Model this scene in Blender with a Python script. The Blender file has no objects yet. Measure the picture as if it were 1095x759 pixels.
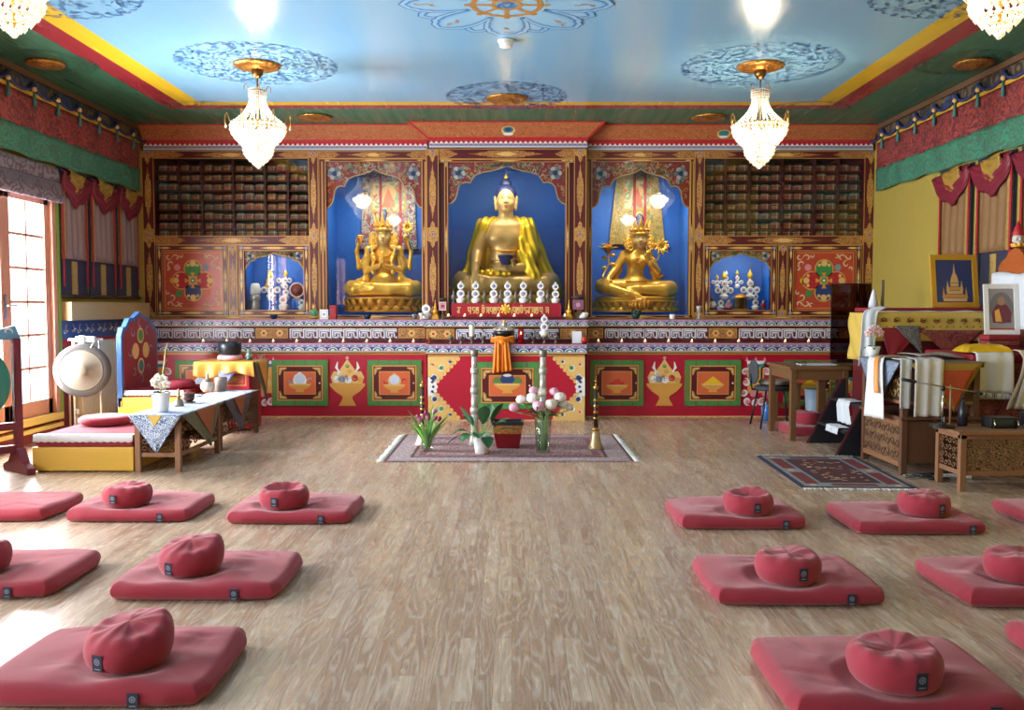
import bpy, bmesh, math, random
import numpy as np
from mathutils import Vector, Matrix, Euler
PI = math.pi
SC = bpy.context.scene
COL = SC.collection
rnd = random.Random(11)

# ---------------------------------------------------------------- measuring
CAM_H, FPX = 1.3, 960.0
PITCH = math.atan(50.5 / FPX)
def at(px, py, Y):
    """point (x, z) on the plane at depth Y seen at a pixel of the 1095x759 frame"""
    a, v = (px - 547.5) / FPX, (379.5 - py) / FPX
    c, s = math.cos(PITCH), math.sin(PITCH)
    t = Y / (v * s + c)
    return a * t, CAM_H + (v * c - s) * t

# ---------------------------------------------------------------- materials
def lin(h):
    if not isinstance(h, str): return tuple(h)
    h = h.lstrip('#'); o = []
    for i in (0, 2, 4):
        c = int(h[i:i + 2], 16) / 255
        o.append(c / 12.92 if c <= .04045 else ((c + .055) / 1.055) ** 2.4)
    return tuple(o)
class NT:
    def __init__(s, name, rough=.5, metal=0., spec=.5):
        s.m = bpy.data.materials.new(name); s.m.use_nodes = True
        s.t = s.m.node_tree; s.b = s.t.nodes['Principled BSDF']
        s.b.inputs['Roughness'].default_value = rough
        s.b.inputs['Metallic'].default_value = metal
        s.b.inputs['Specular IOR Level'].default_value = spec
    def put(s, sock, val):
        if isinstance(val, bpy.types.NodeSocket): s.t.links.new(val, sock)
        elif isinstance(val, str): sock.default_value = lin(val) + (1,)
        elif isinstance(val, (tuple, list)) and len(val) == 3 and len(sock.default_value) == 4: sock.default_value = tuple(val) + (1,)
        else: sock.default_value = val
    def node(s, typ, **props):
        n = s.t.nodes.new(typ)
        for k, v in props.items(): setattr(n, k, v)
        return n
    def co(s, kind='Object', scale=(1, 1, 1), rot=(0, 0, 0), loc=(0, 0, 0)):
        t = s.node('ShaderNodeTexCoord'); m = s.node('ShaderNodeMapping')
        s.t.links.new(t.outputs[kind], m.inputs[0])
        m.inputs['Scale'].default_value = scale; m.inputs['Rotation'].default_value = rot; m.inputs['Location'].default_value = loc
        return m.outputs[0]
    def noise(s, v, scale=5, detail=2, dist=0., rough=.5, col=False):
        n = s.node('ShaderNodeTexNoise'); s.put(n.inputs['Vector'], v)
        n.inputs['Scale'].default_value = scale; n.inputs['Detail'].default_value = detail
        n.inputs['Distortion'].default_value = dist; n.inputs['Roughness'].default_value = rough
        return n.outputs['Color' if col else 'Fac']
    def vor(s, v, scale=5, feature='F1', out='Distance', rand=1.):
        n = s.node('ShaderNodeTexVoronoi', feature=feature); s.put(n.inputs['Vector'], v)
        n.inputs['Scale'].default_value = scale; n.inputs['Randomness'].default_value = rand
        return n.outputs[out]
    def wave(s, v, scale=5, dist=0., typ='BANDS', d='X', detail=2):
        n = s.node('ShaderNodeTexWave', wave_type=typ)
        if typ == 'BANDS': n.bands_direction = d
        s.put(n.inputs['Vector'], v); n.inputs['Scale'].default_value = scale
        n.inputs['Distortion'].default_value = dist; n.inputs['Detail'].default_value = detail
        return n.outputs['Fac']
    def math(s, op, a, b=0.):
        n = s.node('ShaderNodeMath', operation=op); s.put(n.inputs[0], a); s.put(n.inputs[1], b)
        return n.outputs[0]
    def vadd(s, a, b, k=.1):
        m = s.node('ShaderNodeVectorMath', operation='MULTIPLY_ADD')
        s.put(m.inputs[0], b); m.inputs[1].default_value = (k, k, k); s.put(m.inputs[2], a)
        return m.outputs[0]
    def ramp(s, f, stops, const=False):
        n = s.node('ShaderNodeValToRGB'); s.put(n.inputs[0], f); e = n.color_ramp.elements
        if const: n.color_ramp.interpolation = 'CONSTANT'
        while len(e) < len(stops): e.new(.5)
        for q, (p, c) in zip(e, stops): q.position = p; q.color = lin(c) + (1,)
        return n.outputs[0]
    def mix(s, f, a, b, op='MIX'):
        n = s.node('ShaderNodeMix', data_type='RGBA', blend_type=op)
        s.put(n.inputs[0], f); s.put(n.inputs[6], a); s.put(n.inputs[7], b)
        return n.outputs[2]
    def sep(s, v, k):
        n = s.node('ShaderNodeSeparateXYZ'); s.put(n.inputs[0], v); return n.outputs[k]
    def color(s, c): s.put(s.b.inputs['Base Color'], c); return s
    def bump(s, h, strength=.3, dist=.01):
        n = s.node('ShaderNodeBump'); n.inputs['Strength'].default_value = strength; n.inputs['Distance'].default_value = dist
        s.put(n.inputs['Height'], h); s.t.links.new(n.outputs[0], s.b.inputs['Normal']); return s
_MC = {}
def mat(name, h, rough=.5, metal=0., spec=.5, var=0., emit=0., coat=0., bump=0., bscale=60):
    if name in _MC: return _MC[name]
    n = NT(name, rough, metal, spec)
    if var:
        f = n.noise(n.co(), 9, 3)
        a = lin(h); d = tuple(x * (1 - var) for x in a); l = tuple(min(1, x * (1 + var)) for x in a)
        n.color(n.mix(f, d, l))
    else: n.color(lin(h))
    if emit:
        n.put(n.b.inputs['Emission Color'], lin(h)); n.b.inputs['Emission Strength'].default_value = emit
    if coat: n.b.inputs['Coat Weight'].default_value = coat
    if bump: n.bump(n.noise(n.co(), bscale, 3), bump)
    _MC[name] = n.m; return n.m
def scroll(name, bg, fg, scale=14, freq=26, thr=.5, rough=.45, third=None, kind='Object', metal=0., edge=.12, dist=.12):
    """cloud and leaf scrollwork painted in fg on bg"""
    if name in _MC: return _MC[name]
    n = NT(name, rough, metal); v = n.co(kind)
    v2 = n.vadd(v, n.noise(v, scale * .8, 2, col=True), dist)
    d = n.vor(v2, scale)
    w = n.math('SINE', n.math('MULTIPLY', d, freq))
    f = n.ramp(n.math('ADD', n.math('MULTIPLY', w, .5), .5), [(max(0., thr - edge), (0, 0, 0)), (min(1., thr + edge), (1, 1, 1))])
    c = n.mix(f, bg, fg)
    if third:
        cc = n.vor(v2, scale, out='Color')
        c = n.mix(n.math('MULTIPLY', n.math('GREATER_THAN', n.sep(cc, 0), .72), f), c, third)
    n.color(c); _MC[name] = n.m; return n.m
def wood(name, a, b, rough=.45, scale=6, axis=0, coat=0.):
    if name in _MC: return _MC[name]
    n = NT(name, rough); sc = [1, 1, 1]; sc[axis] = .08
    v = n.co(scale=tuple(sc))
    f = n.noise(v, scale * 6, 5, 1.2); g = n.noise(v, scale * 1.5, 2)
    n.color(n.mix(n.math('MULTIPLY', n.math('ADD', f, g), .5), a, b))
    n.bump(f, .08, .004)
    if coat: n.b.inputs['Coat Weight'].default_value = coat
    _MC[name] = n.m; return n.m

# ---------------------------------------------------------------- meshes
class MB:
    """collects shapes and links them as ONE mesh object"""
    def __init__(s, bevel=0., solid=0., sub=0):
        s.v, s.f, s.mi, s.sm, s.uv, s.mats = [], [], [], [], [], []
        s.bevel, s.solid, s.sub = bevel, solid, sub
    def add(s, vs, fs, m, smooth=False, M=None, uv=None):
        if m not in s.mats: s.mats.append(m)
        k = s.mats.index(m); b = len(s.v)
        if M is not None: vs = [tuple(M @ Vector(p)) for p in vs]
        s.v.extend(tuple(p) for p in vs)
        for f in fs:
            s.f.append(tuple(i + b for i in f)); s.mi.append(k); s.sm.append(smooth)
            s.uv.append([uv[i] for i in f] if uv else [(0, 0)] * len(f))
        return s
    def box(s, x0, x1, y0, y1, z0, z1, m, M=None):
        if x0 > x1: x0, x1 = x1, x0
        if y0 > y1: y0, y1 = y1, y0
        if z0 > z1: z0, z1 = z1, z0
        vs = [(x, y, z) for z in (z0, z1) for y in (y0, y1) for x in (x0, x1)]
        return s.add(vs, [(0, 2, 3, 1), (4, 5, 7, 6), (0, 1, 5, 4), (1, 3, 7, 5), (3, 2, 6, 7), (2, 0, 4, 6)], m, M=M)
    def lathe(s, prof, m, c=(0, 0, 0), n=24, M=None, smooth=True, sx=1., sy=1., a0=0.):
        vs, fs = [], []
        for r, z in prof:
            for i in range(n):
                a = a0 + 2 * PI * i / n; vs.append((c[0] + r * math.cos(a) * sx, c[1] + r * math.sin(a) * sy, c[2] + z))
        for j in range(len(prof) - 1):
            for i in range(n):
                k = (i + 1) % n; fs.append((j * n + i, j * n + k, (j + 1) * n + k, (j + 1) * n + i))
        if prof[0][0] > 1e-5: fs.append(tuple(range(n - 1, -1, -1)))
        if prof[-1][0] > 1e-5: fs.append(tuple((len(prof) - 1) * n + i for i in range(n)))
        return s.add(vs, fs, m, smooth, M)
    def ball(s, c, r, m, n=12, M=None, squash=(1, 1, 1), rings=None):
        rings = rings or max(4, n // 2); vs, fs = [], []
        for j in range(1, rings):
            p = PI * j / rings
            for i in range(n):
                a = 2 * PI * i / n
                vs.append((c[0] + r * squash[0] * math.sin(p) * math.cos(a), c[1] + r * squash[1] * math.sin(p) * math.sin(a), c[2] - r * squash[2] * math.cos(p)))
        for j in range(rings - 2):
            for i in range(n):
                k = (i + 1) % n; fs.append((j * n + i, j * n + k, (j + 1) * n + k, (j + 1) * n + i))
        b = len(vs); vs += [(c[0], c[1], c[2] - r * squash[2]), (c[0], c[1], c[2] + r * squash[2])]
        for i in range(n):
            k = (i + 1) % n; fs.append((b, k, i)); fs.append((b + 1, (rings - 2) * n + i, (rings - 2) * n + k))
        return s.add(vs, fs, m, True, M)
    def tube(s, pts, r, m, n=8, M=None, closed=False, flat=1.):
        pts = [Vector(p) for p in pts]; L = len(pts)
        rs = list(r) if isinstance(r, (list, tuple)) else [r] * L
        vs, fs = [], []; up = None
        for i, p in enumerate(pts):
            if closed: t = pts[(i + 1) % L] - pts[i - 1]
            else: t = pts[min(i + 1, L - 1)] - pts[max(i - 1, 0)]
            if t.length < 1e-9: t = Vector((0, 0, 1))
            t.normalize()
            if up is None: up = Vector((0, 0, 1)) if abs(t.z) < .9 else Vector((1, 0, 0))
            a = t.cross(up)
            if a.length < 1e-6: a = t.cross(Vector((0, 1, 0)))
            a.normalize(); b = a.cross(t).normalized(); up = b
            for k in range(n):
                w = 2 * PI * k / n; vs.append(p + (a * math.cos(w) + b * math.sin(w) * flat) * rs[i])
        for i in range(L if closed else L - 1):
            j = (i + 1) % L
            for k in range(n):
                q = (k + 1) % n; fs.append((i * n + k, i * n + q, j * n + q, j * n + k))
        if not closed: fs += [tuple(range(n - 1, -1, -1)), tuple((L - 1) * n + k for k in range(n))]
        return s.add([tuple(v) for v in vs], fs, m, True, M)
    def grid(s, fn, nu, nv, m, M=None, smooth=True, mfn=None, wrap=False):
        vs, uv = [], []
        for j in range(nv + 1):
            for i in range(nu + 1):
                vs.append(fn(i / nu, j / nv)); uv.append((i / nu, j / nv))
        if mfn is None:
            fs = [(j * (nu + 1) + i, j * (nu + 1) + i + 1, (j + 1) * (nu + 1) + i + 1, (j + 1) * (nu + 1) + i) for j in range(nv) for i in range(nu)]
            return s.add(vs, fs, m, smooth, M, uv)
        b = len(s.v); s.v.extend(tuple(M @ Vector(p)) if M is not None else tuple(p) for p in vs)
        for j in range(nv):
            for i in range(nu):
                mm = mfn((i + .5) / nu, (j + .5) / nv)
                if mm not in s.mats: s.mats.append(mm)
                f = (j * (nu + 1) + i, j * (nu + 1) + i + 1, (j + 1) * (nu + 1) + i + 1, (j + 1) * (nu + 1) + i)
                s.f.append(tuple(q + b for q in f)); s.mi.append(s.mats.index(mm)); s.sm.append(smooth); s.uv.append([uv[q] for q in f])
        return s
    def prism(s, poly, t, m, M=None, smooth=False):
        """poly in local xz, extruded from y=0 to y=t"""
        n = len(poly)
        vs = [(x, 0, z) for x, z in poly] + [(x, t, z) for x, z in poly]
        fs = [tuple(range(n)), tuple(range(2 * n - 1, n - 1, -1))] + [(i, i + n, (i + 1) % n + n, (i + 1) % n) for i in range(n)]
        return s.add(vs, fs, m, smooth, M)
    def mesh(s, name, org=(0, 0, 0)):
        me = bpy.data.meshes.new(name)
        o = Vector(org)
        me.from_pydata([tuple(Vector(p) - o) for p in s.v], [], s.f)
        for m in s.mats: me.materials.append(m)
        me.polygons.foreach_set('material_index', s.mi); me.polygons.foreach_set('use_smooth', s.sm)
        u = me.uv_layers.new(name='UVMap'); u.data.foreach_set('uv', [c for f in s.uv for q in f for c in q])
        me.update()
        return me
    def build(s, name, parent=None, w=False, label=None, cat=None, group=None, kind=None, fixn=True):
        """w: the shapes are in world space; they are moved into the parent's (unrotated) or their own base's space"""
        org = Vector((0, 0, 0))
        if w:
            if parent is not None:
                q = parent
                while q is not None: org += Vector(q.location); q = q.parent
            else:
                xs, ys, zs = zip(*s.v); org = Vector(((min(xs) + max(xs)) / 2, (min(ys) + max(ys)) / 2, min(zs)))
        me = s.mesh(name, org)
        if fixn:
            bm = bmesh.new(); bm.from_mesh(me); bmesh.ops.recalc_face_normals(bm, faces=bm.faces); bm.to_mesh(me); bm.free()
        ob = bpy.data.objects.new(name, me); COL.objects.link(ob)
        if parent is not None: ob.parent = parent
        elif w: ob.location = org
        if s.solid:
            md = ob.modifiers.new('thick', 'SOLIDIFY'); md.thickness = s.solid; md.offset = 0
        if s.bevel:
            md = ob.modifiers.new('edge', 'BEVEL'); md.width = s.bevel; md.segments = 2; md.limit_method = 'ANGLE'; md.angle_limit = math.radians(50)
        if s.sub:
            md = ob.modifiers.new('sub', 'SUBSURF'); md.levels = s.sub; md.render_levels = s.sub
        tag(ob, label, cat, group, kind)
        return ob
def tag(o, label=None, cat=None, group=None, kind=None):
    if label: o['label'] = label
    if cat: o['category'] = cat
    if group: o['group'] = group
    if kind: o['kind'] = kind
    return o
def thing(name, label, cat, loc=(0, 0, 0), rz=0., group=None):
    o = bpy.data.objects.new(name, None); COL.objects.link(o); o.empty_display_size = .1
    o.location = loc; o.rotation_euler = (0, 0, rz)
    return tag(o, label, cat, group)
_KIDS = {}
def dup(root, loc, rz=None, label=None, group=None, scale=None):
    """a copy of a thing with copies of its parts and sub-parts; mesh data is shared"""
    def rec(o, par):
        c = o.copy(); COL.objects.link(c)
        if par is not None: c.parent = par
        for ch in o.children: rec(ch, c)
        return c
    r = rec(root, None); r.location = loc
    if rz is not None: r.rotation_euler = (0, 0, rz)
    if scale: r.scale = (scale,) * 3 if not isinstance(scale, tuple) else scale
    if label: r['label'] = label
    if group: r['group'] = group
    return r

# ---------------------------------------------------------------- painting (flat painted shapes on a facing plane)
class Paint:
    """painted shapes on a plane facing -Y (towards the room); coordinates are world x, z"""
    def __init__(s, mb, y, flip=None, M=None):
        s.mb, s.y, s.M, s.k = mb, y, M, 0
    def poly(s, pts, m, lift=1):
        y = s.y - .0012 * lift
        n = len(pts); c = (sum(p[0] for p in pts) / n, sum(p[1] for p in pts) / n)
        s.mb.add([(p[0], y, p[1]) for p in pts], [tuple(range(n))], m, M=s.M)
    def rect(s, x0, x1, z0, z1, m, lift=1): s.poly([(x0, z0), (x1, z0), (x1, z1), (x0, z1)], m, lift)
    def frame(s, x0, x1, z0, z1, w, m, lift=1):
        s.rect(x0, x1, z0, z0 + w, m, lift); s.rect(x0, x1, z1 - w, z1, m, lift)
        s.rect(x0, x0 + w, z0 + w, z1 - w, m, lift); s.rect(x1 - w, x1, z0 + w, z1 - w, m, lift)
    def disc(s, x, z, r, m, lift=1, n=16, sx=1., sz=1.):
        s.poly([(x + r * sx * math.cos(2 * PI * i / n), z + r * sz * math.sin(2 * PI * i / n)) for i in range(n)], m, lift)
    def stroke(s, pts, w, m, lift=1, taper=True):
        L = len(pts); y = s.y - .0012 * lift; vs = []
        for i, p in enumerate(pts):
            a, b = pts[max(0, i - 1)], pts[min(L - 1, i + 1)]
            dx, dz = b[0] - a[0], b[1] - a[1]; l = math.hypot(dx, dz) or 1
            k = w * (1 - .75 * abs(2 * i / (L - 1) - 1) ** 2 if taper else 1) / 2
            vs += [(p[0] - dz / l * k, y, p[1] + dx / l * k), (p[0] + dz / l * k, y, p[1] - dx / l * k)]
        s.mb.add(vs, [(2 * i, 2 * i + 1, 2 * i + 3, 2 * i + 2) for i in range(L - 1)], m, M=s.M)
    def curl(s, x, z, r, a0, turn, w, m, lift=1, n=10):
        s.stroke([(x + r * (1 - .75 * i / n) * math.cos(a0 + turn * i / n), z + r * (1 - .75 * i / n) * math.sin(a0 + turn * i / n)) for i in range(n + 1)], w, m, lift)
    def spear(s, x, z, half, w, m, horiz=False, lift=1):
        """long double-pointed cartouche with stepped shoulders"""
        q = [(-1, 0), (-.72, .25), (-.7, .45), (-.5, .55), (-.47, .85), (-.15, 1), (.15, 1), (.47, .85), (.5, .55), (.7, .45), (.72, .25), (1, 0)]
        q = q + [(a, -b) for a, b in q[-2:0:-1]]
        s.poly([(x + a * half, z + b * w) if horiz else (x + b * w, z + a * half) for a, b in q], m, lift)

# ---------------------------------------------------------------- sculpting: blended solids -> one continuous surface
class Sculpt:
    def __init__(s): s.p = []
    def cap(s, a, b, ra, rb=None, k=.03, op='+'):
        s.p.append(('c', np.array(a, float), np.array(b, float), ra, ra if rb is None else rb, k, op)); return s
    def ell(s, c, r, rot=None, k=.03, op='+'):
        R = np.array(Euler(rot).to_matrix()) if rot else np.eye(3)
        s.p.append(('e', np.array(c, float), np.array(r if isinstance(r, (tuple, list)) else (r,) * 3, float), R, 0, k, op)); return s
    def chain(s, pts, rs, k=.03, op='+'):
        for i in range(len(pts) - 1): s.cap(pts[i], pts[i + 1], rs[i], rs[i + 1], k, op)
        return s
    def surface(s, res, disp=None, pad=.04):
        lo = np.full(3, 1e9); hi = -lo
        for q in s.p:
            if q[6] != '+': continue
            if q[0] == 'c':
                r = max(q[3], q[4]); lo = np.minimum(lo, np.minimum(q[1], q[2]) - r); hi = np.maximum(hi, np.maximum(q[1], q[2]) + r)
            else:
                r = q[2].max(); lo = np.minimum(lo, q[1] - r); hi = np.maximum(hi, q[1] + r)
        lo -= pad; hi += pad
        n = np.ceil((hi - lo) / res).astype(int) + 1
        ax = [lo[i] + res * np.arange(n[i]) for i in range(3)]
        V = np.full(n, 1.0, np.float32)
        for q in s.p:
            k = q[5]
            if q[0] == 'c':
                r = max(q[3], q[4]) + k * 2 + res * 3; a = np.minimum(q[1], q[2]) - r; b = np.maximum(q[1], q[2]) + r
            else:
                r = q[2].max() + k * 2 + res * 3; a = q[1] - r; b = q[1] + r
            i0 = np.clip(np.floor((a - lo) / res).astype(int), 0, n); i1 = np.clip(np.ceil((b - lo) / res).astype(int) + 1, 0, n)
            sl = tuple(slice(i0[i], i1[i]) for i in range(3))
            if min(i1 - i0) <= 0: continue
            X, Y, Z = np.meshgrid(ax[0][sl[0]], ax[1][sl[1]], ax[2][sl[2]], indexing='ij')
            if q[0] == 'c':
                d = q[2] - q[1]; L2 = max(d @ d, 1e-9)
                px, py, pz = X - q[1][0], Y - q[1][1], Z - q[1][2]
                h = np.clip((px * d[0] + py * d[1] + pz * d[2]) / L2, 0, 1)
                D = np.sqrt((px - d[0] * h) ** 2 + (py - d[1] * h) ** 2 + (pz - d[2] * h) ** 2) - (q[3] + (q[4] - q[3]) * h)
            else:
                px, py, pz = X - q[1][0], Y - q[1][1], Z - q[1][2]; R = q[3]; e = q[2]
                u = [(R[0, i] * px + R[1, i] * py + R[2, i] * pz) for i in range(3)]
                k0 = np.sqrt(sum((u[i] / e[i]) ** 2 for i in range(3))); k1 = np.sqrt(sum((u[i] / e[i] ** 2) ** 2 for i in range(3))) + 1e-9
                D = k0 * (k0 - 1) / k1
            W = V[sl]
            if q[6] == '+':
                h = np.clip(.5 + .5 * (W - D) / k, 0, 1); V[sl] = W * (1 - h) + D * h - k * h * (1 - h)
            else:
                h = np.clip(.5 - .5 * (W + D) / k, 0, 1); V[sl] = W * (1 - h) - D * h + k * h * (1 - h)
        if disp is not None:
            X, Y, Z = np.meshgrid(*ax, indexing='ij'); V = V + disp(X, Y, Z).astype(np.float32)
        return nets(V, lo, res)
def nets(V, lo, res):
    """naive surface nets"""
    I = V < 0; nx, ny, nz = V.shape
    cnt = np.zeros((nx - 1, ny - 1, nz - 1), np.float32); S = [np.zeros_like(cnt) for _ in range(3)]
    def sl(o, ax=None):
        return tuple(slice(o[i], (V.shape[i] - 1 + o[i])) for i in range(3))
    for axis in range(3):
        for du in (0, 1):
            for dv in (0, 1):
                o = [0, 0, 0]; oth = [i for i in range(3) if i != axis]; o[oth[0]] = du; o[oth[1]] = dv
                p = list(o); p[axis] = 1
                A, B = V[sl(o)], V[sl(p)]; m = (A < 0) != (B < 0)
                t = np.where(m, A / np.where(m, A - B, 1), 0)
                cnt += m
                for i in range(3): S[i] += np.where(m, t if i == axis else o[i], 0)
    act = cnt > 0; idx = np.full(cnt.shape, -1, np.int64); idx[act] = np.arange(act.sum())
    g = np.argwhere(act); c = cnt[act]
    P = np.stack([lo[i] + res * (g[:, i] + S[i][act] / c) for i in range(3)], 1)
    F = []
    for axis in range(3):
        oth = [(axis + 1) % 3, (axis + 2) % 3]
        a = [slice(1, -1)] * 3; a[axis] = slice(0, -1); b = list(a); b[axis] = slice(1, None)
        A, B = I[tuple(a)], I[tuple(b)]; m = A != B; w = np.argwhere(m); flip = A[m]
        base = w.copy(); base[:, oth[0]] += 1; base[:, oth[1]] += 1
        def q(u, v):
            e = base.copy(); e[:, oth[0]] -= u; e[:, oth[1]] -= v; return idx[e[:, 0], e[:, 1], e[:, 2]]
        f = np.stack([q(1, 1), q(0, 1), q(0, 0), q(1, 0)], 1); f[~flip] = f[~flip][:, ::-1]; F.append(f)
    return P, np.concatenate(F)
def smooth_pts(P, F, it=2, lam=.5):
    n = len(P)
    for _ in range(it):
        A = np.zeros_like(P); C = np.zeros(n)
        for i in range(4):
            a, b = F[:, i], F[:, (i + 1) % 4]
            for d in range(3): A[:, d] += np.bincount(a, P[b, d], n) + np.bincount(b, P[a, d], n)
            C += np.bincount(a, minlength=n) + np.bincount(b, minlength=n)
        P = P + lam * (A / np.maximum(C, 1)[:, None] - P)
    return P
def sculpt_obj(name, sc, res, mats, parent=None, mfn=None, it=2, disp=None, **kw):
    P, F = sc.surface(res, disp); P = smooth_pts(P, F, it)
    me = bpy.data.meshes.new(name); me.from_pydata(P.tolist(), [], F.tolist())
    for m in mats: me.materials.append(m)
    me.polygons.foreach_set('use_smooth', [True] * len(F))
    if mfn is not None:
        cen = P[F].mean(1); me.polygons.foreach_set('material_index', np.asarray(mfn(cen[:, 0], cen[:, 1], cen[:, 2]), int).tolist())
    me.update(); ob = bpy.data.objects.new(name, me); COL.objects.link(ob); ob.parent = parent
    return tag(ob, **kw)
# ================================================================ the room
XL, XR, YB, YF, H = -4.6, 4.5, 12.15, -3.2, 3.53
# ---- floor: strip boards running away from the camera
def floor_material():
    n = NT('oak_strip_floor', .3, 0, .5); v = n.co()
    br = n.node('ShaderNodeTexBrick'); br.offset = .37; br.offset_frequency = 2; n.put(br.inputs['Vector'], n.co(rot=(0, 0, PI / 2)))
    for k, c in (('Color1', (0, 0, 0)), ('Color2', (1, 1, 1)), ('Mortar', (.5, .5, .5))): n.put(br.inputs[k], c)
    br.inputs['Scale'].default_value = 1; br.inputs['Mortar Size'].default_value = .0012; br.inputs['Brick Width'].default_value = .58; br.inputs['Row Height'].default_value = .067
    tone = n.ramp(br.outputs['Color'], [(0., '#b6967c'), (.35, '#bf9f85'), (.65, '#c7a98d'), (1., '#d3b99f')])
    off = n.vadd(n.co(scale=(30, 2.2, 1)), br.outputs['Color'], 40.)      # every board has its own grain
    g = n.noise(off, 1.1, 4, 1.2, .55); fine = n.noise(off, 5, 2)
    c = n.mix(n.ramp(g, [(.35, (0, 0, 0)), (.7, (.55, .55, .55))]), tone, n.mix(1., tone, '#b39a82', 'MULTIPLY'))
    c = n.mix(n.math('MULTIPLY', fine, .12), c, '#6f543d')
    wv = n.math('FRACT', n.math('MULTIPLY', n.noise(n.vadd(n.co(scale=(11, 1.1, 1)), br.outputs['Color'], 40.), 1, 1), 13.)); c = n.mix(n.math('MULTIPLY', n.ramp(wv, [(.45, (0, 0, 0)), (.7, (1, 1, 1)), (.95, (0, 0, 0))]), .42), c, '#e6d8c8')
    c = n.mix(n.math('MULTIPLY', br.outputs['Fac'], .55), c, '#6a4d38')
    n.color(c); n.put(n.b.inputs['Roughness'], n.ramp(g, [(.2, (.22, .22, .22)), (.8, (.33, .33, .33))]))
    return n.m
b = MB(); b.box(XL - .2, XR + .2, YF - .2, YB + .2, -.12, 0, floor_material()); b.build('floor', kind='structure')
# ---- walls
m_plaster = mat('ochre_wall', '#a8923f', .85, var=.05)
m_red_wall = mat('red_lower_wall', '#7c2a30', .7)
b = MB(); b.box(XR, XR + .15, YF - .2, YB + .2, 0, H, m_plaster); b.build('wall_right', kind='structure')
b = MB(); b.box(XL - .15, XR + .15, YB, YB + .15, 0, H, mat('back_wall', '#5a2a2a', .8)); b.build('wall_back', kind='structure')
b = MB(); b.box(XL - .15, XR + .15, YF - .15, YF, 0, H, mat('rear_wall', '#b8935e', .8)); b.build('wall_front', kind='structure')
DOORS = [(7.35, 9.05), (4.0, 5.7), (.6, 2.3), (-2.5, -.8)]     # glazed double doors down the left wall
D0, D1 = .2, 2.46
b = MB(); y = YF - .2
for (a, c) in sorted(DOORS):
    b.box(XL - .15, XL, y, a, 0, H, m_plaster); b.box(XL - .15, XL, a, c, D1, H, m_plaster); b.box(XL - .15, XL, a, c, 0, D0 - .02, m_red_wall); y = c
b.box(XL - .15, XL, y, YB + .2, 0, H, m_plaster); b.build('wall_left', kind='structure')
b = MB(); b.box(XL, XL + .012, 9.05, 11.2, 0, 1.12, m_red_wall); b.build('trim_1', kind='structure')

# ---- glass: clear sheet with a mirror sheen
def glass_material(name, tint='#ffffff', refl=1.):
    if name in _MC: return _MC[name]
    m = bpy.data.materials.new(name); m.use_nodes = True; t = m.node_tree; t.nodes.clear()
    o = t.nodes.new('ShaderNodeOutputMaterial'); mx = t.nodes.new('ShaderNodeMixShader'); tr = t.nodes.new('ShaderNodeBsdfTransparent')
    gl = t.nodes.new('ShaderNodeBsdfGlossy'); fr = t.nodes.new('ShaderNodeFresnel'); mu = t.nodes.new('ShaderNodeMath'); mu.operation = 'MULTIPLY'
    ge = t.nodes.new('ShaderNodeNewGeometry'); io = t.nodes.new('ShaderNodeMath'); io.operation = 'MULTIPLY_ADD'   # the same reflection on both faces of the sheet
    t.links.new(ge.outputs['Backfacing'], io.inputs[0]); io.inputs[1].default_value = 1 / 1.5 - 1.5; io.inputs[2].default_value = 1.5; t.links.new(io.outputs[0], fr.inputs[0])
    mu.inputs[1].default_value = refl; gl.inputs['Roughness'].default_value = .01
    tr.inputs[0].default_value = lin(tint) + (1,)
    t.links.new(fr.outputs[0], mu.inputs[0]); t.links.new(mu.outputs[0], mx.inputs[0]); t.links.new(tr.outputs[0], mx.inputs[1]); t.links.new(gl.outputs[0], mx.inputs[2]); t.links.new(mx.outputs[0], o.inputs[0])
    _MC[name] = m; return m
m_pane = glass_material('window_glass'); m_cabglass = glass_material('cabinet_glass', '#f2f4f3', 1.15)
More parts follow.
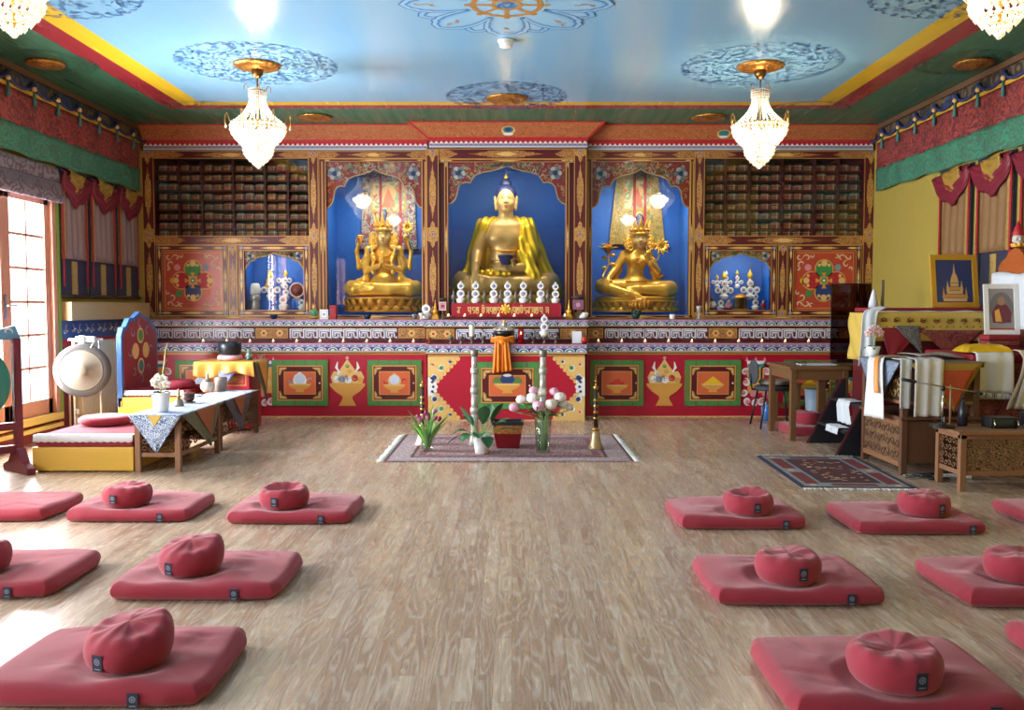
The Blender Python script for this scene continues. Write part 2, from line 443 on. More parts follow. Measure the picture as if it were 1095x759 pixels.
# ---- the glazed doors
m_doorwood = mat('salmon_door_paint', '#c98f78', .4); m_doortrim = mat('yellow_door_trim', '#d8bb63', .45); m_green = mat('green_edge', '#7d9a3c', .5)
m_white = mat('white_plastic', '#eeeeea', .35); m_chrome = mat('chrome', '#c8c8c8', .2, 1.)
for i, (a, c) in enumerate(DOORS):
    r = thing('door_%d' % (i + 1), None, None, (XL, (a + c) / 2, 0)); r['kind'] = 'structure'
    f = MB(bevel=.004)
    f.box(XL - .12, XL + .03, a, a + .07, D0, D1, m_doorwood); f.box(XL - .12, XL + .03, c - .07, c, D0, D1, m_doorwood); f.box(XL - .12, XL + .03, a, c, D1 - .07, D1, m_doorwood)
    f.build('frame', r, True)
    f = MB(bevel=.004); f.box(XL - .14, XL + .05, a - .03, c + .03, D0 - .02, D0 + .05, m_doortrim); f.box(XL + .0, XL + .04, c, c + .05, D0 - .02, D1, m_green); f.box(XL - .02, XL + .06, a, c, D0 - .09, D0 - .05, m_doortrim); f.build('sill', r, True)
    mid = (a + c) / 2
    for (p, q) in ((a + .07, mid), (mid, c - .07)):
        f = MB(bevel=.003)
        for (u, w) in ((p, p + .08), (q - .08, q)): f.box(XL - .07, XL - .01, u, w, D0 + .05, D1 - .07, m_doorwood)
        f.box(XL - .07, XL - .01, p, q, D0 + .05, D0 + .2, m_doorwood); f.box(XL - .07, XL - .01, p, q, D1 - .15, D1 - .07, m_doorwood)
        for k in range(1, 6): z = D0 + .2 + (D1 - .15 - D0 - .2) * k / 6; f.box(XL - .055, XL - .025, p, q, z - .014, z + .014, m_doorwood)
        f.box(XL - .055, XL - .025, (p + q) / 2 - .013, (p + q) / 2 + .013, D0 + .2, D1 - .15, m_doorwood)
        lf = f.build('leaf', r, True)
        g = MB(); g.box(XL - .043, XL - .037, p + .08, q - .08, D0 + .2, D1 - .15, m_pane); g.build('pane', lf, True)
    f = MB(); f.tube([(XL - .01, mid - .03, 1.32), (XL + .05, mid - .03, 1.32), (XL + .05, mid + .09, 1.32)], .011, m_chrome); f.box(XL - .012, XL - .002, mid - .05, mid - .015, 1.2, 1.42, m_chrome); f.build('handle', r, True)
# ---- ceiling
def gloss_paint(name, h, rough=.16):
    n = NT(name, rough, 0, .5); v = n.co()
    n.color(n.mix(n.noise(v, .8, 2), tuple(x * .93 for x in lin(h)), lin(h)))
    n.put(n.b.inputs['Roughness'], n.ramp(n.noise(n.co(scale=(6, .4, 1)), 2, 3), [(.3, (rough * .7,) * 3), (.7, (rough * 1.5,) * 3)]))
    return n.m
m_cblue = gloss_paint('blue_ceiling_paint', '#86b6d6'); m_cgreen = gloss_paint('green_ceiling_paint', '#3b7257', .36)
m_cyel = gloss_paint('yellow_ceiling_line', '#e6bb2e', .2); m_cred = gloss_paint('red_ceiling_line', '#9c3038', .2)
CX0, CX1, CY1 = -3.4, 3.3, 9.86      # edge of the blue field
ceil_ = MB(); ceil_.box(XL - .15, XR + .15, YF - .15, YB + .15, H, H + .12, m_cgreen)
ZC = H
def flatc(poly, m, lift): ceil_.add([(x, y, ZC - .0012 * lift) for x, y in poly], [tuple(range(len(poly)))], m)
def band(d0, d1, m):
    a, b_, c = CX0 - d0, CX1 + d0, CY1 + d0 * .75; p, q, r = CX0 - d1, CX1 + d1, CY1 + d1 * .75
    flatc([(p, YF), (a, YF), (a, c), (p, r)], m, 1); flatc([(b_, YF), (q, YF), (q, r), (b_, c)], m, 1); flatc([(a, c), (b_, c), (q, r), (p, r)], m, 1)
flatc([(CX0, YF), (CX1, YF), (CX1, CY1), (CX0, CY1)], m_cblue, 1); band(0, .22, m_cyel); band(.22, .45, m_cred)
ceiling = ceil_.build('ceiling', kind='structure', fixn=False)
m_dk = mat('dusty_blue_scroll_paint', '#3a659c', .3); m_dkg = mat('deep_green_scroll_paint', '#2c5a48', .3)
def medallion(x, y, R, r0, m, n, seed, label):
    """ring of painted cloud curls and leaves"""
    q = random.Random(seed); mb = MB()
    pt = Paint(mb, 0, M=Matrix(((1, 0, 0, x), (0, 0, 1, y), (0, 1, 0, ZC - .0026), (0, 0, 0, 1))))
    for i in range(n):
        rr = math.sqrt(q.uniform((r0 / R) ** 2, 1)) * R; a = q.uniform(0, 2 * PI); px, pz = rr * math.cos(a), rr * math.sin(a)
        if q.random() < .3: pt.curl(px, pz, q.uniform(.018, .03), q.uniform(0, 6.3), q.choice((-1, 1)) * q.uniform(3, 5), .012, m, 1, 7)
        else:
            d = a + q.choice((0, PI / 2, PI / 2)) + q.uniform(-.6, .6); L = q.uniform(.018, .034); bend = q.uniform(-.012, .012)
            pt.stroke([(px + L * t * math.cos(d) - bend * (1 - t * t) * math.sin(d), pz + L * t * math.sin(d) + bend * (1 - t * t) * math.cos(d)) for t in (-1, -.5, 0, .5, 1)], .014, m)
    k = 40
    for i in range(k):
        a = 2 * PI * i / k; pt.curl(R * .97 * math.cos(a), R * .97 * math.sin(a), .05, a - 1.5, 3.4, .013, m, 1, 8)
    mb.build('painted_medallion', ceiling, fixn=False, label=label)
CHX = [(-2.34, 8.37), (2.29, 8.4), (-2.37, 4.35), (2.33, 4.37)]
for i, (x, y) in enumerate(CHX): medallion(x, y, .71, .2, m_dk, 760, i, 'ring of blue scrollwork')
medallion(-.06, 9.62, .62, .2, m_dk, 560, 9, 'ring of blue scrollwork crossing the yellow line')
medallion(-3.3, 6.38, .66, .2, m_dk, 480, 21, 'ring of blue scrollwork crossing the left yellow line'); medallion(3.2, 6.38, .66, .2, m_dk, 480, 22, 'ring of blue scrollwork crossing the right yellow line')
medallion(-3.4, 10.35, .5, .12, m_dkg, 140, 10, 'dark scrollwork on green'); medallion(3.3, 10.35, .5, .12, m_dkg, 140, 12, 'dark scrollwork on green')
medallion(-4.2, 8.3, .38, .12, m_dkg, 170, 13, 'dark scrollwork on green'); medallion(4.1, 8.3, .38, .12, m_dkg, 170, 14, 'dark scrollwork on green')
# lotus with the eight-spoked wheel
mb = MB(); lx, ly = -.04, 6.72
pt = Paint(mb, 0, M=Matrix(((1, 0, 0, lx), (0, 0, 1, ly), (0, 1, 0, ZC - .0026), (0, 0, 0, 1))))
LB = [mat('lotus_%d' % i, h, .25) for i, h in enumerate(('#3a70ac', '#86b8da', '#5088be', '#92c0de', '#6fa6d0'))]
m_goldpaint = mat('gold_paint', '#c9924a', .35, .3)
def petal(a, r0, r1, w, m, lift):
    o = []
    for t, k in ((0, .25), (.25, .7), (.5, .95), (.68, 1), (.74, .9), (.82, .86), (.86, .66), (.93, .5), (1, 0)):
        o.append((r0 + (r1 - r0) * t, k * w))
    o = o + [(p, -q) for p, q in o[-2::-1]]
    pt.poly([(p * math.cos(a) - q * math.sin(a), p * math.sin(a) + q * math.cos(a)) for p, q in o], m, lift)
for i in range(8):
    a = PI / 4 * (i + .5)
    for k, (d, m) in enumerate(((0, 0), (.012, 1), (.05, 2), (.075, 3))): petal(a, .1, .74 - d, .15 - d * .9, LB[m], 1 + k * .5)
for i in range(8):
    a = PI / 4 * i
    for k, (d, m) in enumerate(((0, 0), (.012, 3), (.045, 2), (.07, 1), (.1, 3))): petal(a, .1, .8 - d, .19 - d * .9, LB[m], 3 + k * .5)
    for j in range(7): pt.curl((.52 + .025 * j) * math.cos(a) + rnd.uniform(-.025, .025), (.52 + .025 * j) * math.sin(a) + rnd.uniform(-.025, .025), .028, j * 1.3, 4, .009, m_goldpaint, 6)
pt.disc(0, 0, .3, LB[3], 6, 40)
for r, w in ((.25, .04), (.1, .03)):
    pt.stroke([(r * math.cos(2 * PI * i / 48), r * math.sin(2 * PI * i / 48)) for i in range(49)], w, m_goldpaint, 8, False)
for i in range(8):
    a = PI / 4 * i; pt.stroke([(.1 * math.cos(a), .1 * math.sin(a)), (.27 * math.cos(a), .27 * math.sin(a))], .035, m_goldpaint, 7.5, False); pt.disc(.29 * math.cos(a), .29 * math.sin(a), .026, m_goldpaint, 8, 10)
for i in range(3): pt.curl(0, 0, .075, i * 2.09, 3.2, .035, LB[0], 8)
mb.build('painted_lotus', ceiling, fixn=False, label='blue lotus with a gold eight-spoked wheel')
# gold plaster roses with nothing hanging from them
m_rose = NT('gilded_plaster', .35, .7); _v = m_rose.co(); m_rose.color(m_rose.mix(m_rose.vor(_v, 30), '#8a4f1e', '#e0a14e')); m_rose.bump(m_rose.vor(_v, 30), .6, .01); m_rose = m_rose.m
def rose(mb, x, y, r, m=None):
    mb.lathe([(.02, ZC - .045), (.25 * r, ZC - .045), (.35 * r, ZC - .03), (.8 * r, ZC - .026), (.9 * r, ZC - .03), (r, ZC - .018), (r, ZC - .004)], m or m_rose, (x, y, 0), 32)
for i, (x, y, r, l) in enumerate(((-.06, 9.68, .22, 'gilded ceiling rose on the yellow line above the middle niche'), (-4.25, 8.3, .17, 'gilded ceiling rose on the green border above the left pelmet'), (4.2, 8.3, .17, 'gilded ceiling rose on the green border above the right pelmet'), (-2.3, 10.62, .2, 'gilded ceiling rose on the green strip behind the left chandelier'), (2.3, 10.62, .2, 'gilded ceiling rose on the green strip behind the right chandelier'))):
    b = MB(); rose(b, x, y, r); tag(b.build('ceiling_rose', None, True), l, 'ceiling rose', 'gilded ceiling roses')
sd = thing('smoke_detector', 'white round smoke detector on the ceiling beside the painted lotus', 'smoke detector', (-.05, 7.62, ZC - .06))
b = MB(); b.lathe([(.045, .0), (.055, .006), (.058, .03), (.062, .045)], m_white, n=24); b.build('cover', sd)
b = MB(); b.lathe([(.07, .045), (.07, .0575)], m_white, n=24); b.build('base', sd)
# edge mouldings along the side walls
m_mould = mat('brown_moulding', '#6b4a33', .5)
b = MB(bevel=.005); b.box(XL, XL + .05, YF, 11.1, H - .06, H - .002, m_mould); b.build('trim_2', kind='structure')
b = MB(bevel=.005); b.box(XR - .05, XR, YF, 11.1, H - .06, H - .002, m_mould); b.build('trim_3', kind='structure')
# ================================================================ the carved altar wall
YS, YC = 11.25, 11.1          # faces of the side and the middle upper cabinets
m_maroon = mat('maroon_lacquer', '#59191f', .35, var=.08); m_maroon2 = mat('dark_maroon', '#451218', .4)
m_altred = mat('altar_red_lacquer', '#ae142f', .38, var=.04); m_gold = mat('gold_line_paint', '#d59c50', .4, .15); m_pgold = mat('pale_gold_paint', '#e0b56c', .45)
m_scr = scroll('gilt_scroll_on_maroon', '#8a4a26', '#d2a458', 30, 18, .45)
m_scrD = scroll('gilt_scroll_on_rail', '#7e2e22', '#c79a50', 34, 16, .5)
m_corn = scroll('orange_scroll_cornice', '#963a26', '#bd7f4a', 26, 22, .5)
m_span = mat('spandrel_red', '#a5202a', .45)
m_blue = mat('niche_blue', '#2066bd', .6, var=.06)
m_wht = mat('white_paint', '#e8e2dc', .5); m_lav = mat('lavender_paint', '#8d86ad', .5); m_navy = mat('navy_paint', '#263a6e', .5); m_grn = mat('green_paint', '#3f8a46', .5)
m_ggrn = mat('frame_green', '#5e7a3a', .45); m_or = mat('orange_panel', '#d4643a', .45); m_pink = mat('pink_paint', '#d98a94', .5); m_grey = mat('grey_blue_paint', '#8b93a5', .5); m_redp = mat('crimson_paint', '#b3202c', .5)
m_ochre = mat('ochre_paint', '#d79a45', .45); m_dkwood = mat('dark_shelf_wood', '#5e2019', .5); m_black = mat('black_plastic', '#141416', .4)
m_yel = mat('yellow_paint', '#e6b921', .5); m_teal = mat('teal_paint', '#2d7d80', .5)

def trim_band(mb, x0, x1, y, z0, z1, step=.13):
    """ledge edge: blue and white wave motif over pale lines, on the front face y"""
    p = Paint(mb, y); h = z1 - z0
    p.rect(x0, x1, z0, z1, m_lav, 1); p.rect(x0, x1, z1 - h * .1, z1, m_pink, 2); p.rect(x0, x1, z0, z0 + h * .1, m_pgold, 2); p.rect(x0, x1, z0 + h * .16, z0 + h * .56, m_navy, 2)
    n = max(1, int((x1 - x0) / step)); d = (x1 - x0) / n
    for i in range(n):
        c = x0 + d * (i + .5)
        for r, m, l in ((.5, m_wht, 3), (.42, m_grey if i % 2 else m_teal, 4), (.2, m_wht, 5)):
            p.poly([(c + d * r * .9 * math.cos(PI * k / 8), z0 + h * .18 + d * r * .6 * math.sin(PI * k / 8)) for k in range(9)], m, l)
    k = int((x1 - x0) / .035)
    for i in range(k):
        u = x0 + (x1 - x0) * (i + .5) / k; p.disc(u, z1 - h * .27, h * .07, m_wht if i % 2 else m_redp, 3, 6)
def meander(mb, x0, x1, y, z0, z1):
    p = Paint(mb, y); h = z1 - z0; n = max(1, round((x1 - x0) / (h * 1.35))); d = (x1 - x0) / n
    for i in range(n):
        a = x0 + d * i
        for dx, dz, m, l in ((.010, -.012, m_lav, 2), (0, 0, m_wht, 3)):
            g = lambda u, v: (a + d * u + dx, z0 + h * v + dz)
            for path in ([(.06, .05), (.06, .92), (.94, .92)], [(.94, .75), (.22, .75), (.22, .1), (.62, .1), (.62, .35)], [(.38, .3), (.38, .55), (.8, .55), (.8, .1), (.98, .1)]):
                for q in range(len(path) - 1):
                    u0, v0 = path[q]; u1, v1 = path[q + 1]
                    w = h * .05
                    A, B = g(u0, v0), g(u1, v1)
                    p.rect(min(A[0], B[0]) - w, max(A[0], B[0]) + w, min(A[1], B[1]) - w, max(A[1], B[1]) + w, m, l)
def flowerband(mb, x0, x1, y, z0, z1):
    p = Paint(mb, y); p.rect(x0, x1, z0, z1, m_scrD, 1); p.frame(x0, x1, z0, z1, .008, m_gold, 2)
    n = max(1, round((x1 - x0) / .22))
    for i in range(n):
        c = x0 + (x1 - x0) * (i + .5) / n; z = (z0 + z1) / 2
        for k in range(6): p.disc(c + .028 * math.cos(k * PI / 3), z + .028 * math.sin(k * PI / 3), .018, m_pgold, 3, 8)
        p.disc(c, z, .016, m_redp, 4, 8)

# ---------------- lower altar: three cabinets with painted doors, a stepped shelf (riser) on each
ZB, ZT = .0, .885
def corner_orn(p, x, z, sx, sz, s, m, lift):
    for i, (L, w) in enumerate(((1, .16), (.72, .13), (.45, .1))):
        d = .17 * i * s
        p.rect(*sorted((x + sx * d, x + sx * (d + w * s))), *sorted((z + sz * d, z + sz * (L * s))), m, lift); p.rect(*sorted((x + sx * d, x + sx * L * s)), *sorted((z + sz * d, z + sz * (d + w * s))), m, lift)
    p.curl(x + sx * .75 * s, z + sz * .22 * s, .12 * s, 0, 4 * sx * sz, .06 * s, m, lift); p.curl(x + sx * .22 * s, z + sz * .75 * s, .12 * s, 1.6, -4 * sx * sz, .06 * s, m, lift)
def offering(p, cx, z0, s, kind, lift):
    """the bowl and its heap painted on a door; s = bowl width"""
    bowl = [(-.5, .36), (.5, .36), (.44, .24), (.22, .12), (.14, .1), (.2, 0), (-.2, 0), (-.14, .1), (-.22, .12), (-.44, .24)]
    zb = z0 + .07 * s; up = lambda pts: [(cx + a * s, zb + b * s) for a, b in pts]
    if kind in ('pearl', 'conch'):
        p.poly(up([(-.26, .36), (-.3, .52), (-.22, .7), (0, .86), (.22, .7), (.3, .52), (.26, .36)]), m_wht if kind == 'pearl' else m_pgold, lift); p.disc(cx, zb + .56 * s, .22 * s, mat('pearl_paint', '#c9cfe0', .4), lift + 1)
        for e in (-1, 1): p.curl(cx + e * .4 * s, zb + .5 * s, .13 * s, 0, 4 * e, .06 * s, m_grey if kind == 'pearl' else m_redp, lift)
    elif kind == 'red': p.poly(up([(-.36, .36), (-.3, .48), (-.16, .5), (-.12, .62), (.12, .62), (.16, .5), (.3, .48), (.36, .36)]), mat('vermilion_paint', '#cf3b2e', .45), lift)
    elif kind == 'grain': p.poly(up([(-.42, .36), (-.2, .52), (0, .68), (.2, .52), (.42, .36)]), m_yel, lift)
    elif kind == 'jar':
        for e in (-1, 1): p.disc(cx + e * .36 * s, zb + .44 * s, .17 * s, m_ggrn, lift, sx=1.1)
        p.poly(up([(-.18, .36), (-.27, .5), (-.2, .66), (.2, .66), (.27, .5), (.18, .36)]), m_navy, lift + 1); p.disc(cx, zb + .66 * s, .16 * s, m_wht, lift + 2, sz=.35)
    p.poly(up(bowl), m_ochre, lift + 2); p.poly(up([(-.46, .36), (.46, .36), (.38, .29), (-.38, .29)]), m_pgold, lift + 3)
def painted_door(par, x0, x1, z0, z1, y, kind, label):
    b = MB(); b.box(x0, x1, y - .018, y, z0, z1, m_ggrn); p = Paint(b, y - .018); w = (x1 - x0)
    e = .095 * w
    for i in range(5):
        c = x0 + w * (i + .5) / 5
        for zz in (z0, z1 - e): p.rect(c - w * .075, c + w * .075, zz + e * .15, zz + e * .85, m_grn, 1); p.rect(c - w * .1, c - w * .094, zz, zz + e, m_navy, 1)
    for i in range(5):
        c = z0 + (z1 - z0) * (i + .5) / 5
        for xx in (x0, x1 - e) if 0 < i < 4 else (): p.rect(xx + e * .2, xx + e * .8, c - w * .06, c + w * .06, mat('olive_paint', '#6c7440', .5), 1)
    p.frame(x0 + e, x1 - e, z0 + e, z1 - e, .014, m_gold, 2); p.rect(x0 + e + .014, x1 - e - .014, z0 + e + .014, z1 - e - .014, m_maroon, 2)
    q = .105 + .02; s = .115 * w * 1.15
    for sx in (1, -1):
        for sz in (1, -1): corner_orn(p, (x0 + e + .025) if sx > 0 else (x1 - e - .025), (z0 + e + .025) if sz > 0 else (z1 - e - .025), sx, sz, s, m_pgold, 3)
    f = .215 * w; p.rect(x0 + f, x1 - f, z0 + f * .95, z1 - f * .95, m_gold, 4); p.rect(x0 + f + .008, x1 - f - .008, z0 + f * .95 + .008, z1 - f * .95 - .008, m_or, 5)
    offering(p, (x0 + x1) / 2, z0 + f * 1.15 - .02, w * .42, kind, 6)
    d = b.build('door', par, True, label=label)
    k = MB(); k.ball((x1 - f + .045, y - .03, (z0 + z1) / 2), .011, m_wht, 8); k.build('knob', d, True)
def treasure_bowl(p, cx, z0, w, h, lift=1):
    """big painted gold bowl heaped with jewels"""
    P = lambda pts: [(cx + a * w / 2, z0 + b * h) for a, b in pts]
    p.poly(P([(-.82, .44), (-.95, .6), (-.78, .72), (-.5, .72), (-.3, .82), (0, .98), (.3, .82), (.5, .72), (.78, .72), (.95, .6), (.82, .44)]), m_pgold, lift)
    for (a, b, r, m) in ((-.62, .56, .19, m_wht), (-.3, .56, .2, m_grey), (.05, .54, .2, m_wht), (.42, .58, .18, m_redp), (-.45, .68, .12, m_wht), (.1, .72, .14, m_ochre), (0, .83, .11, m_grn), (.72, .54, .16, m_ochre), (-.05, .62, .1, m_or)):
        p.disc(cx + a * w / 2, z0 + b * h, r * w / 2, m, lift + 1); p.curl(cx + a * w / 2, z0 + b * h, r * w * .36, a * 5, 4.5, .007, m_navy if m in (m_wht, m_grey) else m_pgold, lift + 2)
    for e in (-1, 1):
        p.stroke([(cx + e * .45 * w / 2, z0 + .7 * h), (cx + e * .62 * w / 2, z0 + .8 * h), (cx + e * .55 * w / 2, z0 + .92 * h)], .035, m_wht, lift + 2)
    p.disc(cx, z0 + 1.0 * h, .02, m_pink, lift + 2)
    p.poly(P([(-1, .47), (1, .47), (1, .42), (.9, .38), (.7, .3), (.3, .2), (.28, .15), (.5, 0), (-.5, 0), (-.28, .15), (-.3, .2), (-.7, .3), (-.9, .38), (-1, .42)]), m_ochre, lift + 3)
    p.rect(cx - w / 2 * .98, cx + w / 2 * .98, z0 + .44 * h, z0 + .46 * h, m_gold, lift + 4)
def jewel_cloud(p, cx, z0, w, h, side, lift=1):
    """white scroll clouds, flames and a striped drum painted beside the doors"""
    p.poly([(cx - w * .3, z0 + h * .8), (cx + w * .3, z0 + h * .8), (cx + w * .36, z0 + h * .92), (cx - w * .36, z0 + h * .92)], m_wht, lift); p.rect(cx - w * .3, cx + w * .3, z0 + h * .8, z0 + h * .86, m_teal, lift + 1)
    for a in (-.35, 0, .35): p.poly([(cx + a * w - .02, z0 + h * .92), (cx + a * w + .02, z0 + h * .92), (cx + a * w, z0 + h)], m_pink, lift)
    p.poly([(cx - w * .3, z0 + h * .3), (cx + w * .3, z0 + h * .3), (cx + w * .36, z0 + h * .8), (cx - w * .36, z0 + h * .8)], m_ochre, lift)
    for i, (a, b, m) in enumerate(((-.42, .7, m_wht), (-.4, .5, m_wht), (-.45, .32, m_wht), (-.3, .15, m_wht), (0, .1, m_wht), (.42, .7, m_wht), (.4, .5, m_wht), (.42, .3, m_pink), (.25, .12, m_wht), (-.1, .28, m_pink), (.1, .5, m_pgold), (-.15, .62, m_teal))):
        p.disc(cx + a * w, z0 + b * h, .035, m if m is not m_wht else m_pink, lift + 1, 10); p.curl(cx + a * w, z0 + b * h, .055, i * 1.7, 5 * (-1) ** i, .024, m, lift + 2)
def altar_cabinet(x0, x1, y0, y1, lab, doors, bowls, clouds, corners=False):
    r = thing('altar_cabinet', lab, 'altar cabinet', ((x0 + x1) / 2, y0, 0))
    b = MB(); b.box(x0, x1, y0, y1, 0, ZT - .12, m_altred); p = Paint(b, y0)
    p.rect(x0, x1, .0, .012, m_pgold, 1); p.rect(x0, x1, ZT - .14, ZT - .12, m_gold, 1)
    for (a, c, z, w) in bowls: treasure_bowl(p, a, z, w, c)
    for (a, s) in clouds: jewel_cloud(p, a, .1, .3, .62, s)
    if corners:
        for e, xx in ((1, x0), (-1, x1)):
            for f, zz in ((1, .01), (-1, ZT - .145)):
                n = 9; pts = [(xx, zz), (xx, zz + f * .34)]
                for i in range(n + 1):
                    t = i / n; pts += [(xx + e * (.06 + .29 * t), zz + f * (.34 - .33 * t)), (xx + e * (.075 + .29 * t), zz + f * (.35 - .33 * t - .02))]
                p.poly(pts[:-1] + [(xx + e * .36, zz)], m_pgold, 1)
                for i in range(8): p.disc(xx + e * (.07 + .275 * i / 7), zz + f * (.325 - .3 * i / 7), .027, m_pgold, 1.2, 10); p.curl(xx + e * (.07 + .25 * i / 7), zz + f * (.3 - .27 * i / 7), .022, i, 4, .009, m_ochre, 2)
                for (u, v, rr, m) in ((.07, .24, .038, m_navy), (.15, .13, .036, m_grn), (.25, .06, .022, m_navy), (.05, .09, .025, m_or), (.13, .25, .018, m_gold)):
                    p.disc(xx + e * u, zz + f * v, rr, m_wht, 2); p.disc(xx + e * (u + .006), zz + f * v, rr * .7, m, 3); p.curl(xx + e * u, zz + f * v, rr * 1.3, v * 9, 4, .008, m_ochre, 2)
            for k in range(7):
                a = -PI / 2 + PI * k / 6; p.disc(xx + e * (.012 + .075 * math.cos(a)), ZT / 2 - .05 + .1 * math.sin(a), .028 if abs(k - 3) < 3 else .012, m_wht, 2)
            p.poly([(xx, ZT / 2 - .155), (xx + e * .05, ZT / 2 - .13), (xx + e * .09, ZT / 2 - .05), (xx + e * .05, ZT / 2 + .03), (xx, ZT / 2 + .055)], m_wht, 3)
            for k in (-1, 0, 1): p.disc(xx + e * (.05 + .012 * (1 - abs(k))), ZT / 2 - .05 + k * .055, .016, m_navy, 4)
    b.build('body', r, True)
    b = MB(); b.box(x0 - .02, x1 + .02, y0 - .03, y1, ZT - .12, ZT, m_maroon2); trim_band(b, x0 - .02, x1 + .02, y0 - .03, ZT - .11, ZT - .004); b.build('worktop', r, True)
    for (px0, px1, kind, l) in doors: painted_door(r, px0, px1, .135, .68, y0, kind, l)
    return r
def riser(x0, x1, y0, y1, lab, kinds):
    r = thing('altar_shelf', lab, 'altar shelf', ((x0 + x1) / 2, y0, ZT))
    b = MB(); b.box(x0, x1, y0, y1, ZT, 1.07, m_maroon)
    n = sum(k for _, k in kinds); a = x0
    for t, k in kinds:
        c = a + (x1 - x0) * k / n
        (meander if t == 'm' else flowerband)(b, a + .01, c - .01, y0, ZT + .045, 1.05); a = c
    b.build('frieze', r, True)
    b = MB(); b.box(x0 - .01, x1 + .01, y0 - .03, y1, 1.07, 1.16, m_maroon2); trim_band(b, x0 - .01, x1 + .01, y0 - .03, 1.075, 1.157, .12); b.build('ledge', r, True)
    return r
YL0, YM0, YR1 = 10.65, 10.3, 10.95
dx = lambda a, Y=YL0: at(a, 400, Y)[0]
MX0, MX1 = at(457.5, 400, YM0)[0], at(625.5, 400, YM0)[0]
altar_cabinet(-4.56, MX0 - .045, YL0, 11.2, 'long red altar cabinet left of the middle one, painted with pearl bowls', [(dx(188), dx(241), 'pearl', 'painted door half hidden behind the gold-clothed table'), (dx(291), dx(351), 'pearl', 'green framed door with a white pearl in a bowl'), (dx(393), dx(451), 'conch', 'green framed door with a red-handled white conch bowl')], [(dx(371.5), .57, .135, .42)], [(dx(283), -1), (dx(168), -1)])
altar_cabinet(MX1 + .045, 4.46, YL0, 11.2, 'long red altar cabinet right of the middle one, painted with fruit and grain bowls', [(dx(631), dx(688), 'red', 'green framed door with red fruit in a bowl'), (dx(732), dx(792), 'grain', 'green framed door with a yellow heap of grain'), (dx(838), dx(893), 'grain', 'green framed door behind the wooden table')], [(dx(710.5), .57, .135, .42)], [(dx(808), 1), (dx(915), 1)])
altar_cabinet(at(457.5, 400, YM0)[0], at(625.5, 400, YM0)[0], YM0, 11.05, 'middle red altar cabinet standing forward, with gold flowered corners', [(at(508, 400, YM0)[0], at(577, 400, YM0)[0], 'jar', 'green framed door with a blue jar in a bowl')], [], [], True)
RX0, RX1 = at(455, 360, YL0 + .02)[0], at(628, 360, YL0 + .02)[0]
riser(-4.5, RX0 - .025, YR1, 11.22, 'stepped altar shelf with white key pattern, left of the middle one', [('m', 4), ('f', 1.2), ('m', 3.9), ('f', 1)])
riser(RX1 + .025, 4.42, YR1, 11.22, 'stepped altar shelf with white key pattern, right of the middle one', [('f', .55), ('m', 3.5), ('f', 1), ('m', 3.4), ('f', 1.2)])
riser(RX0, RX1, YL0 + .02, 11.08, 'middle stepped altar shelf standing forward behind the black bowl', [('f', .85), ('m', 3), ('f', .8)])

# ---------------- upper cabinets
ZU0, ZU1 = 1.16, 3.24        # ledge to cornice
def V(py, Y): return at(547, py, Y)[1]
def U(px, Y): return at(px, 300, Y)[0]
def post(mb, x0, x1, y, z0, z1, d=.12):
    mb.box(x0, x1, y, y + d, z0, z1, m_maroon); p = Paint(mb, y); w = x1 - x0; p.rect(x0, x0 + .008, z0, z1, m_gold, 1); p.rect(x1 - .008, x1, z0, z1, m_gold, 1)
    c = (x0 + x1) / 2; L = z1 - z0; n = max(1, round(L / 1.0))
    for i in range(n): p.spear(c, z0 + L * (i + .5) / n, L / n * .33, w * .27, m_scr)
    for i in range(n):
        for e, zz in ((1, z0 + L * i / n), (-1, z0 + L * (i + 1) / n)): h = L / n * .16; p.poly([(x0 + .01, zz), (x1 - .01, zz), (x1 - .01, zz + e * h * .45), (c + w * .2, zz + e * h * .55), (c + w * .14, zz + e * h * .8), (c, zz + e * h), (c - w * .14, zz + e * h * .8), (c - w * .2, zz + e * h * .55), (x0 + .01, zz + e * h * .45)], m_scr, 1)
    for i in range(n + 1):
        zz = z0 + L * i / n; zz = min(max(zz, z0 + .03), z1 - .03); p.disc(c, zz, .025, m_grey, 2, 8); p.disc(c, zz, .012, m_redp, 3, 6)
def rail(mb, x0, x1, y, z0, z1, d=.12):
    mb.box(x0, x1, y, y + d, z0, z1, m_maroon); p = Paint(mb, y); h = z1 - z0; p.rect(x0, x1, z0, z0 + .007, m_gold, 1); p.rect(x0, x1, z1 - .007, z1, m_gold, 1)
    L = x1 - x0; c = (x0 + x1) / 2; zc = (z0 + z1) / 2
    p.spear(c, zc, L * .24, h * .36, m_scrD, True); p.spear(c, zc, L * .07, h * .22, m_pgold, True, 2)
    for e in (-1, 1): p.poly([(c + e * L * .5, z0 + .01), (c + e * L * .36, z0 + .01), (c + e * L * .3, zc), (c + e * L * .36, z1 - .01), (c + e * L * .5, z1 - .01)], m_scrD, 1)
ARCH = [(0, 0), (.07, .04), (.13, .14), (.16, .3), (.18, .44), (.23, .53), (.31, .57), (.38, .55), (.41, .64), (.47, .75), (.6, .82), (.75, .86), (.88, .91), (.95, .96), (1, 1)]
ARCH2 = [(0, 0), (.03, .12), (.1, .3), (.17, .5), (.26, .56), (.34, .57), (.36, .7), (.46, .76), (.6, .8), (.72, .84), (.8, .9), (.92, .95), (1, 1.02)]
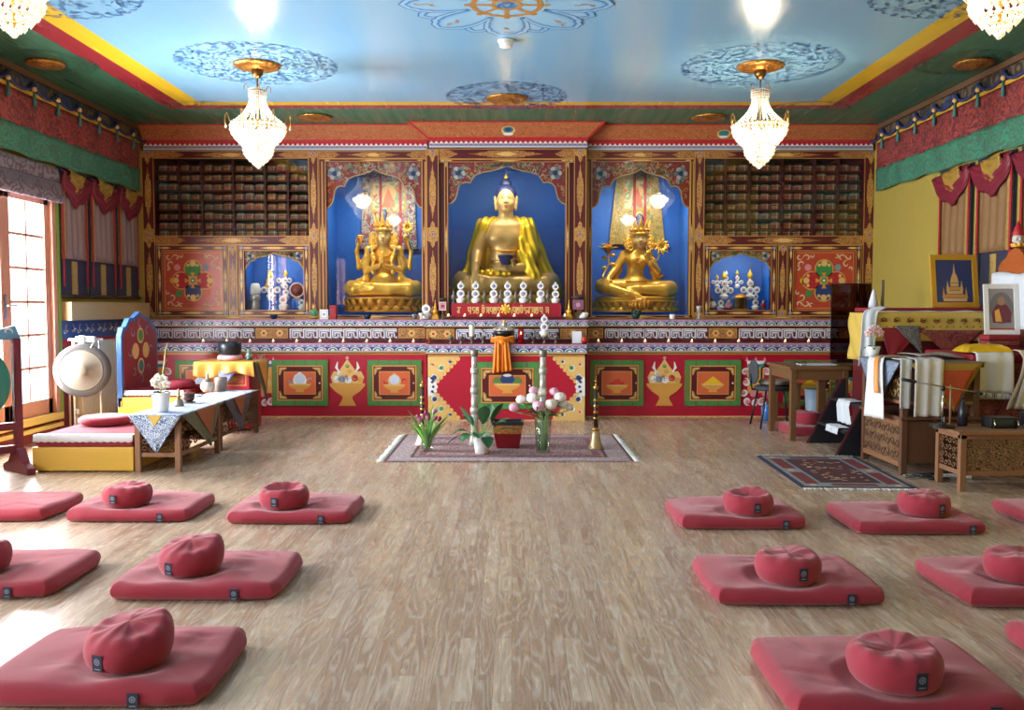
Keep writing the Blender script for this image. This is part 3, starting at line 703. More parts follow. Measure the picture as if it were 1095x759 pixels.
def arch(mb, x0, x1, y, zs, za, zt, m, prof=ARCH, t=.03):
    """carved board over an opening: cusped arch from springing zs to apex za, flat top zt"""
    W = (x1 - x0) / 2; c = (x0 + x1) / 2
    pts = [(x0 + u * W, zs + v * (za - zs)) for u, v in prof]; pts = pts + [(2 * c - x, z) for x, z in pts[-2::-1]]
    vs, fs = [], []
    for x, z in pts: vs += [(x, y, z), (x, y, zt), (x, y + t, z), (x, y + t, zt)]
    for i in range(len(pts) - 1):
        a, q = 4 * i, 4 * i + 4
        fs += [(a, a + 1, q + 1, q), (a + 2, q + 2, q + 3, a + 3), (a, q, q + 2, a + 2)]
    mb.add(vs, fs, m)
    Paint(mb, y).stroke(pts, .016, m_pgold, 1, False); p = Paint(mb, y)
    q = random.Random(int(W * 1000)); fz_ = lambda x: next((pts[i][1] + (pts[i + 1][1] - pts[i][1]) * (x - pts[i][0]) / max(1e-6, pts[i + 1][0] - pts[i][0]) for i in range(len(pts) - 1) if pts[i][0] <= x <= pts[i + 1][0]), za)
    for k in range(int(260 * W)):
        x = q.uniform(x0 + .02, x1 - .02); lo = fz_(x) + .025; hi = zt - .02
        if hi > lo: p.curl(x, q.uniform(lo, hi), q.uniform(.02, .034), q.uniform(0, 6.3), q.choice((-5, 5)), .011, q.choice((m_pgold, m_pgold, m_gold, m_wht, m_grn)), 1, 8)
    for e in (-1, 1):
        fx, fz = c + e * W * .82, zs + (zt - zs) * .74; s = min(.09, W * .16)
        for k in range(6): p.disc(fx + s * .55 * math.cos(k * PI / 3), fz + s * .55 * math.sin(k * PI / 3), s * .38, m_grey if k % 2 else m_wht, 2, 8)
        p.disc(fx, fz, s * .36, m_navy, 3, 8)
        for k in range(5): p.curl(c + e * W * (.25 + .13 * k), zt - .035 - .02 * k, .026, k * 1.1, 4.6 * e, .01, m_pgold if k % 2 else m_grn, 2)
def inner_frame(mb, x0, x1, z0, z1, y, w, d=.08):
    """maroon moulding round an opening, gold lined, with gilt corner and middle ornaments"""
    mb.box(x0, x0 + w, y, y + d, z0, z1, m_maroon); mb.box(x1 - w, x1, y, y + d, z0, z1, m_maroon); mb.box(x0 + w, x1 - w, y, y + d, z0, z0 + w, m_maroon); mb.box(x0 + w, x1 - w, y, y + d, z1 - w, z1, m_maroon)
    p = Paint(mb, y); g = .007; p.frame(x0, x1, z0, z1, g, m_gold, 1); p.frame(x0 + w - g, x1 - w + g, z0 + w - g, z1 - w + g, g, m_gold, 1)
    for e, xx in ((1, x0 + w / 2), (-1, x1 - w / 2)) if x1 - x0 > w * 6 else ():
        for f, zz in ((1, z0 + w / 2), (-1, z1 - w / 2)): p.disc(xx, zz, w * .3, m_grey, 2, 8); p.spear(xx + e * w * 1.1, zz, w * 1.1, w * .18, m_pgold, True); p.spear(xx, zz + f * w * 1.1, w * 1.1, w * .18, m_pgold)
    for zz in (z0 + w / 2, z1 - w / 2) if x1 - x0 > w * 6 else (): p.spear((x0 + x1) / 2, zz, min(.2, (x1 - x0) * .2), w * .2, m_pgold, True)
    for xx in (x0 + w / 2, x1 - w / 2): p.spear(xx, (z0 + z1) / 2, min(.2, (z1 - z0) * .2), w * .2, m_pgold); p.disc(xx, (z0 + z1) / 2, w * .26, m_grey, 2, 8)
def flower_panel(mb, x0, x1, z0, z1, y):
    """orange panel: four lobed petals round a jewel, pale cloud curls in the corners"""
    mb.box(x0, x1, y, y + .03, z0, z1, mat('vermilion_panel', '#b94632', .3)); p = Paint(mb, y); w = x1 - x0; h = z1 - z0; cx, cz = (x0 + x1) / 2, (z0 + z1) / 2
    p.frame(x0 + .02, x1 - .02, z0 + .02, z1 - .02, .007, m_gold, 1)
    for (a, m) in ((PI / 2, m_grn), (-PI / 2, m_navy), (0, m_redp), (PI, m_redp)):
        u, v = cx + w * .2 * math.cos(a), cz + h * .2 * math.sin(a); r = w * .155
        p.disc(u, v, r, m_gold, 2, 20); p.disc(u, v, r * .86, m, 3, 20)
        p.disc(u + r * .55 * math.cos(a), v + r * .55 * math.sin(a), r * .34, m_pgold, 4, 10)
        for e in (-1, 1): p.disc(u + r * .62 * math.cos(a + e * .95), v + r * .62 * math.sin(a + e * .95), r * .17, m_pgold, 4, 8)
        p.poly([(cx + w * .14 * math.cos(a + .3), cz + h * .14 * math.sin(a + .3)), (cx + w * .05 * math.cos(a), cz + h * .05 * math.sin(a)), (cx + w * .14 * math.cos(a - .3), cz + h * .14 * math.sin(a - .3))], m_gold, 4)
    p.disc(cx, cz, w * .07, m_gold, 5); p.disc(cx, cz, w * .045, m_grn, 6); p.disc(cx, cz, w * .02, m_wht, 7)
    for i, (a, b, m) in enumerate(((-.26, .22, m_pink), (.22, .22, m_grey), (-.24, -.22, m_grn), (.24, -.22, m_or), (-.33, 0, m_yel))): p.disc(cx + a * w, cz + b * h, w * .055, m, 2)
    mc = mat('pale_cloud_paint', '#d8b88c', .45)
    for e in (-1, 1):
        for f in (-1, 1):
            for (a, b, r0, st) in ((.28, .38, .05, 0), (.36, .28, .05, 1), (.4, .4, .04, 2), (.2, .42, .03, 3), (.42, .2, .03, 4)):
                p.curl(cx + e * a * w, cz + f * b * h, r0 * w * 1.3, st * 1.3 + (0 if e > 0 else PI), 4.8 * e * f, .02, mc, 2, 12)
NCOL = 4

def book_cabinet(side, lab):
    m_ = lambda a: (a if side < 0 else 934.0 - (a - 155) * 192.5 / 186.5)     # mirrored across the middle of the wall
    xs = lambda a: U(m_(a), YS)
    X = lambda a, b: tuple(sorted((xs(a), xs(b))))
    r = thing('book_cabinet', lab, 'cabinet', ((xs(155) + xs(338)) / 2, YS, ZU0))
    zr0, zr1 = V(262, YS), V(252, YS); ztop = V(169.5, YS); zlow = V(337.5, YS)
    b = MB()
    post(b, *X(154, 166.5), YS, ZU0, ZU1); post(b, *X(331, 341.5), YS, ZU0, ZU1)
    rail(b, *X(166.5, 331), YS, zr0, zr1); rail(b, *X(166.5, 331), YS, ZU0, zlow); rail(b, *X(166.5, 331), YS, ztop, ZU1)
    post(b, *X(244.5, 254), YS, zlow, zr0)
    b.build('frame', r, True)
    ix0, ix1 = X(167.5, 330)
    b = MB(); b.box(ix0 - .1, ix1 + .1, YS + .46, YS + .48, ZU0, ZU1, m_dkwood); b.box(ix0 - .1, ix0 - .02, YS + .12, YS + .46, ZU0, ZU1, m_dkwood); b.box(ix1 + .02, ix1 + .1, YS + .12, YS + .46, ZU0, ZU1, m_dkwood); b.build('carcass', r, True)
    rows = [172, 182.3, 192.6, 203, 213.3, 223.7, 234, 244.4, 252.6]
    for k in range(1, 9):
        b = MB(); z = V(rows[k], YS); b.box(ix0 - .02, ix1 + .02, YS + .06, YS + .46, z - .008, z + .008, m_dkwood); b.build('shelf', r, True)
    cols = [167.5, 191.6, 216, 249.6, 283.5, 308, 330]
    for k in range(1, 6):
        b = MB(); x = xs(cols[k]); b.box(x - .011, x + .011, YS + .05, YS + .46, zr1, ztop, m_dkwood); b.build('divider', r, True)
    b = MB(); b.box(ix0, ix1, YS + .03, YS + .034, zr1, ztop, m_cabglass); b.build('glass_pane', r, True)
    # painted panel and the glazed offering niche below
    fx0, fx1 = X(167.5, 243.5); b = MB(); inner_frame(b, fx0, fx1, zlow, zr0, YS + .01, .07); flower_panel(b, fx0 + .07, fx1 - .07, zlow + .07, zr0 - .07, YS + .03); b.build('painted_panel', r, True, label='vermilion panel with four petals')
    nx0, nx1 = X(255, 330.5); b = MB(); inner_frame(b, nx0, nx1, zlow, zr0, YS + .01, .07); b.build('niche_frame', r, True)
    n0, n1, q0, q1 = nx0 + .07, nx1 - .07, zlow + .07, zr0 - .07
    b = MB(); arch(b, n0, n1, YS + .035, q0 + (q1 - q0) * .68, q1 - .03, q1, m_span, ARCH2, .02); b.build('niche_arch', r, True)
    b = MB(); b.box(n0 - .02, n1 + .02, YS + .45, YS + .455, q0 - .02, q1 + .02, m_blue); b.box(n0 - .02, n0, YS + .06, YS + .45, q0, q1, m_blue); b.box(n1, n1 + .02, YS + .06, YS + .45, q0, q1, m_blue); b.box(n0, n1, YS + .06, YS + .45, q0 - .02, q0, m_blue); b.box(n0, n1, YS + .06, YS + .45, q1, q1 + .02, m_blue)
    b.box(n0, n1, YS + .2, YS + .45, q0, q0 + .13, m_blue); b.box(n0, n1, YS + .32, YS + .45, q0 + .13, q0 + .28, m_blue); b.build('niche_lining', r, True)
    b = MB(); b.box(n0, n1, YS + .022, YS + .026, q0, q1, m_cabglass); b.build('niche_glass', r, True)
    # the wrapped scripture books, each a bundle of its own
    sname = 'left' if side < 0 else 'right'
    cnt = [2, 2, 3, 3, 2, 2]; R_ = random.Random(5 + side)
    ordn = ['top', 'second', 'third', 'fourth', 'fifth', 'sixth', 'seventh', 'bottom']; bays = ['first', 'second', 'third', 'fourth', 'fifth', 'last']; pos = {2: ['left bundle', 'right bundle'], 3: ['left bundle', 'middle bundle', 'right bundle']}
    for rr in range(8):
        zf = V(rows[rr + 1], YS) + .008; zc = V(rows[rr], YS) - .012
        for cc in range(6):
            a, c = sorted((xs(cols[cc]), xs(cols[cc + 1]))); a += .016; c -= .016; w = (c - a) / cnt[cc]
            for k in range(cnt[cc]):
                vkey = R_.randrange(len(BOOKS)); o = bpy.data.objects.new('scripture_book', BOOKS[vkey]); COL.objects.link(o)
                hh = min(zc - zf - .004, R_.uniform(.062, .088)); o.scale = (w * .97 / .13, 1, hh / .08)
                o.location = (a + w * (k + .5), YS + .07 + R_.uniform(0, .03), zf + .0005)
                bay = bays[cc] if side < 0 else bays[5 - cc]
                tag(o, '%s scripture bundle, %s book cabinet, %s shelf, %s bay from the left, %s' % (BCOL[vkey], sname, ordn[rr], bay, pos[cnt[cc]][k]), 'book', 'wrapped scriptures in the %s book cabinet' % sname)
    return r, (n0, n1, q0, q1)
BCOL = ['brown', 'grey', 'orange-tabbed', 'maroon', 'tan']
BOOKS = []
for i, (c, t) in enumerate((('#6a4a3a', '#a85a34'), ('#77706c', '#9a5a40'), ('#5c4038', '#cf7a3c'), ('#6c2c2a', '#b0603a'), ('#8a6a4a', '#a8483a'))):
    b = MB(); mc = mat('book_cloth_%d' % i, c, .8, var=.15); mt = mat('book_tab_%d' % i, t, .7, var=.1)
    prof = [(-.065, .0), (-.065, .05), (-.055, .07), (-.03, .08), (.03, .08), (.055, .07), (.065, .05), (.065, 0)]
    vs = [(x, 0, z) for x, z in prof] + [(x, .3, z) for x, z in prof]
    b.add(vs, [tuple(range(8)), tuple(range(15, 7, -1))] + [(k, k + 8, k + 9, k + 1) for k in range(7)], mc)
    b.box(-.05, .04, -.004, .0, .004, .04, mt); b.box(-.058, .058, -.003, 0, .052, .058, mat('book_cord', '#c7b08a', .8)); b.box(.02, .032, -.006, 0, .0, .07, mat('book_cord', '#c7b08a', .8))
    BOOKS.append(b.mesh('scripture_book'))
cabL, nicheL = book_cabinet(-1, 'tall book cabinet with scripture shelves at the left end of the altar wall')
cabR, nicheR = book_cabinet(1, 'tall book cabinet with scripture shelves at the right end of the altar wall')

def statue_niche(x0, x1, ox0, ox1, y, zt, zs, za, lab, posts):
    """tall glazed cabinet: posts, top rail, maroon frame, cusped arch, blue lining"""
    r = thing('statue_niche', lab, 'altar niche', ((x0 + x1) / 2, y, ZU0)); zb = V(334, y)
    b = MB(); rail(b, x0, x1, y, zt, ZU1)
    if y == YS: rail(b, x0, x1, y, ZU0, zb - .07)
    else: b.box(x0, x1, y, y + .1, ZU0, zb - .07, m_maroon)
    b.box(x0 + .002, ox0 - .031, y + .03, y + .1, ZU0, zt, m_maroon); b.box(ox1 + .031, x1 - .002, y + .03, y + .1, ZU0, zt, m_maroon)
    for (p, q) in posts: post(b, p, q, y - .01, ZU0, ZU1)
    b.build('frame', r, True)
    b = MB(); inner_frame(b, x0, ox0, zb - .07, zt, y + .01, .04); inner_frame(b, ox1, x1, zb - .07, zt, y + .01, .04)
    inner_frame(b, ox0 - .03, ox1 + .03, zb - .07, zt, y + .015, .035); b.build('moulding', r, True)
    b = MB(); arch(b, ox0, ox1, y + .04, zs, za, zt - .03, m_span); b.build('arch', r, True)
    yb = 12.1; b = MB(); b.box(ox0 - .05, ox1 + .05, yb, yb + .01, zb - .1, zt + .06, m_blue); b.box(ox0 - .045, ox0 - .03, y + .08, yb, zb - .1, zt, m_blue); b.box(ox1 + .03, ox1 + .045, y + .08, yb, zb - .1, zt, m_blue); b.box(ox0 - .05, ox1 + .05, y + .08, yb, zb - .1, zb - .03, m_blue); b.box(ox0 - .05, ox1 + .05, y + .08, yb, zt - .0, zt + .03, m_blue); b.build('lining', r, True)
    b = MB(); a_, b_ = ((y + .03, y + .03) if y == YC else (y + .034, y + .012)); b.add([(ox0, a_, zb), (ox1, a_, zb), (ox1, b_, zt - .03), (ox0, b_, zt - .03), (ox0, a_ + .004, zb), (ox1, a_ + .004, zb), (ox1, b_ + .004, zt - .03), (ox0, b_ + .004, zt - .03)], [(0, 1, 2, 3), (5, 4, 7, 6), (0, 4, 5, 1), (1, 5, 6, 2), (2, 6, 7, 3), (3, 7, 4, 0)], m_cabglass); b.build('glass_pane', r, True)
    return r, zb
nl, ZNB = statue_niche(U(341.5, YS) + .004, U(458.5, YS), U(349, YS), U(455, YS) - .04, YS, V(169.5, YS), V(222, YS), V(180, YS), 'glazed blue altar niche with the four-armed gilded statue, left of the middle', [])
nr, _ = statue_niche(U(625, YS), U(741.5, YS) - .004, U(630, YS) + .03, U(737, YS), YS, V(169.5, YS), V(222, YS), V(180, YS), 'glazed blue altar niche with the gilded statue between two lotus flowers, right of the middle', [])
nc, ZNC = statue_niche(U(456, YC), U(627, YC), U(479, YC), U(605, YC), YC, V(170, YC), V(218, YC), V(176, YC), 'widest glazed blue altar niche in the middle, with the blue-haired gilded statue', [(U(456.5, YC), U(469.5, YC)), (U(613.5, YC), U(626.5, YC))])

# ---------------- cornices: slanted scroll board over zigzag and pale mouldings
def cornice(x0, x1, y, spread, lab, ends):
    r = thing('cornice', lab, 'cornice', ((x0 + x1) / 2, y, ZU1)); z0, z1, z2 = ZU1, ZU1 + .1, H - .002
    b = MB(); b.box(x0, x1, y - .05, y + .2, z0, z1, m_maroon); p = Paint(b, y - .05); h = z1 - z0
    p.rect(x0, x1, z0, z0 + h * .3, m_grey, 1); p.rect(x0, x1, z0 + h * .12, z0 + h * .2, m_wht, 2); p.rect(x0, x1, z0 + h * .3, z0 + h * .55, m_lav, 1); p.rect(x0, x1, z0 + h * .55, z1, m_redp, 1)
    n = int((x1 - x0) / .06)
    for i in range(n):
        u = x0 + (x1 - x0) * i / n; d = (x1 - x0) / n; p.poly([(u, z0 + h * .52), (u + d * .5, z0 + h * .85), (u + d, z0 + h * .52)], m_wht, 2); p.disc(u + d / 2, z0 + h * .42, h * .07, m_navy, 3, 6)
    b.build('zigzag_moulding', r, True)
    b = MB(); s = .15; e0, e1 = spread if ends else (0, 0)
    a = [(x0, y - .06, z1), (x1, y - .06, z1), (x1 + e1, y - .06 - s, z2), (x0 - e0, y - .06 - s, z2), (x0, y + .2, z1), (x1, y + .2, z1), (x1 + e1, y + .2, z2), (x0 - e0, y + .2, z2)]
    b.add(a, [(0, 1, 2, 3), (4, 7, 6, 5), (0, 3, 7, 4), (1, 5, 6, 2), (3, 2, 6, 7), (0, 4, 5, 1)], m_corn)
    M = Matrix.Translation(Vector((0, y - .0612, z1))) @ Matrix.Rotation(math.atan2(s, z2 - z1), 4, 'X'); L = math.hypot(s, z2 - z1); p = Paint(b, 0, M=M)
    p.rect(x0, x1, 0, .03, m_redp, 1)
    p.poly([(x0 - e0 * .93, L - .016), (x1 + e1 * .93, L - .016), (x1 + e1, L), (x0 - e0, L)], m_redp, 1)
    if ends:
        for xx, e in ((x0, -e0), (x1, e1)): p.poly([(xx, 0), (xx + e, L), (xx + e - math.copysign(.03, e), L), (xx - math.copysign(.03, e), 0)], m_redp, 2)
        cx = (x0 + x1) / 2
        p.disc(cx, L * .5, .085, m_pgold, 2, sz=.7); p.disc(cx, L * .55, .065, m_teal, 3, sz=.6); p.disc(cx, L * .55, .04, m_navy, 4, sz=.6); p.disc(cx, L * .3, .06, m_wht, 4, sz=.3)
    else:
        cx = x0 + (x1 - x0) * (.48 if x0 < 0 else .47); p.disc(cx, L * .45, .085, m_pgold, 2, sz=.7); p.disc(cx, L * .5, .065, m_teal, 3, sz=.6); p.disc(cx, L * .3, .055, m_wht, 4, sz=.3)
    b.build('scroll_board', r, True); return r
cornice(U(460, YC), U(627, YC), YC - .02, (U(460, YC) - U(438, YC), U(645, YC) - U(627, YC)), 'projecting orange scroll cornice above the middle niche', True)
cornice(-4.55, U(461, YS) - .03, YS, None, 'long orange scroll cornice over the left half of the altar wall', False)
cornice(U(626, YS) + .02, 4.46, YS, None, 'long orange scroll cornice over the right half of the altar wall', False)
# ================================================================ chandeliers
m_brass = mat('brass', '#b98a4a', .28, 1.); m_brassd = mat('dark_brass', '#7a5a34', .35, 1.)
def crystal_material():
    n = NT('cut_crystal', .08, 0, .8); n.color('#fbf8f0'); n.b.inputs['Transmission Weight'].default_value = .0
    n.b.inputs['Coat Weight'].default_value = .5
    # lamp light glows through the glass: translucent mix
    t = n.t; tr = t.nodes.new('ShaderNodeBsdfTranslucent'); tr.inputs[0].default_value = lin('#fffaf0') + (1,); mx = t.nodes.new('ShaderNodeMixShader'); mx.inputs[0].default_value = .6
    t.links.new(n.b.outputs[0], mx.inputs[1]); t.links.new(tr.outputs[0], mx.inputs[2]); t.links.new(mx.outputs[0], t.nodes['Material Output'].inputs[0])
    return n.m
m_crys = crystal_material(); m_bulb = mat('lit_bulb', '#ffedcc', .4, emit=80)
OCT = [(1, 0, 0), (-1, 0, 0), (0, 1, 0), (0, -1, 0), (0, 0, 1), (0, 0, -1)]; OCF = [(0, 2, 4), (2, 1, 4), (1, 3, 4), (3, 0, 4), (2, 0, 5), (1, 2, 5), (3, 1, 5), (0, 3, 5)]
def bead(mb, p, r, lz=1.): mb.add([(p[0] + a * r, p[1] + b * r, p[2] + c * r * lz) for a, b, c in OCT], OCF, m_crys)
def make_chandelier(x, y, lab):
    t = thing('chandelier', lab, 'chandelier', (x, y, 2.58)); h = H - 2.58     # local z: 0 = bottom finial, h = ceiling
    b = MB(); b.lathe([(.02, h - .05), (.06, h - .05), (.075, h - .032), (.16, h - .028), (.185, h - .032), (.21, h - .018), (.215, h - .0035)], m_rose, n=32); b.build('ceiling_rose', t)
    b = MB(); b.lathe([(.012, h - .13), (.03, h - .12), (.05, h - .09), (.055, h - .05)], m_brassd, n=16); b.build('canopy', t)
    b = MB(); b.tube([(0, 0, h - .12), (0, 0, .68)], .007, m_brassd, 6); b.build('rod', t)
    b = MB()
    for r, z, w in ((.075, .705, .012), (.23, .4, .012), (.235, .36, .01), (.145, .21, .008), (.115, .15, .007), (.085, .11, .007), (.045, .065, .006)):
        b.tube([(r * math.cos(2 * PI * i / 28), r * math.sin(2 * PI * i / 28), z) for i in range(28)], w * .6, m_brass, 5, closed=True)
    for k in range(6):
        a = PI / 3 * k
        b.tube([(.23 * math.cos(a), .23 * math.sin(a), .4), (.1 * math.cos(a), .1 * math.sin(a), .42), (0, 0, .43)], .005, m_brass, 5)
    b.tube([(0, 0, .7), (0, 0, .05)], .009, m_brass, 6); b.build('frame', t)
    b = MB()
    for k in range(24):          # crown band and the curved strands down to the ring
        a = 2 * PI * k / 24
        for z in (.72, .7, .68, .66): bead(b, (.078 * math.cos(a), .078 * math.sin(a), z), .0095)
        for i in range(15):
            s = i / 14; r = .07 + .17 * s ** 2.1; bead(b, (r * math.cos(a), r * math.sin(a), .65 - .24 * s), .0095)
    b.build('bead_curtain', t, kind='stuff')
    b = MB()
    rows = [(.242, .385, 36, .018), (.24, .35, 36, .019), (.225, .315, 34, .019), (.2, .28, 32, .019), (.172, .25, 28, .018), (.15, .225, 26, .016), (.128, .195, 22, .017), (.128, .165, 22, .017), (.122, .138, 20, .017), (.104, .11, 18, .016), (.078, .08, 14, .016), (.045, .048, 9, .015), (.018, .028, 4, .014)]
    for r, z, n, q in rows:
        for i in range(n): bead(b, (r * math.cos(2 * PI * i / n), r * math.sin(2 * PI * i / n), z), q, 1.25)
    b.build('crystal_tiers', t, kind='stuff')
    b = MB(); b.ball((0, 0, .016), .016, m_crys, 8); b.build('finial', t)
    for k in range(6):
        a = PI / 3 * k + .26; c, s = math.cos(a), math.sin(a)
        b = MB(); b.tube([(q * c, q * s, z) for q, z in ((.22, .4), (.25, .43), (.262, .475), (.275, .5), (.29, .475), (.292, .42), (.285, .39))], .0045, m_brass, 5); bead(b, (.285 * c, .285 * s, .375), .013, 1.5); b.build('arm', t)
    for k in range(4):
        a = PI / 2 * k + .4; c, s = math.cos(a), math.sin(a)
        b = MB(); b.tube([(q * c, q * s, z) for q, z in ((.078, .71), (.085, .74), (.1, .765), (.118, .75), (.12, .7))], .0035, m_brass, 5); b.build('hook', t)
    for k in range(6):
        a = PI / 3 * k; c, s = math.cos(a), math.sin(a)
        b = MB(); b.ball((.13 * c, .13 * s, .34), .022, m_bulb, 8, squash=(1, 1, 1.5)); b.build('bulb', t)
    return t
ch = make_chandelier(CHX[0][0], CHX[0][1], 'lit crystal chandelier hanging before the left book cabinet')
for (x, y), l in zip(CHX[1:], ('lit crystal chandelier hanging before the right book cabinet', 'lit crystal chandelier above the near left cushions, cut by the photo corner', 'lit crystal chandelier above the near right cushions, cut by the photo corner')):
    dup(ch, (x, y, 2.58), None, l)
for (x, y) in CHX:
    l = bpy.data.lights.new('chandelier_light', 'POINT'); l.energy = 26; l.color = (1, .84, .6); l.shadow_soft_size = .12
    o = bpy.data.objects.new('chandelier_light', l); COL.objects.link(o); o.location = (x, y, 2.9)
# ================================================================ daylight, camera, view
w = bpy.data.worlds.new('World'); SC.world = w; w.use_nodes = True
w.node_tree.nodes['Background'].inputs[0].default_value = (.85, .93, 1, 1); w.node_tree.nodes['Background'].inputs[1].default_value = 3.
for (a, c), E_ in zip(DOORS, (490, 250, 180, 110)):
    l = bpy.data.lights.new('daylight', 'AREA'); l.shape = 'RECTANGLE'; l.size = 2.2; l.size_y = c - a - .1; l.energy = E_; l.color = (.86, .94, 1); l.spread = math.radians(170)
    o = bpy.data.objects.new('daylight', l); COL.objects.link(o); o.location = (XL - .25, (a + c) / 2, 1.4); o.rotation_euler = (0, -PI / 2, 0)
cam = bpy.data.cameras.new('camera'); co = bpy.data.objects.new('camera', cam); COL.objects.link(co); SC.camera = co
co.location = (0, 0, CAM_H); co.rotation_euler = (PI / 2 - PITCH, 0, 0); cam.sensor_fit = 'HORIZONTAL'; cam.sensor_width = 36; cam.lens = FPX / 1095 * 36; cam.clip_end = 100
SC.view_settings.view_transform = 'Standard'; SC.view_settings.look = 'None'; SC.view_settings.gamma = 1; SC.view_settings.exposure = .72
SC.view_settings.use_curve_mapping = False
cy = SC.cycles; cy.use_denoising = True; cy.max_bounces = 7; cy.diffuse_bounces = 4; cy.glossy_bounces = 3; cy.transmission_bounces = 6; cy.transparent_max_bounces = 12; cy.caustics_reflective = False; cy.caustics_refractive = False; cy.sample_clamp_indirect = 6
# ================================================================ gilded statues
def gilt(name, h, rough, var=.12):
    n = NT(name, rough, .38); v = n.co(); a = lin(h); n.color(n.mix(n.noise(v, 6, 3), tuple(x * (1 - var) for x in a), tuple(min(1, x * (1 + var)) for x in a))); return n.m
m_gilt = gilt('gilded_metal', '#f7b848', .34); m_giltpale = gilt('pale_gilt_skin', '#d6aa66', .36); m_giltdeep = gilt('deep_gilt', '#d98f2c', .38)
m_robe = gilt('yellow_gold_silk', '#efc225', .42); m_robe.node_tree.nodes['Principled BSDF'].inputs['Metallic'].default_value = .55
m_hair = mat('dark_blue_hair', '#1c2348', .5); m_lipp = mat('coral_lip_paint', '#c2604a', .4); m_eyew = mat('eye_paint', '#efe6d2', .4); m_eyed = mat('eye_line_paint', '#2a2436', .4)
m_face = gilt('matte_gold_face', '#dfb56c', .45); m_face.node_tree.nodes['Principled BSDF'].inputs['Metallic'].default_value = .25

def add_head(s, c, k, tilt=0.):
    """head with brow, nose, lips, chin and long ears; c = centre of the skull, k = half head height"""
    x, y, z = c
    s.ell((x, y, z), (.72 * k, .8 * k, 1. * k), k=.02); s.ell((x, y - .12 * k, z - .5 * k), (.56 * k, .62 * k, .5 * k), k=.03)
    s.ell((x, y - .62 * k, z - .8 * k), (.2 * k, .14 * k, .13 * k), k=.03)                     # chin
    s.cap((x, y - .74 * k, z + .12 * k), (x, y - .9 * k, z - .24 * k), .055 * k, .1 * k, k=.012)   # nose
    for e in (-1, 1):
        s.ell((x + e * .1 * k, y - .8 * k, z - .26 * k), .07 * k, k=.012)
        s.chain([(x + e * .1 * k, y - .75 * k, z + .18 * k), (x + e * .3 * k, y - .72 * k, z + .27 * k), (x + e * .5 * k, y - .58 * k, z + .16 * k)], [.045 * k] * 3, k=.015)   # brow
        s.ell((x + e * .29 * k, y - .66 * k, z + .04 * k), (.17 * k, .1 * k, .075 * k), k=.01)    # lid
        s.chain([(x + e * .72 * k, y - .02 * k, z + .2 * k), (x + e * .84 * k, y + .02 * k, z + .12 * k), (x + e * .8 * k, y, z - .3 * k), (x + e * .74 * k, y - .02 * k, z - .72 * k)], [.08 * k, .1 * k, .09 * k, .11 * k], k=.012)   # ear
        s.ell((x + e * .36 * k, y - .56 * k, z - .3 * k), (.2 * k, .16 * k, .2 * k), k=.03)      # cheek
    s.cap((x - .15 * k, y - .76 * k, z - .5 * k), (x + .15 * k, y - .76 * k, z - .5 * k), .052 * k, k=.01); s.cap((x - .1 * k, y - .75 * k, z - .6 * k), (x + .1 * k, y - .75 * k, z - .6 * k), .05 * k, k=.01)   # lips
def face_paint(par, c, k):
    b = MB(); x, y, z = c
    for e in (-1, 1):
        b.ball((x + e * .29 * k, y - .735 * k, z + .02 * k), .13 * k, m_eyew, 10, squash=(1, .3, .28)); b.ball((x + e * .28 * k, y - .765 * k, z + .025 * k), .05 * k, m_eyed, 8, squash=(1, .4, .8))
        b.tube([(x + e * .12 * k, y - .77 * k, z + .05 * k), (x + e * .29 * k, y - .775 * k, z + .1 * k), (x + e * .46 * k, y - .69 * k, z + .04 * k)], .016 * k, m_eyed, 5)
        b.tube([(x + e * .12 * k, y - .8 * k, z + .24 * k), (x + e * .3 * k, y - .775 * k, z + .32 * k), (x + e * .5 * k, y - .63 * k, z + .22 * k)], .016 * k, m_eyed, 5)
    b.ball((x, y - .81 * k, z - .5 * k), .15 * k, m_lipp, 10, squash=(1, .25, .3)); b.ball((x, y - .8 * k, z - .6 * k), .12 * k, m_lipp, 10, squash=(1, .25, .35))
    return b.build('face_paint', par)
def fingers(s, wrist, knuck, tips, r, k=.006):
    """palm from the wrist to four knuckles, four bent fingers to the tips"""
    for kn, tp in zip(knuck, tips):
        s.cap(wrist, kn, r * 1.5, r * 1.15, k=.02)
        mid = tuple((a + b) / 2 + d for a, b, d in zip(kn, tp, (0, -.012, .008))); s.chain([kn, mid, tp], [r, r * .92, r * .75], k=k)
def lotus_base(par, rx, ry, z0, z1, m, n=22):
    b = MB(); b.lathe([(1, 0), (1, .18), (.9, .3), (.82, .5), (.9, .78), (.97, .86), (.97, 1)], m, (0, 0, z0), 48, sx=1, M=Matrix.Diagonal((rx, ry, 1, 1)) if False else None) if False else None
    h = z1 - z0; M = Matrix.Translation((0, 0, z0)) @ Matrix.Diagonal((rx, ry, h, 1))
    b.lathe([(1, 0), (1, .16), (.88, .26), (.84, .5), (.9, .8), (.97, .86), (.97, 1)], m, n=48, M=M)
    for row, (za, zb, ra, rb, up) in enumerate(((.2, .88, .86, 1.02, 1), (.52, .12, .86, 1.04, -1))):
        for i in range(n):
            a = 2 * PI * (i + .5 * row) / n; w = PI / n * .92
            def fn(u, v):
                t = (u - .5) * 2; wid = w * (1 - .75 * v ** 3); rr = ra + (rb - ra) * v ** .7 + .04 * (1 - t * t) * math.sin(PI * min(1, v * 1.05))
                return (rr * math.cos(a + t * wid), rr * math.sin(a + t * wid), za + (zb - za) * v)
            b.grid(fn, 4, 5, m, M=M)
    return b.build('lotus_base', par)
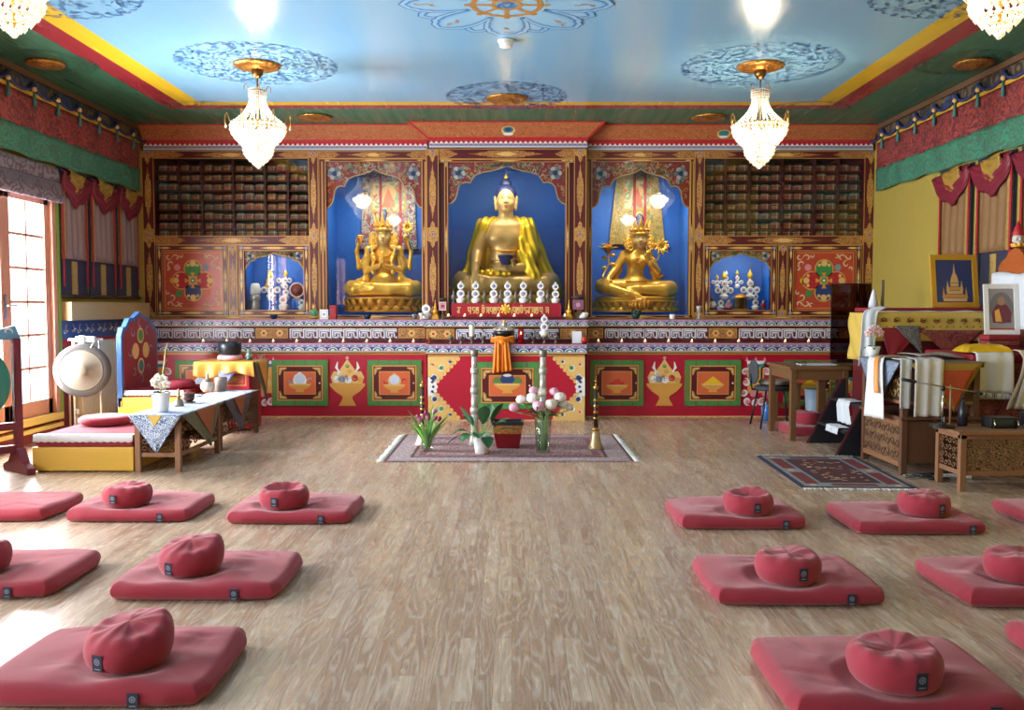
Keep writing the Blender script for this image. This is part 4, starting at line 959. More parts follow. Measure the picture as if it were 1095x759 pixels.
# ---------------- middle statue: blue hair, open yellow robe, blue bowl, right hand over the knee
BX, BY = -.078, 11.62; SB = 1.085
bz = ZNC
t = thing('buddha_statue', 'large gilded seated statue with blue hair, yellow robe and a blue bowl', 'statue', (BX, BY, bz))
t.scale = (1, 1, SB); zo = .2
b = MB(bevel=.01); b.box(-.6, .6, -.32, .36, 0, .19, m_giltdeep); b.build('throne', t)
def tc(u, v):     # yellow cloth over the throne
    x = -.62 + 1.24 * u; f = .012 * math.sin(u * 75) + .008 * math.sin(u * 31)
    if v < .5: return (x, .34 - .68 * v * 2, .2)
    return (x, -.345 + f * (v - .5) * 2 - .01, .2 - .19 * (v - .5) * 2 * (1 + .08 * math.sin(u * 20)))
b = MB(solid=.006); b.grid(tc, 90, 16, m_robe); b.build('throne_cloth', t)
s = Sculpt(); HK = .168; HC = (0, -.04, zo + 1.13)
s.ell((0, .0, zo + .2), (.3, .24, .2), k=.05); s.ell((0, .0, zo + .46), (.21, .165, .26), k=.06); s.ell((0, -.0, zo + .68), (.255, .165, .22), k=.06); s.ell((0, 0, zo + .8), (.27, .13, .1), k=.06)
s.ell((-.11, -.09, zo + .68), (.12, .08, .09), k=.05); s.ell((.11, -.09, zo + .68), (.12, .08, .09), k=.05)
s.cap((0, 0, zo + .84), (0, -.03, zo + 1.02), .105, .09, k=.04)
add_head(s, HC, HK)
for e in (-1, 1):      # crossed legs
    s.chain([(e * .16, .02, zo + .13), (e * .56, -.16, zo + .14), (e * .5, -.24, zo + .12), (-e * .12, -.3, zo + .1 + .05 * (e > 0))], [.17, .125, .11, .075], k=.04)
    s.chain([(-e * .12, -.3, zo + .1 + .05 * (e > 0)), (-e * .28, -.31, zo + .13 + .05 * (e > 0)), (-e * .36, -.3, zo + .14 + .05 * (e > 0))], [.06, .05, .035], k=.03)
# right arm (photo left) hangs to the knee, hand palm in, fingers down
s.chain([(-.27, .0, zo + .77), (-.375, -.02, zo + .5), (-.385, -.22, zo + .36)], [.1, .082, .062], k=.035)
s.cap((-.385, -.22, zo + .36), (-.385, -.29, zo + .27), .055, .05, k=.02)
wr = (-.385, -.3, zo + .26); kn = [(-.44, -.325, zo + .18), (-.41, -.335, zo + .17), (-.375, -.338, zo + .17), (-.345, -.335, zo + .18)]
fingers(s, wr, kn, [(-.452, -.328, zo + .08), (-.415, -.34, zo + .055), (-.375, -.342, zo + .06), (-.338, -.34, zo + .08)], .019)
s.chain([(-.36, -.31, zo + .24), (-.31, -.335, zo + .2), (-.295, -.34, zo + .14)], [.024, .02, .016], k=.008)
# left arm (photo right) folds to the lap
s.chain([(.27, .0, zo + .77), (.39, -.02, zo + .48), (.24, -.22, zo + .33), (.1, -.27, zo + .31)], [.1, .082, .06, .05], k=.035)
fingers(s, (.1, -.27, zo + .31), [(.05, -.29, zo + .335), (.045, -.31, zo + .315), (.045, -.325, zo + .295), (.05, -.335, zo + .275)], [(-.05, -.31, zo + .335), (-.065, -.335, zo + .318), (-.06, -.35, zo + .298), (-.04, -.35, zo + .28)], .017)
s.chain([(.1, -.29, zo + .33), (.1, -.33, zo + .37), (.07, -.35, zo + .4)], [.02, .018, .014], k=.008)
def bmat(x, y, z): return np.where(z > zo + .82, 1, 0)
body = sculpt_obj('body', s, .0095, [m_giltpale, m_face], t, bmat, 2)
face_paint(body, HC, HK)
# hair cap with curls, ushnisha and jewel
hs = Sculpt(); x, y, z = HC
hs.ell((x, y + .02, z + .055), (.136, .152, .12), k=.01); hs.ell((x, y + .03, z + .18), (.07, .07, .07), k=.01)
hs.ell((x, y - .16, z - .04), (.17, .13, .16), k=.02, op='-')
sculpt_obj('hair', hs, .008, [m_hair], t, None, 1, lambda X, Y, Z: .0025 * np.sin(X * 190) * np.sin(Z * 190) * np.cos(Y * 190))
b = MB(); b.lathe([(.0, 0), (.02, .01), (.026, .03), (.012, .055), (0, .075)], m_gilt, (x, y + .03, z + .235), 12); b.build('hair_jewel', t)
# robe: both shoulders, open over the chest, folds down the arms and over the knees
rs = Sculpt()
for e in (-1, 1): rs.chain([(e * .06, .06, zo + .87), (e * .27, .02, zo + .8), (e * .4, .02, zo + .48)], [.085, .115, .1], k=.05)
rs.chain([(.4, .02, zo + .5), (.46, -.02, zo + .28), (.6, -.12, zo + .12)], [.11, .12, .1], k=.05); rs.chain([(.3, -.09, zo + .76), (.33, -.14, zo + .52), (.27, -.2, zo + .38), (.36, -.26, zo + .22), (.56, -.22, zo + .1)], [.075, .1, .085, .08, .06], k=.04)
rs.chain([(.24, -.12, zo + .78), (.19, -.165, zo + .6), (.2, -.2, zo + .42)], [.05, .06, .06], k=.04)
rs.chain([(-.4, .06, zo + .5), (-.46, .0, zo + .28), (-.56, -.04, zo + .2), (-.66, -.1, zo + .08)], [.09, .08, .08, .06], k=.05); rs.chain([(-.42, -.12, zo + .24), (-.2, -.2, zo + .255), (.05, -.22, zo + .25)], [.05, .04, .035], k=.03)
rs.ell((0, .1, zo + .5), (.36, .14, .42), k=.05); rs.chain([(.62, -.12, zo + .1), (.68, -.1, zo + .03)], [.1, .06], k=.04)
rs.ell((-.02, -.16, zo + .62), (.19, .17, .27), k=.03, op='-'); rs.ell((-.36, -.26, zo + .5), (.06, .16, .3), k=.03, op='-')
rs.ell((0, -.06, zo + 1.06), (.125, .13, .14), k=.02, op='-')
robe = sculpt_obj('robe', rs, .0105, [m_robe], t, None, 2, lambda X, Y, Z: .009 * np.sin((np.abs(X - .02) * 1.25 + Z * .32 + Y * .35) * 58 + 1.3 * np.sin(Z * 8 + X * 3)))
b = MB()                              # under-robe band and sashes over the waist
for zz, r0, mm in ((.545, .213, m_giltdeep), (.44, .212, m_giltpale), (.36, .225, m_giltpale)):
    b.tube([(r0 * math.cos(PI + PI * i / 20), -.005 - .172 * math.sin(PI * i / 20), zo + zz - .03 * math.sin(PI * i / 20)) for i in range(21)], .013, mm, 6)
b.tube([(-.05, -.19, zo + .36), (-.03, -.21, zo + .31), (.0, -.205, zo + .35), (.03, -.21, zo + .31), (.05, -.19, zo + .36)], .014, m_giltdeep, 6); b.build('sash', t)
b = MB(); b.lathe([(.0, 0), (.05, .004), (.062, .02), (.1, .1), (.105, .115), (.09, .112), (.05, .03), (0, .025)], mat('blue_bowl_glaze', '#1b2d6b', .3), (0, -.29, zo + .345), 28); b.build('bowl', t)

# ---------------- left statue: four arms, tall crown, palms joined
def leaf_crown(par, c, k, z, n=5, h=.12):
    b = MB(); x, y, _ = c
    b.lathe([(.74, 0), (.78, .01), (.78, .05), (.74, .06)], m_gilt, (x, y, z), 32, M=None, sx=k, sy=k) if False else b.tube([(x + .76 * k * math.cos(2 * PI * i / 32), y + .82 * k * math.sin(2 * PI * i / 32), z) for i in range(32)], .014, m_gilt, 6, closed=True)
    for i in range(n):
        a = -PI / 2 + (i - (n - 1) / 2) * .62; rx = .8 * k
        def fn(u, v):
            q = (u - .5) * 2; w = .3 * (1 - v) ** .6 * (1 if v < .5 else 1) * (1 + .3 * math.sin(v * 5)); aa = a + q * w
            return (x + (rx + .03 * v) * math.cos(aa), y + (rx + .05 * v) * math.sin(aa), z + h * v * (1 if i == (n - 1) / 2 else .82) + .01 * (1 - q * q))
        b.grid(fn, 6, 8, m_gilt); b.ball((x + (rx + .02) * math.cos(a), y + (rx + .03) * math.sin(a), z + .04), .014, m_giltdeep, 8)
    b.solid = .01
    return b.build('crown', par)
def curls(par, c, k):
    b = MB(); x, y, z = c
    for e in (-1, 1):
        for (dx_, dz, r) in ((1.0, -.1, .05), (1.12, -.5, .06), (.98, -.85, .05), (1.25, -.78, .04)):
            b.tube([(x + e * (dx_ * k + r * (1 - .6 * i / 14) * math.cos(i * .55)), y - .02, z + dz * k + r * (1 - .6 * i / 14) * math.sin(i * .55)) for i in range(15)], .0115, m_gilt, 6)
    return b.build('ear_ornament', par)
def lotus_flower(par, c, r, name='lotus_flower', full=True):
    b = MB(); b.ball(c, r * .35, m_giltdeep, 10)
    for row, (n, el, ln) in enumerate(((9, .25, 1.), (9, .75, .85))):
        for i in range(n):
            a = 2 * PI * (i + .5 * row) / n
            d = Vector((math.cos(a) * math.cos(el) , -math.sin(el) * .9 if full else math.sin(a) * math.cos(el), math.sin(a) * math.cos(el) if full else math.sin(el))); d.normalize()
            sd = d.cross(Vector((0, 1, 0) if full else (0, 0, 1))).normalized()
            def fn(u, v, d=d, sd=sd):
                q = (u - .5) * 2; w = r * .24 * math.sin(PI * min(1, .12 + v * .88)) * (1 - .2 * v); p = Vector(c) + d * (r * ln * v) + sd * (q * w); p.y -= r * .12 * v * (1 - v) * 3 if full else 0; return tuple(p)
            b.grid(fn, 2, 5, m_gilt)
    b.solid = .005
    return b.build(name, par)
AX, AY = -1.651, 11.66
t = thing('four_armed_statue', 'gilded seated statue with four arms, joined palms and a tall crown', 'statue', (AX, AY, ZNB))
t.scale = (.98, 1.0, 1.14); lotus_base(t, .54, .33, 0, .17, m_giltdeep, 24); zo = .17
s = Sculpt(); HK = .125; HC = (0, -.03, zo + .7)
s.ell((0, 0, zo + .14), (.2, .17, .15), k=.04); s.ell((0, 0, zo + .3), (.1, .09, .18), k=.05); s.ell((0, 0, zo + .45), (.155, .1, .12), k=.05); s.cap((0, 0, zo + .5), (0, -.02, zo + .64), .07, .06, k=.03)
add_head(s, HC, HK)
for e in (-1, 1):
    s.chain([(e * .12, .02, zo + .1), (e * .42, -.1, zo + .1), (e * .36, -.17, zo + .09), (-e * .1, -.22, zo + .07 + .04 * (e > 0))], [.1, .085, .072, .05], k=.03)
    s.chain([(-e * .1, -.22, zo + .07 + .04 * (e > 0)), (-e * .22, -.22, zo + .1 + .04 * (e > 0))], [.045, .025], k=.02)
    s.chain([(e * .18, -.01, zo + .5), (e * .235, -.06, zo + .3), (e * .03, -.19, zo + .35)], [.05, .038, .027], k=.018)     # joined arms
    for q, (a, c) in enumerate(((.0, .12), (.004, .135), (.0, .125), (-.004, .1))): s.chain([(e * .016, -.195 + .014 * (q - 1.5), zo + .37), (e * .012, -.2 + .014 * (q - 1.5), zo + .42), (e * .009, -.2 + .012 * (q - 1.5), zo + .37 + c)], [.014, .012, .009], k=.006)
    s.chain([(e * .18, .02, zo + .5), (e * .335, .0, zo + .34), (e * .36, -.03, zo + .52), (e * .315, -.07, zo + .63)], [.045, .034, .028, .021], k=.018)   # raised arms
    fingers(s, (e * .31, -.075, zo + .64), [(e * .325, -.09, zo + .665), (e * .31, -.1, zo + .672), (e * .295, -.1, zo + .672), (e * .28, -.095, zo + .665)], [(e * .335, -.12, zo + .69), (e * .315, -.135, zo + .69), (e * .292, -.135, zo + .69), (e * .27, -.12, zo + .69)], .011)
    s.chain([(e * .3, -.08, zo + .65), (e * .275, -.1, zo + .64), (e * .265, -.125, zo + .655)], [.013, .011, .009], k=.006)
body = sculpt_obj('body', s, .0085, [m_gilt, m_face], t, lambda x, y, z: np.where((z > zo + .56) & (np.abs(x) < .15), 1, 0), 2)
face_paint(body, HC, HK)
leaf_crown(t, HC, HK, HC[2] + .06, 5, .2); curls(t, HC, HK)
b = MB(); b.lathe([(.07, 0), (.075, .04), (.05, .1), (.055, .13), (.03, .18), (0, .2)], m_hair, (0, -.02, HC[2] + .1), 16); b.build('topknot', t)
lotus_flower(t, (.33, -.1, zo + .78), .085); b = MB(); b.tube([(.33, -.09, zo + .76), (.345, -.08, zo + .7), (.325, -.1, zo + .62), (.36, -.04, zo + .5)], .009, m_gilt, 6); b.build('lotus_stem', t)
b = MB(); b.tube([(-.315 + .035 * math.cos(2 * PI * i / 20), -.13, zo + .62 + .05 * math.sin(2 * PI * i / 20)) for i in range(20)], .008, m_giltdeep, 6, closed=True); b.build('prayer_beads', t)
ss = Sculpt()          # shoulder scarf and skirt
for e in (-1, 1): ss.chain([(e * .1, -.04, zo + .57), (e * .2, -.02, zo + .53), (e * .25, -.02, zo + .36), (e * .22, -.06, zo + .22), (e * .36, -.06, zo + .17)], [.03, .05, .05, .04, .03], k=.03); ss.chain([(e * .17, -.09, zo + .54), (e * .12, -.125, zo + .42), (e * .13, -.12, zo + .28)], [.03, .028, .03], k=.02)
sculpt_obj('scarf', ss, .009, [m_gilt], t, None, 2, lambda X, Y, Z: .004 * np.sin((np.abs(X) + Z) * 110))
b = MB()
for i in range(3):
    zz = zo + .5 - .05 * i; r = .09 + .03 * i; b.tube([(r * math.cos(PI + PI * k / 12), -.06 - .05 * math.sin(PI * k / 12), zz - .05 * math.sin(PI * k / 12)) for k in range(13)], .008, m_giltdeep, 5)
for e in (-1, 1): b.tube([(e * .17, -.11, zo + .56), (e * .165, -.13, zo + .49)], .012, mat('turquoise_inlay', '#2e6f8a', .3), 5)
b.build('necklace', t)

# ---------------- right statue: leaning, right foot down, two lotus flowers
TX, TY = 1.6, 11.71
t = thing('lotus_lady_statue', 'gilded seated statue with one foot down, between two lotus flowers', 'statue', (TX, TY, ZNB))
t.scale = (1.1, 1.0, 1.18); lotus_base(t, .5, .33, 0, .13, m_gilt, 30); b = MB(bevel=.008); b.lathe([(.45, .13), (.47, .14), (.47, .165), (.43, .175)], m_gilt, n=40, sy=.6); b.build('cushion_base', t); zo = .165
s = Sculpt(); HK = .115; HC = (.045, -.05, zo + .64)
s.ell((.0, 0, zo + .12), (.17, .15, .12), k=.04); s.ell((.0, 0, zo + .26), (.1, .085, .16), k=.05); s.ell((.02, -.01, zo + .42), (.135, .095, .12), k=.05)
for e in (-1, 1): s.ell((.02 + e * .06, -.085, zo + .4), .05, k=.025)
s.cap((.03, -.01, zo + .48), (.04, -.04, zo + .58), .055, .048, k=.03); add_head(s, HC, HK)
s.chain([(-.08, .0, zo + .1), (-.4, -.1, zo + .12), (-.36, -.17, zo + .1), (-.1, -.24, zo + .03), (-.0, -.27, zo + .0)], [.1, .075, .065, .045, .04], k=.03); s.chain([(-.0, -.27, zo - .0), (.08, -.31, zo - .03)], [.036, .025], k=.02)
s.chain([(.1, .0, zo + .1), (.4, -.08, zo + .09), (.34, -.15, zo + .08), (.0, -.2, zo + .08), (-.1, -.2, zo + .09)], [.1, .085, .07, .05, .03], k=.03)
s.chain([(-.12, .0, zo + .47), (-.23, -.03, zo + .32), (-.33, -.14, zo + .21)], [.052, .042, .03], k=.025)
fingers(s, (-.335, -.15, zo + .2), [(-.375, -.18, zo + .18), (-.36, -.19, zo + .175), (-.342, -.195, zo + .175), (-.325, -.19, zo + .18)], [(-.385, -.2, zo + .12), (-.365, -.21, zo + .11), (-.343, -.213, zo + .11), (-.322, -.205, zo + .12)], .0105)
s.chain([(-.32, -.16, zo + .19), (-.295, -.18, zo + .175), (-.285, -.195, zo + .15)], [.013, .011, .009], k=.006)
s.chain([(.16, .0, zo + .47), (.255, -.03, zo + .28), (.17, -.13, zo + .36), (.13, -.15, zo + .41)], [.052, .042, .03, .024], k=.025)
fingers(s, (.125, -.155, zo + .42), [(.145, -.165, zo + .445), (.13, -.172, zo + .45), (.115, -.172, zo + .45), (.1, -.167, zo + .445)], [(.155, -.175, zo + .495), (.135, -.182, zo + .505), (.113, -.182, zo + .5), (.09, -.18, zo + .46)], .0105)
s.chain([(.11, -.16, zo + .42), (.088, -.175, zo + .43), (.083, -.185, zo + .45)], [.012, .01, .009], k=.006)
body = sculpt_obj('body', s, .0085, [m_gilt, m_face], t, lambda x, y, z: np.where(z > zo + .53, 1, 0), 2)
face_paint(body, HC, HK); leaf_crown(t, HC, HK, HC[2] + .05, 5, .17); curls(t, HC, HK)
b = MB(); b.lathe([(.085, 0), (.08, .06), (.045, .1), (.055, .15), (.03, .2), (0, .215)], m_hair, (.045, -.02, HC[2] + .07), 16); b.tube([(.045 + .035 * math.cos(k * .52), -.02, HC[2] + .25 + .035 * math.sin(k * .52)) for k in range(12)], .01, m_gilt, 6, closed=True); b.build('topknot', t)
lotus_flower(t, (-.33, -.06, zo + .52), .12, full=False); lotus_flower(t, (.3, -.08, zo + .55), .1)
b = MB(); b.tube([(-.335, -.18, zo + .17), (-.4, -.16, zo + .22), (-.37, -.1, zo + .27), (-.32, -.08, zo + .36), (-.33, -.06, zo + .5)], .011, m_gilt, 6)
for zz, e in ((.32, -1), (.36, 1), (.43, -1), (.46, 1)): b.ball((-.325 + e * .045, -.075, zo + zz), .035, m_gilt, 8, squash=(1.1, .3, .55))
b.build('lotus_stem', t)
b = MB(); b.tube([(.12, -.17, zo + .44), (.25, -.1, zo + .4), (.29, -.07, zo + .52)], .009, m_gilt, 6); b.build('lotus_stem', t)
b = MB(); lb = [(.0, -.35)]
for i in range(9):
    a = PI + PI * i / 8; b.ball((.02 + .12 * math.cos(a), -.33 + .05 * math.sin(a), zo - .08), .05, m_giltdeep, 8, squash=(.7, .5, 1))
b.ball((.02, -.3, zo - .07), .085, m_giltdeep, 12, squash=(1.2, .6, .8)); b.build('foot_lotus', t)
ss = Sculpt()
for e in (-1, 1): ss.chain([(e * .06 + .02, -.0, zo + .52), (e * .15 + .01, .02, zo + .46), (e * .21 + .01, .02, zo + .3), (e * .24, .0, zo + .2), (e * .32, -.02, zo + .24)], [.03, .042, .042, .035, .02], k=.03)
sculpt_obj('scarf', ss, .009, [m_giltdeep], t, None, 2, lambda X, Y, Z: .004 * np.sin((np.abs(X) + Z) * 110))
b = MB()
for i in range(2):
    zz = zo + .47 - .05 * i; r = .075 + .03 * i; b.tube([(.02 + r * math.cos(PI + PI * k / 12), -.06 - .05 * math.sin(PI * k / 12), zz - .05 * math.sin(PI * k / 12)) for k in range(13)], .007, m_giltdeep, 5)
b.tube([(.16 * math.cos(2 * PI * k / 24), .13 * math.sin(2 * PI * k / 24), zo + .17) for k in range(24)], .013, m_giltdeep, 6, closed=True); b.build('necklace', t)

# ---------------- hanging brocade scrolls behind the two side statues
m_brocN = scroll('navy_flower_brocade', '#2c3a5a', '#c9b8a0', 20, 20, .5, third='#b0442f'); m_brocG = scroll('gold_brocade', '#8a6c34', '#c7a659', 26, 18, .5, third='#6f8a50')
m_ribr = mat('crimson_ribbon', '#a5202c', .5); m_ptg = scroll('painted_scroll_picture', '#7f9a6a', '#d4b98a', 9, 12, .5, third='#bf5a3a')
def hanging(name, lab, x0, x1, z0, z1, y, top, broc, ribs, pic):
    """tapering brocade scroll with a painted middle, two ribbons, a rod at the foot"""
    t = thing(name, lab, 'hanging scroll', ((x0 + x1) / 2, y, z0)); c = (x0 + x1) / 2; w = (x1 - x0) / 2
    b = MB(); b.add([(x0, y, z0), (x1, y, z0), (c + w * top, y, z1), (c - w * top, y, z1), (x0, y + .01, z0), (x1, y + .01, z0), (c + w * top, y + .01, z1), (c - w * top, y + .01, z1)], [(0, 1, 2, 3), (4, 7, 6, 5), (0, 4, 5, 1), (1, 5, 6, 2), (2, 6, 7, 3), (3, 7, 4, 0)], broc); b.build('brocade_mount', t, True)
    b = MB(); zz0 = z0 + (z1 - z0) * pic[0]; zz1 = z0 + (z1 - z0) * pic[1]; k = w * top * .62
    b.box(c - k * 1.12, c + k * 1.12, y - .005, y - .0005, zz0 - .02, zz1 + .02, mat('old_gold_edge', '#c3973c', .5)); b.box(c - k, c + k, y - .008, y - .005, zz0, zz1, m_ptg); p = Paint(b, y - .008)
    p.disc(c, zz0 + (zz1 - zz0) * .62, k * .5, mat('halo_paint', '#e0b070', .5), 1); p.poly([(c - k * .45, zz0 + .04), (c + k * .45, zz0 + .04), (c + k * .22, zz0 + (zz1 - zz0) * .5), (c, zz0 + (zz1 - zz0) * .8), (c - k * .22, zz0 + (zz1 - zz0) * .5)], m_or, 2); b.build('picture', t, True)
    for e in ribs:
        b = MB(); b.box(c + e * w - .018, c + e * w + .018, y - .014, y - .01, z0 + .06, z1, m_ribr); b.build('ribbon', t, True)
    b = MB(); b.tube([(x0 - .04, y - .0, z0), (x1 + .04, y - .0, z0)], .014, mat('rod_wood', '#3b2a20', .5), 8)
    for xx in (x0 - .05, x1 + .05): b.ball((xx, y, z0), .022, m_chrome, 8)
    b.build('rod', t, True); return t
Yh = 12.06; f = lambda px, py: at(px, py, Yh)
hanging('hanging_scroll', 'dark flowered brocade scroll with a painting, behind the four-armed statue', f(386, 270)[0], f(446, 270)[0], f(400, 267)[1], f(400, 183)[1], Yh, .9, m_brocN, (-.28, .42), (.5, .85))
hanging('hanging_scroll', 'gold brocade scroll with a painting, behind the statue between lotus flowers', f(651, 270)[0], f(711, 270)[0], f(660, 262)[1], f(660, 184)[1], Yh, .72, m_brocG, (-.1, .28), (.5, .88))
for (q_, z_) in ((nicheL, 1), (nicheR, 1)):  # lamp in the right offering niche; the one in the left is added
    l = bpy.data.lights.new('niche_fill_light', 'AREA'); l.shape = 'RECTANGLE'; l.size = .5; l.size_y = .06; l.energy = 2.2; l.color = (1, .95, .86)
    o = bpy.data.objects.new('niche_fill_light', l); COL.objects.link(o); o.location = ((q_[0] + q_[1]) / 2, YS + .09, q_[3] - .03); o.rotation_euler = (math.radians(25), 0, 0)
# unseen lights added behind the arches to brighten the statues
for (x, y, z, e) in ((BX, YC + .2, 2.95, 8), (AX, YS + .14, 2.8, 13), (TX, YS + .14, 2.8, 13)):
    l = bpy.data.lights.new('niche_fill_light', 'AREA'); l.shape = 'RECTANGLE'; l.size = .7; l.size_y = .12; l.energy = e; l.color = (1, .93, .8)
    o = bpy.data.objects.new('niche_fill_light', l); COL.objects.link(o); o.location = (x, y, z); o.rotation_euler = (math.radians(22), 0, 0)
# ================================================================ things on the altar
m_dough = mat('white_butter', '#efeae6', .45); m_dsc = mat('pale_disc', '#f3eee8', .45); m_dscc = mat('disc_centre', '#8f87a8', .5); m_dpink = mat('disc_pink', '#d9a0a6', .5)
m_silver = gilt('worn_silver', '#b9b3a8', .32); m_dsilver = gilt('dark_silver', '#7d7468', .35); m_cand = mat('cream_wax', '#e6dcc8', .5); m_flame = mat('candle_flame', '#ffb868', .5, emit=7)
m_led = mat('tealight_cup', '#d9d4cc', .4)
ZL, ZK = 1.16, ZT              # ledge top, worktop top
def X_(px, Y): return at(px, 350, Y)[0]
def tdisc(mb, x, y, z, r, centre=None):
    """butter flower: round petal plate seen face on with a ring and a coloured heart"""
    M = Matrix.Translation((x, y, z)) @ Matrix.Rotation(PI / 2, 4, 'X')
    mb.lathe([(0, -.004), (r * .9, -.006), (r, 0), (r * .9, .005), (r * .62, .007), (r * .55, .003), (0, .004)], m_dsc, n=16, M=M)
    mb.lathe([(0, .004), (r * .46, .0045), (r * .4, .009), (0, .011)], centre or m_dscc, n=12, M=M)
def torma(lab, x, y, z, k=1., n=2, group=None, peak=None, side=0, cup=True, grow=False, name='torma'):
    t = thing(name, lab, 'offering cake', (x, y, z), 0, group)
    b = MB()
    if cup: b.lathe([(.036 * k, 0), (.046 * k, .004), (.062 * k, .05 * k), (.058 * k, .055 * k), (.03 * k, .075 * k), (.02 * k, .09 * k)], m_dough, n=18)
    else: b.lathe([(.05 * k, 0), (.05 * k, .03 * k), (.035 * k, .05 * k), (.025 * k, .09 * k)], m_dough, n=16)
    zz = .07 * k; b.tube([(0, 0, zz), (0, 0, zz + .1 * k * n)], .014 * k, m_dough, 8); b.build('body', t)
    for i in range(n):
        b = MB(); r = (.05 if i == 0 else .043) * k; zc = .115 * k + i * .095 * k; tdisc(b, 0, -.02 * k, zc, r, [None, m_dpink][i % 2] if side else None); b.build('butter_flower', t)
        if side and i == 0:
            for e in ((-1, 1), (1,))[side - 1]: b = MB(); tdisc(b, e * .085 * k, -.018 * k, zc + .01 * k, .043 * k); b.tube([(e * .085 * k, 0, zc), (0, 0, zc - .02)], .01 * k, m_dough, 6); b.build('butter_flower', t)
    if peak:
        b = MB(); zc = .12 * k + n * .095 * k - .03 * k; b.lathe([(.022 * k, 0), (.036 * k, .012 * k), (.03 * k, .05 * k), (.014 * k, .075 * k), (0, .11 * k)], peak, (0, 0, zc), 12); b.build('tip', t)
    return t
def water_cup(mb, s=1., m=None): mb.lathe([(.026 * s, 0), (.03 * s, .004), (.012 * s, .018 * s), (.01 * s, .045 * s), (.03 * s, .06 * s), (.04 * s, .085 * s), (.042 * s, .1 * s), (.034 * s, .098 * s), (.02 * s, .075 * s), (0, .072 * s)], m or m_silver, n=18)
# red plinth with the gold inscription
YP = 10.98
px0, px1 = X_(483, YP), X_(600, YP)
t = thing('inscribed_plinth', 'red step with gold inscription under the middle statue', 'plinth', ((px0 + px1) / 2, YP, ZL))
b = MB(); b.box(px0 - .05, px1 + .05, YP - .12, YC - .012, ZL, ZL + .03, m_maroon); b.box(px0, px1, YP, YC - .012, ZL + .03, ZL + .195, mat('inscription_red', '#a3172c', .45)); b.build('body', t, True)
mb = MB(); p = Paint(mb, YP - .001); GM = m_pgold
def glyph(x, z, w, h, kind):
    s = h * .16
    p.rect(x, x + w, z + h - s, z + h, GM, 1)
    St = lambda pts, wd=s: p.stroke([(x + a * w, z + b_ * h) for a, b_ in pts], wd, GM, 2, False)
    K = {0: [[(.5, .9), (.5, .1)], [(.5, .55), (.15, .5), (.1, .25), (.35, .15)]], 1: [[(.85, .9), (.85, 0)], [(.2, .9), (.2, .5), (.5, .35), (.85, .45)]], 2: [[(.3, .9), (.2, .6), (.5, .45), (.8, .6), (.75, .2), (.4, .05)]],
         3: [[(.15, .9), (.15, .15), (.5, .05), (.8, .2), (.8, .9)], [(.45, .9), (.45, .45)]], 4: [[(.85, .9), (.85, .05)], [(.1, .6), (.3, .75), (.5, .6), (.4, .35), (.15, .2)], [(.5, .6), (.85, .55)]], 5: [[(.2, .9), (.2, .3), (.45, .1), (.7, .3), (.7, .9)], [(.05, 1.1), (.35, 1.28), (.7, 1.12)]]}[kind]
    for q in K: St(q)
text = [(491, 'a'), None, (502, 'b'), (506.5, 'c'), (510.5, 'd'), None, (517, 'f'), (521.5, 'e'), (525.5, 'b'), (529.5, 'd'), (533.5, 'c'), (546, 'e'), (550, 'b'), (554, 'd'), (558, 'f'), (562, 'c'), (566, 'a'), (570, 'e'), (574, 'd'), (578.5, 'b'), (585, 'e')]
for q in text:
    if q: glyph(X_(q[0], YP) - .022, ZL + .065, .043, .085, 'abcdef'.index(q[1]))
mb.build('inscription', t, True, fixn=False, label='gold lettering')
b = MB(); cx = X_(541, YP); b.lathe([(0, 0), (.055, .0), (.05, .008), (.03, .012), (0, .014)], m_gilt, n=20, M=Matrix.Translation((cx, YP - .004, ZL + .125)) @ Matrix.Rotation(PI / 2, 4, 'X'))
for k in range(8): b.ball((cx + .052 * math.cos(k * PI / 4), YP - .008, ZL + .125 + .052 * math.sin(k * PI / 4)), .02, m_gilt, 8, squash=(1, .5, 1))
b.build('wheel_emblem', t, True)
zp = ZL + .196
names = ['leftmost', 'second from the left', 'third from the left', 'middle one', 'third from the right', 'second from the right', 'rightmost']
for i, px in enumerate((493, 508.8, 528.2, 543, 559.7, 578.2, 594)):
    torma('white two-flower cup cake on the inscribed plinth, %s of seven' % names[i], X_(px, YP + .06), YP + .06, zp, 1. if i < 6 else .95, 2, 'cup cakes along the inscribed plinth', side=0)
nn = ['first', 'second', 'third', 'fourth', 'fifth', 'sixth', 'seventh']
for i, px in enumerate((483.9, 501.5, 518, 535.5, 551.5, 567.5, 585.7)):
    t = thing('butter_lamp', 'small dark metal stupa-topped lamp on the inscribed plinth, %s from the left' % nn[i], 'lamp', (X_(px, YP + .035) + (.014 if i == 0 else 0), YP + .035, zp), 0, 'lamps between the cup cakes')
    b = MB(); water_cup(b, .78, m_dsilver); b.build('cup', t); b = MB(); b.lathe([(.024, .076), (.03, .085), (.016, .11), (.012, .135), (.005, .16), (0, .175)], m_dsilver, n=12); b.build('spire', t)
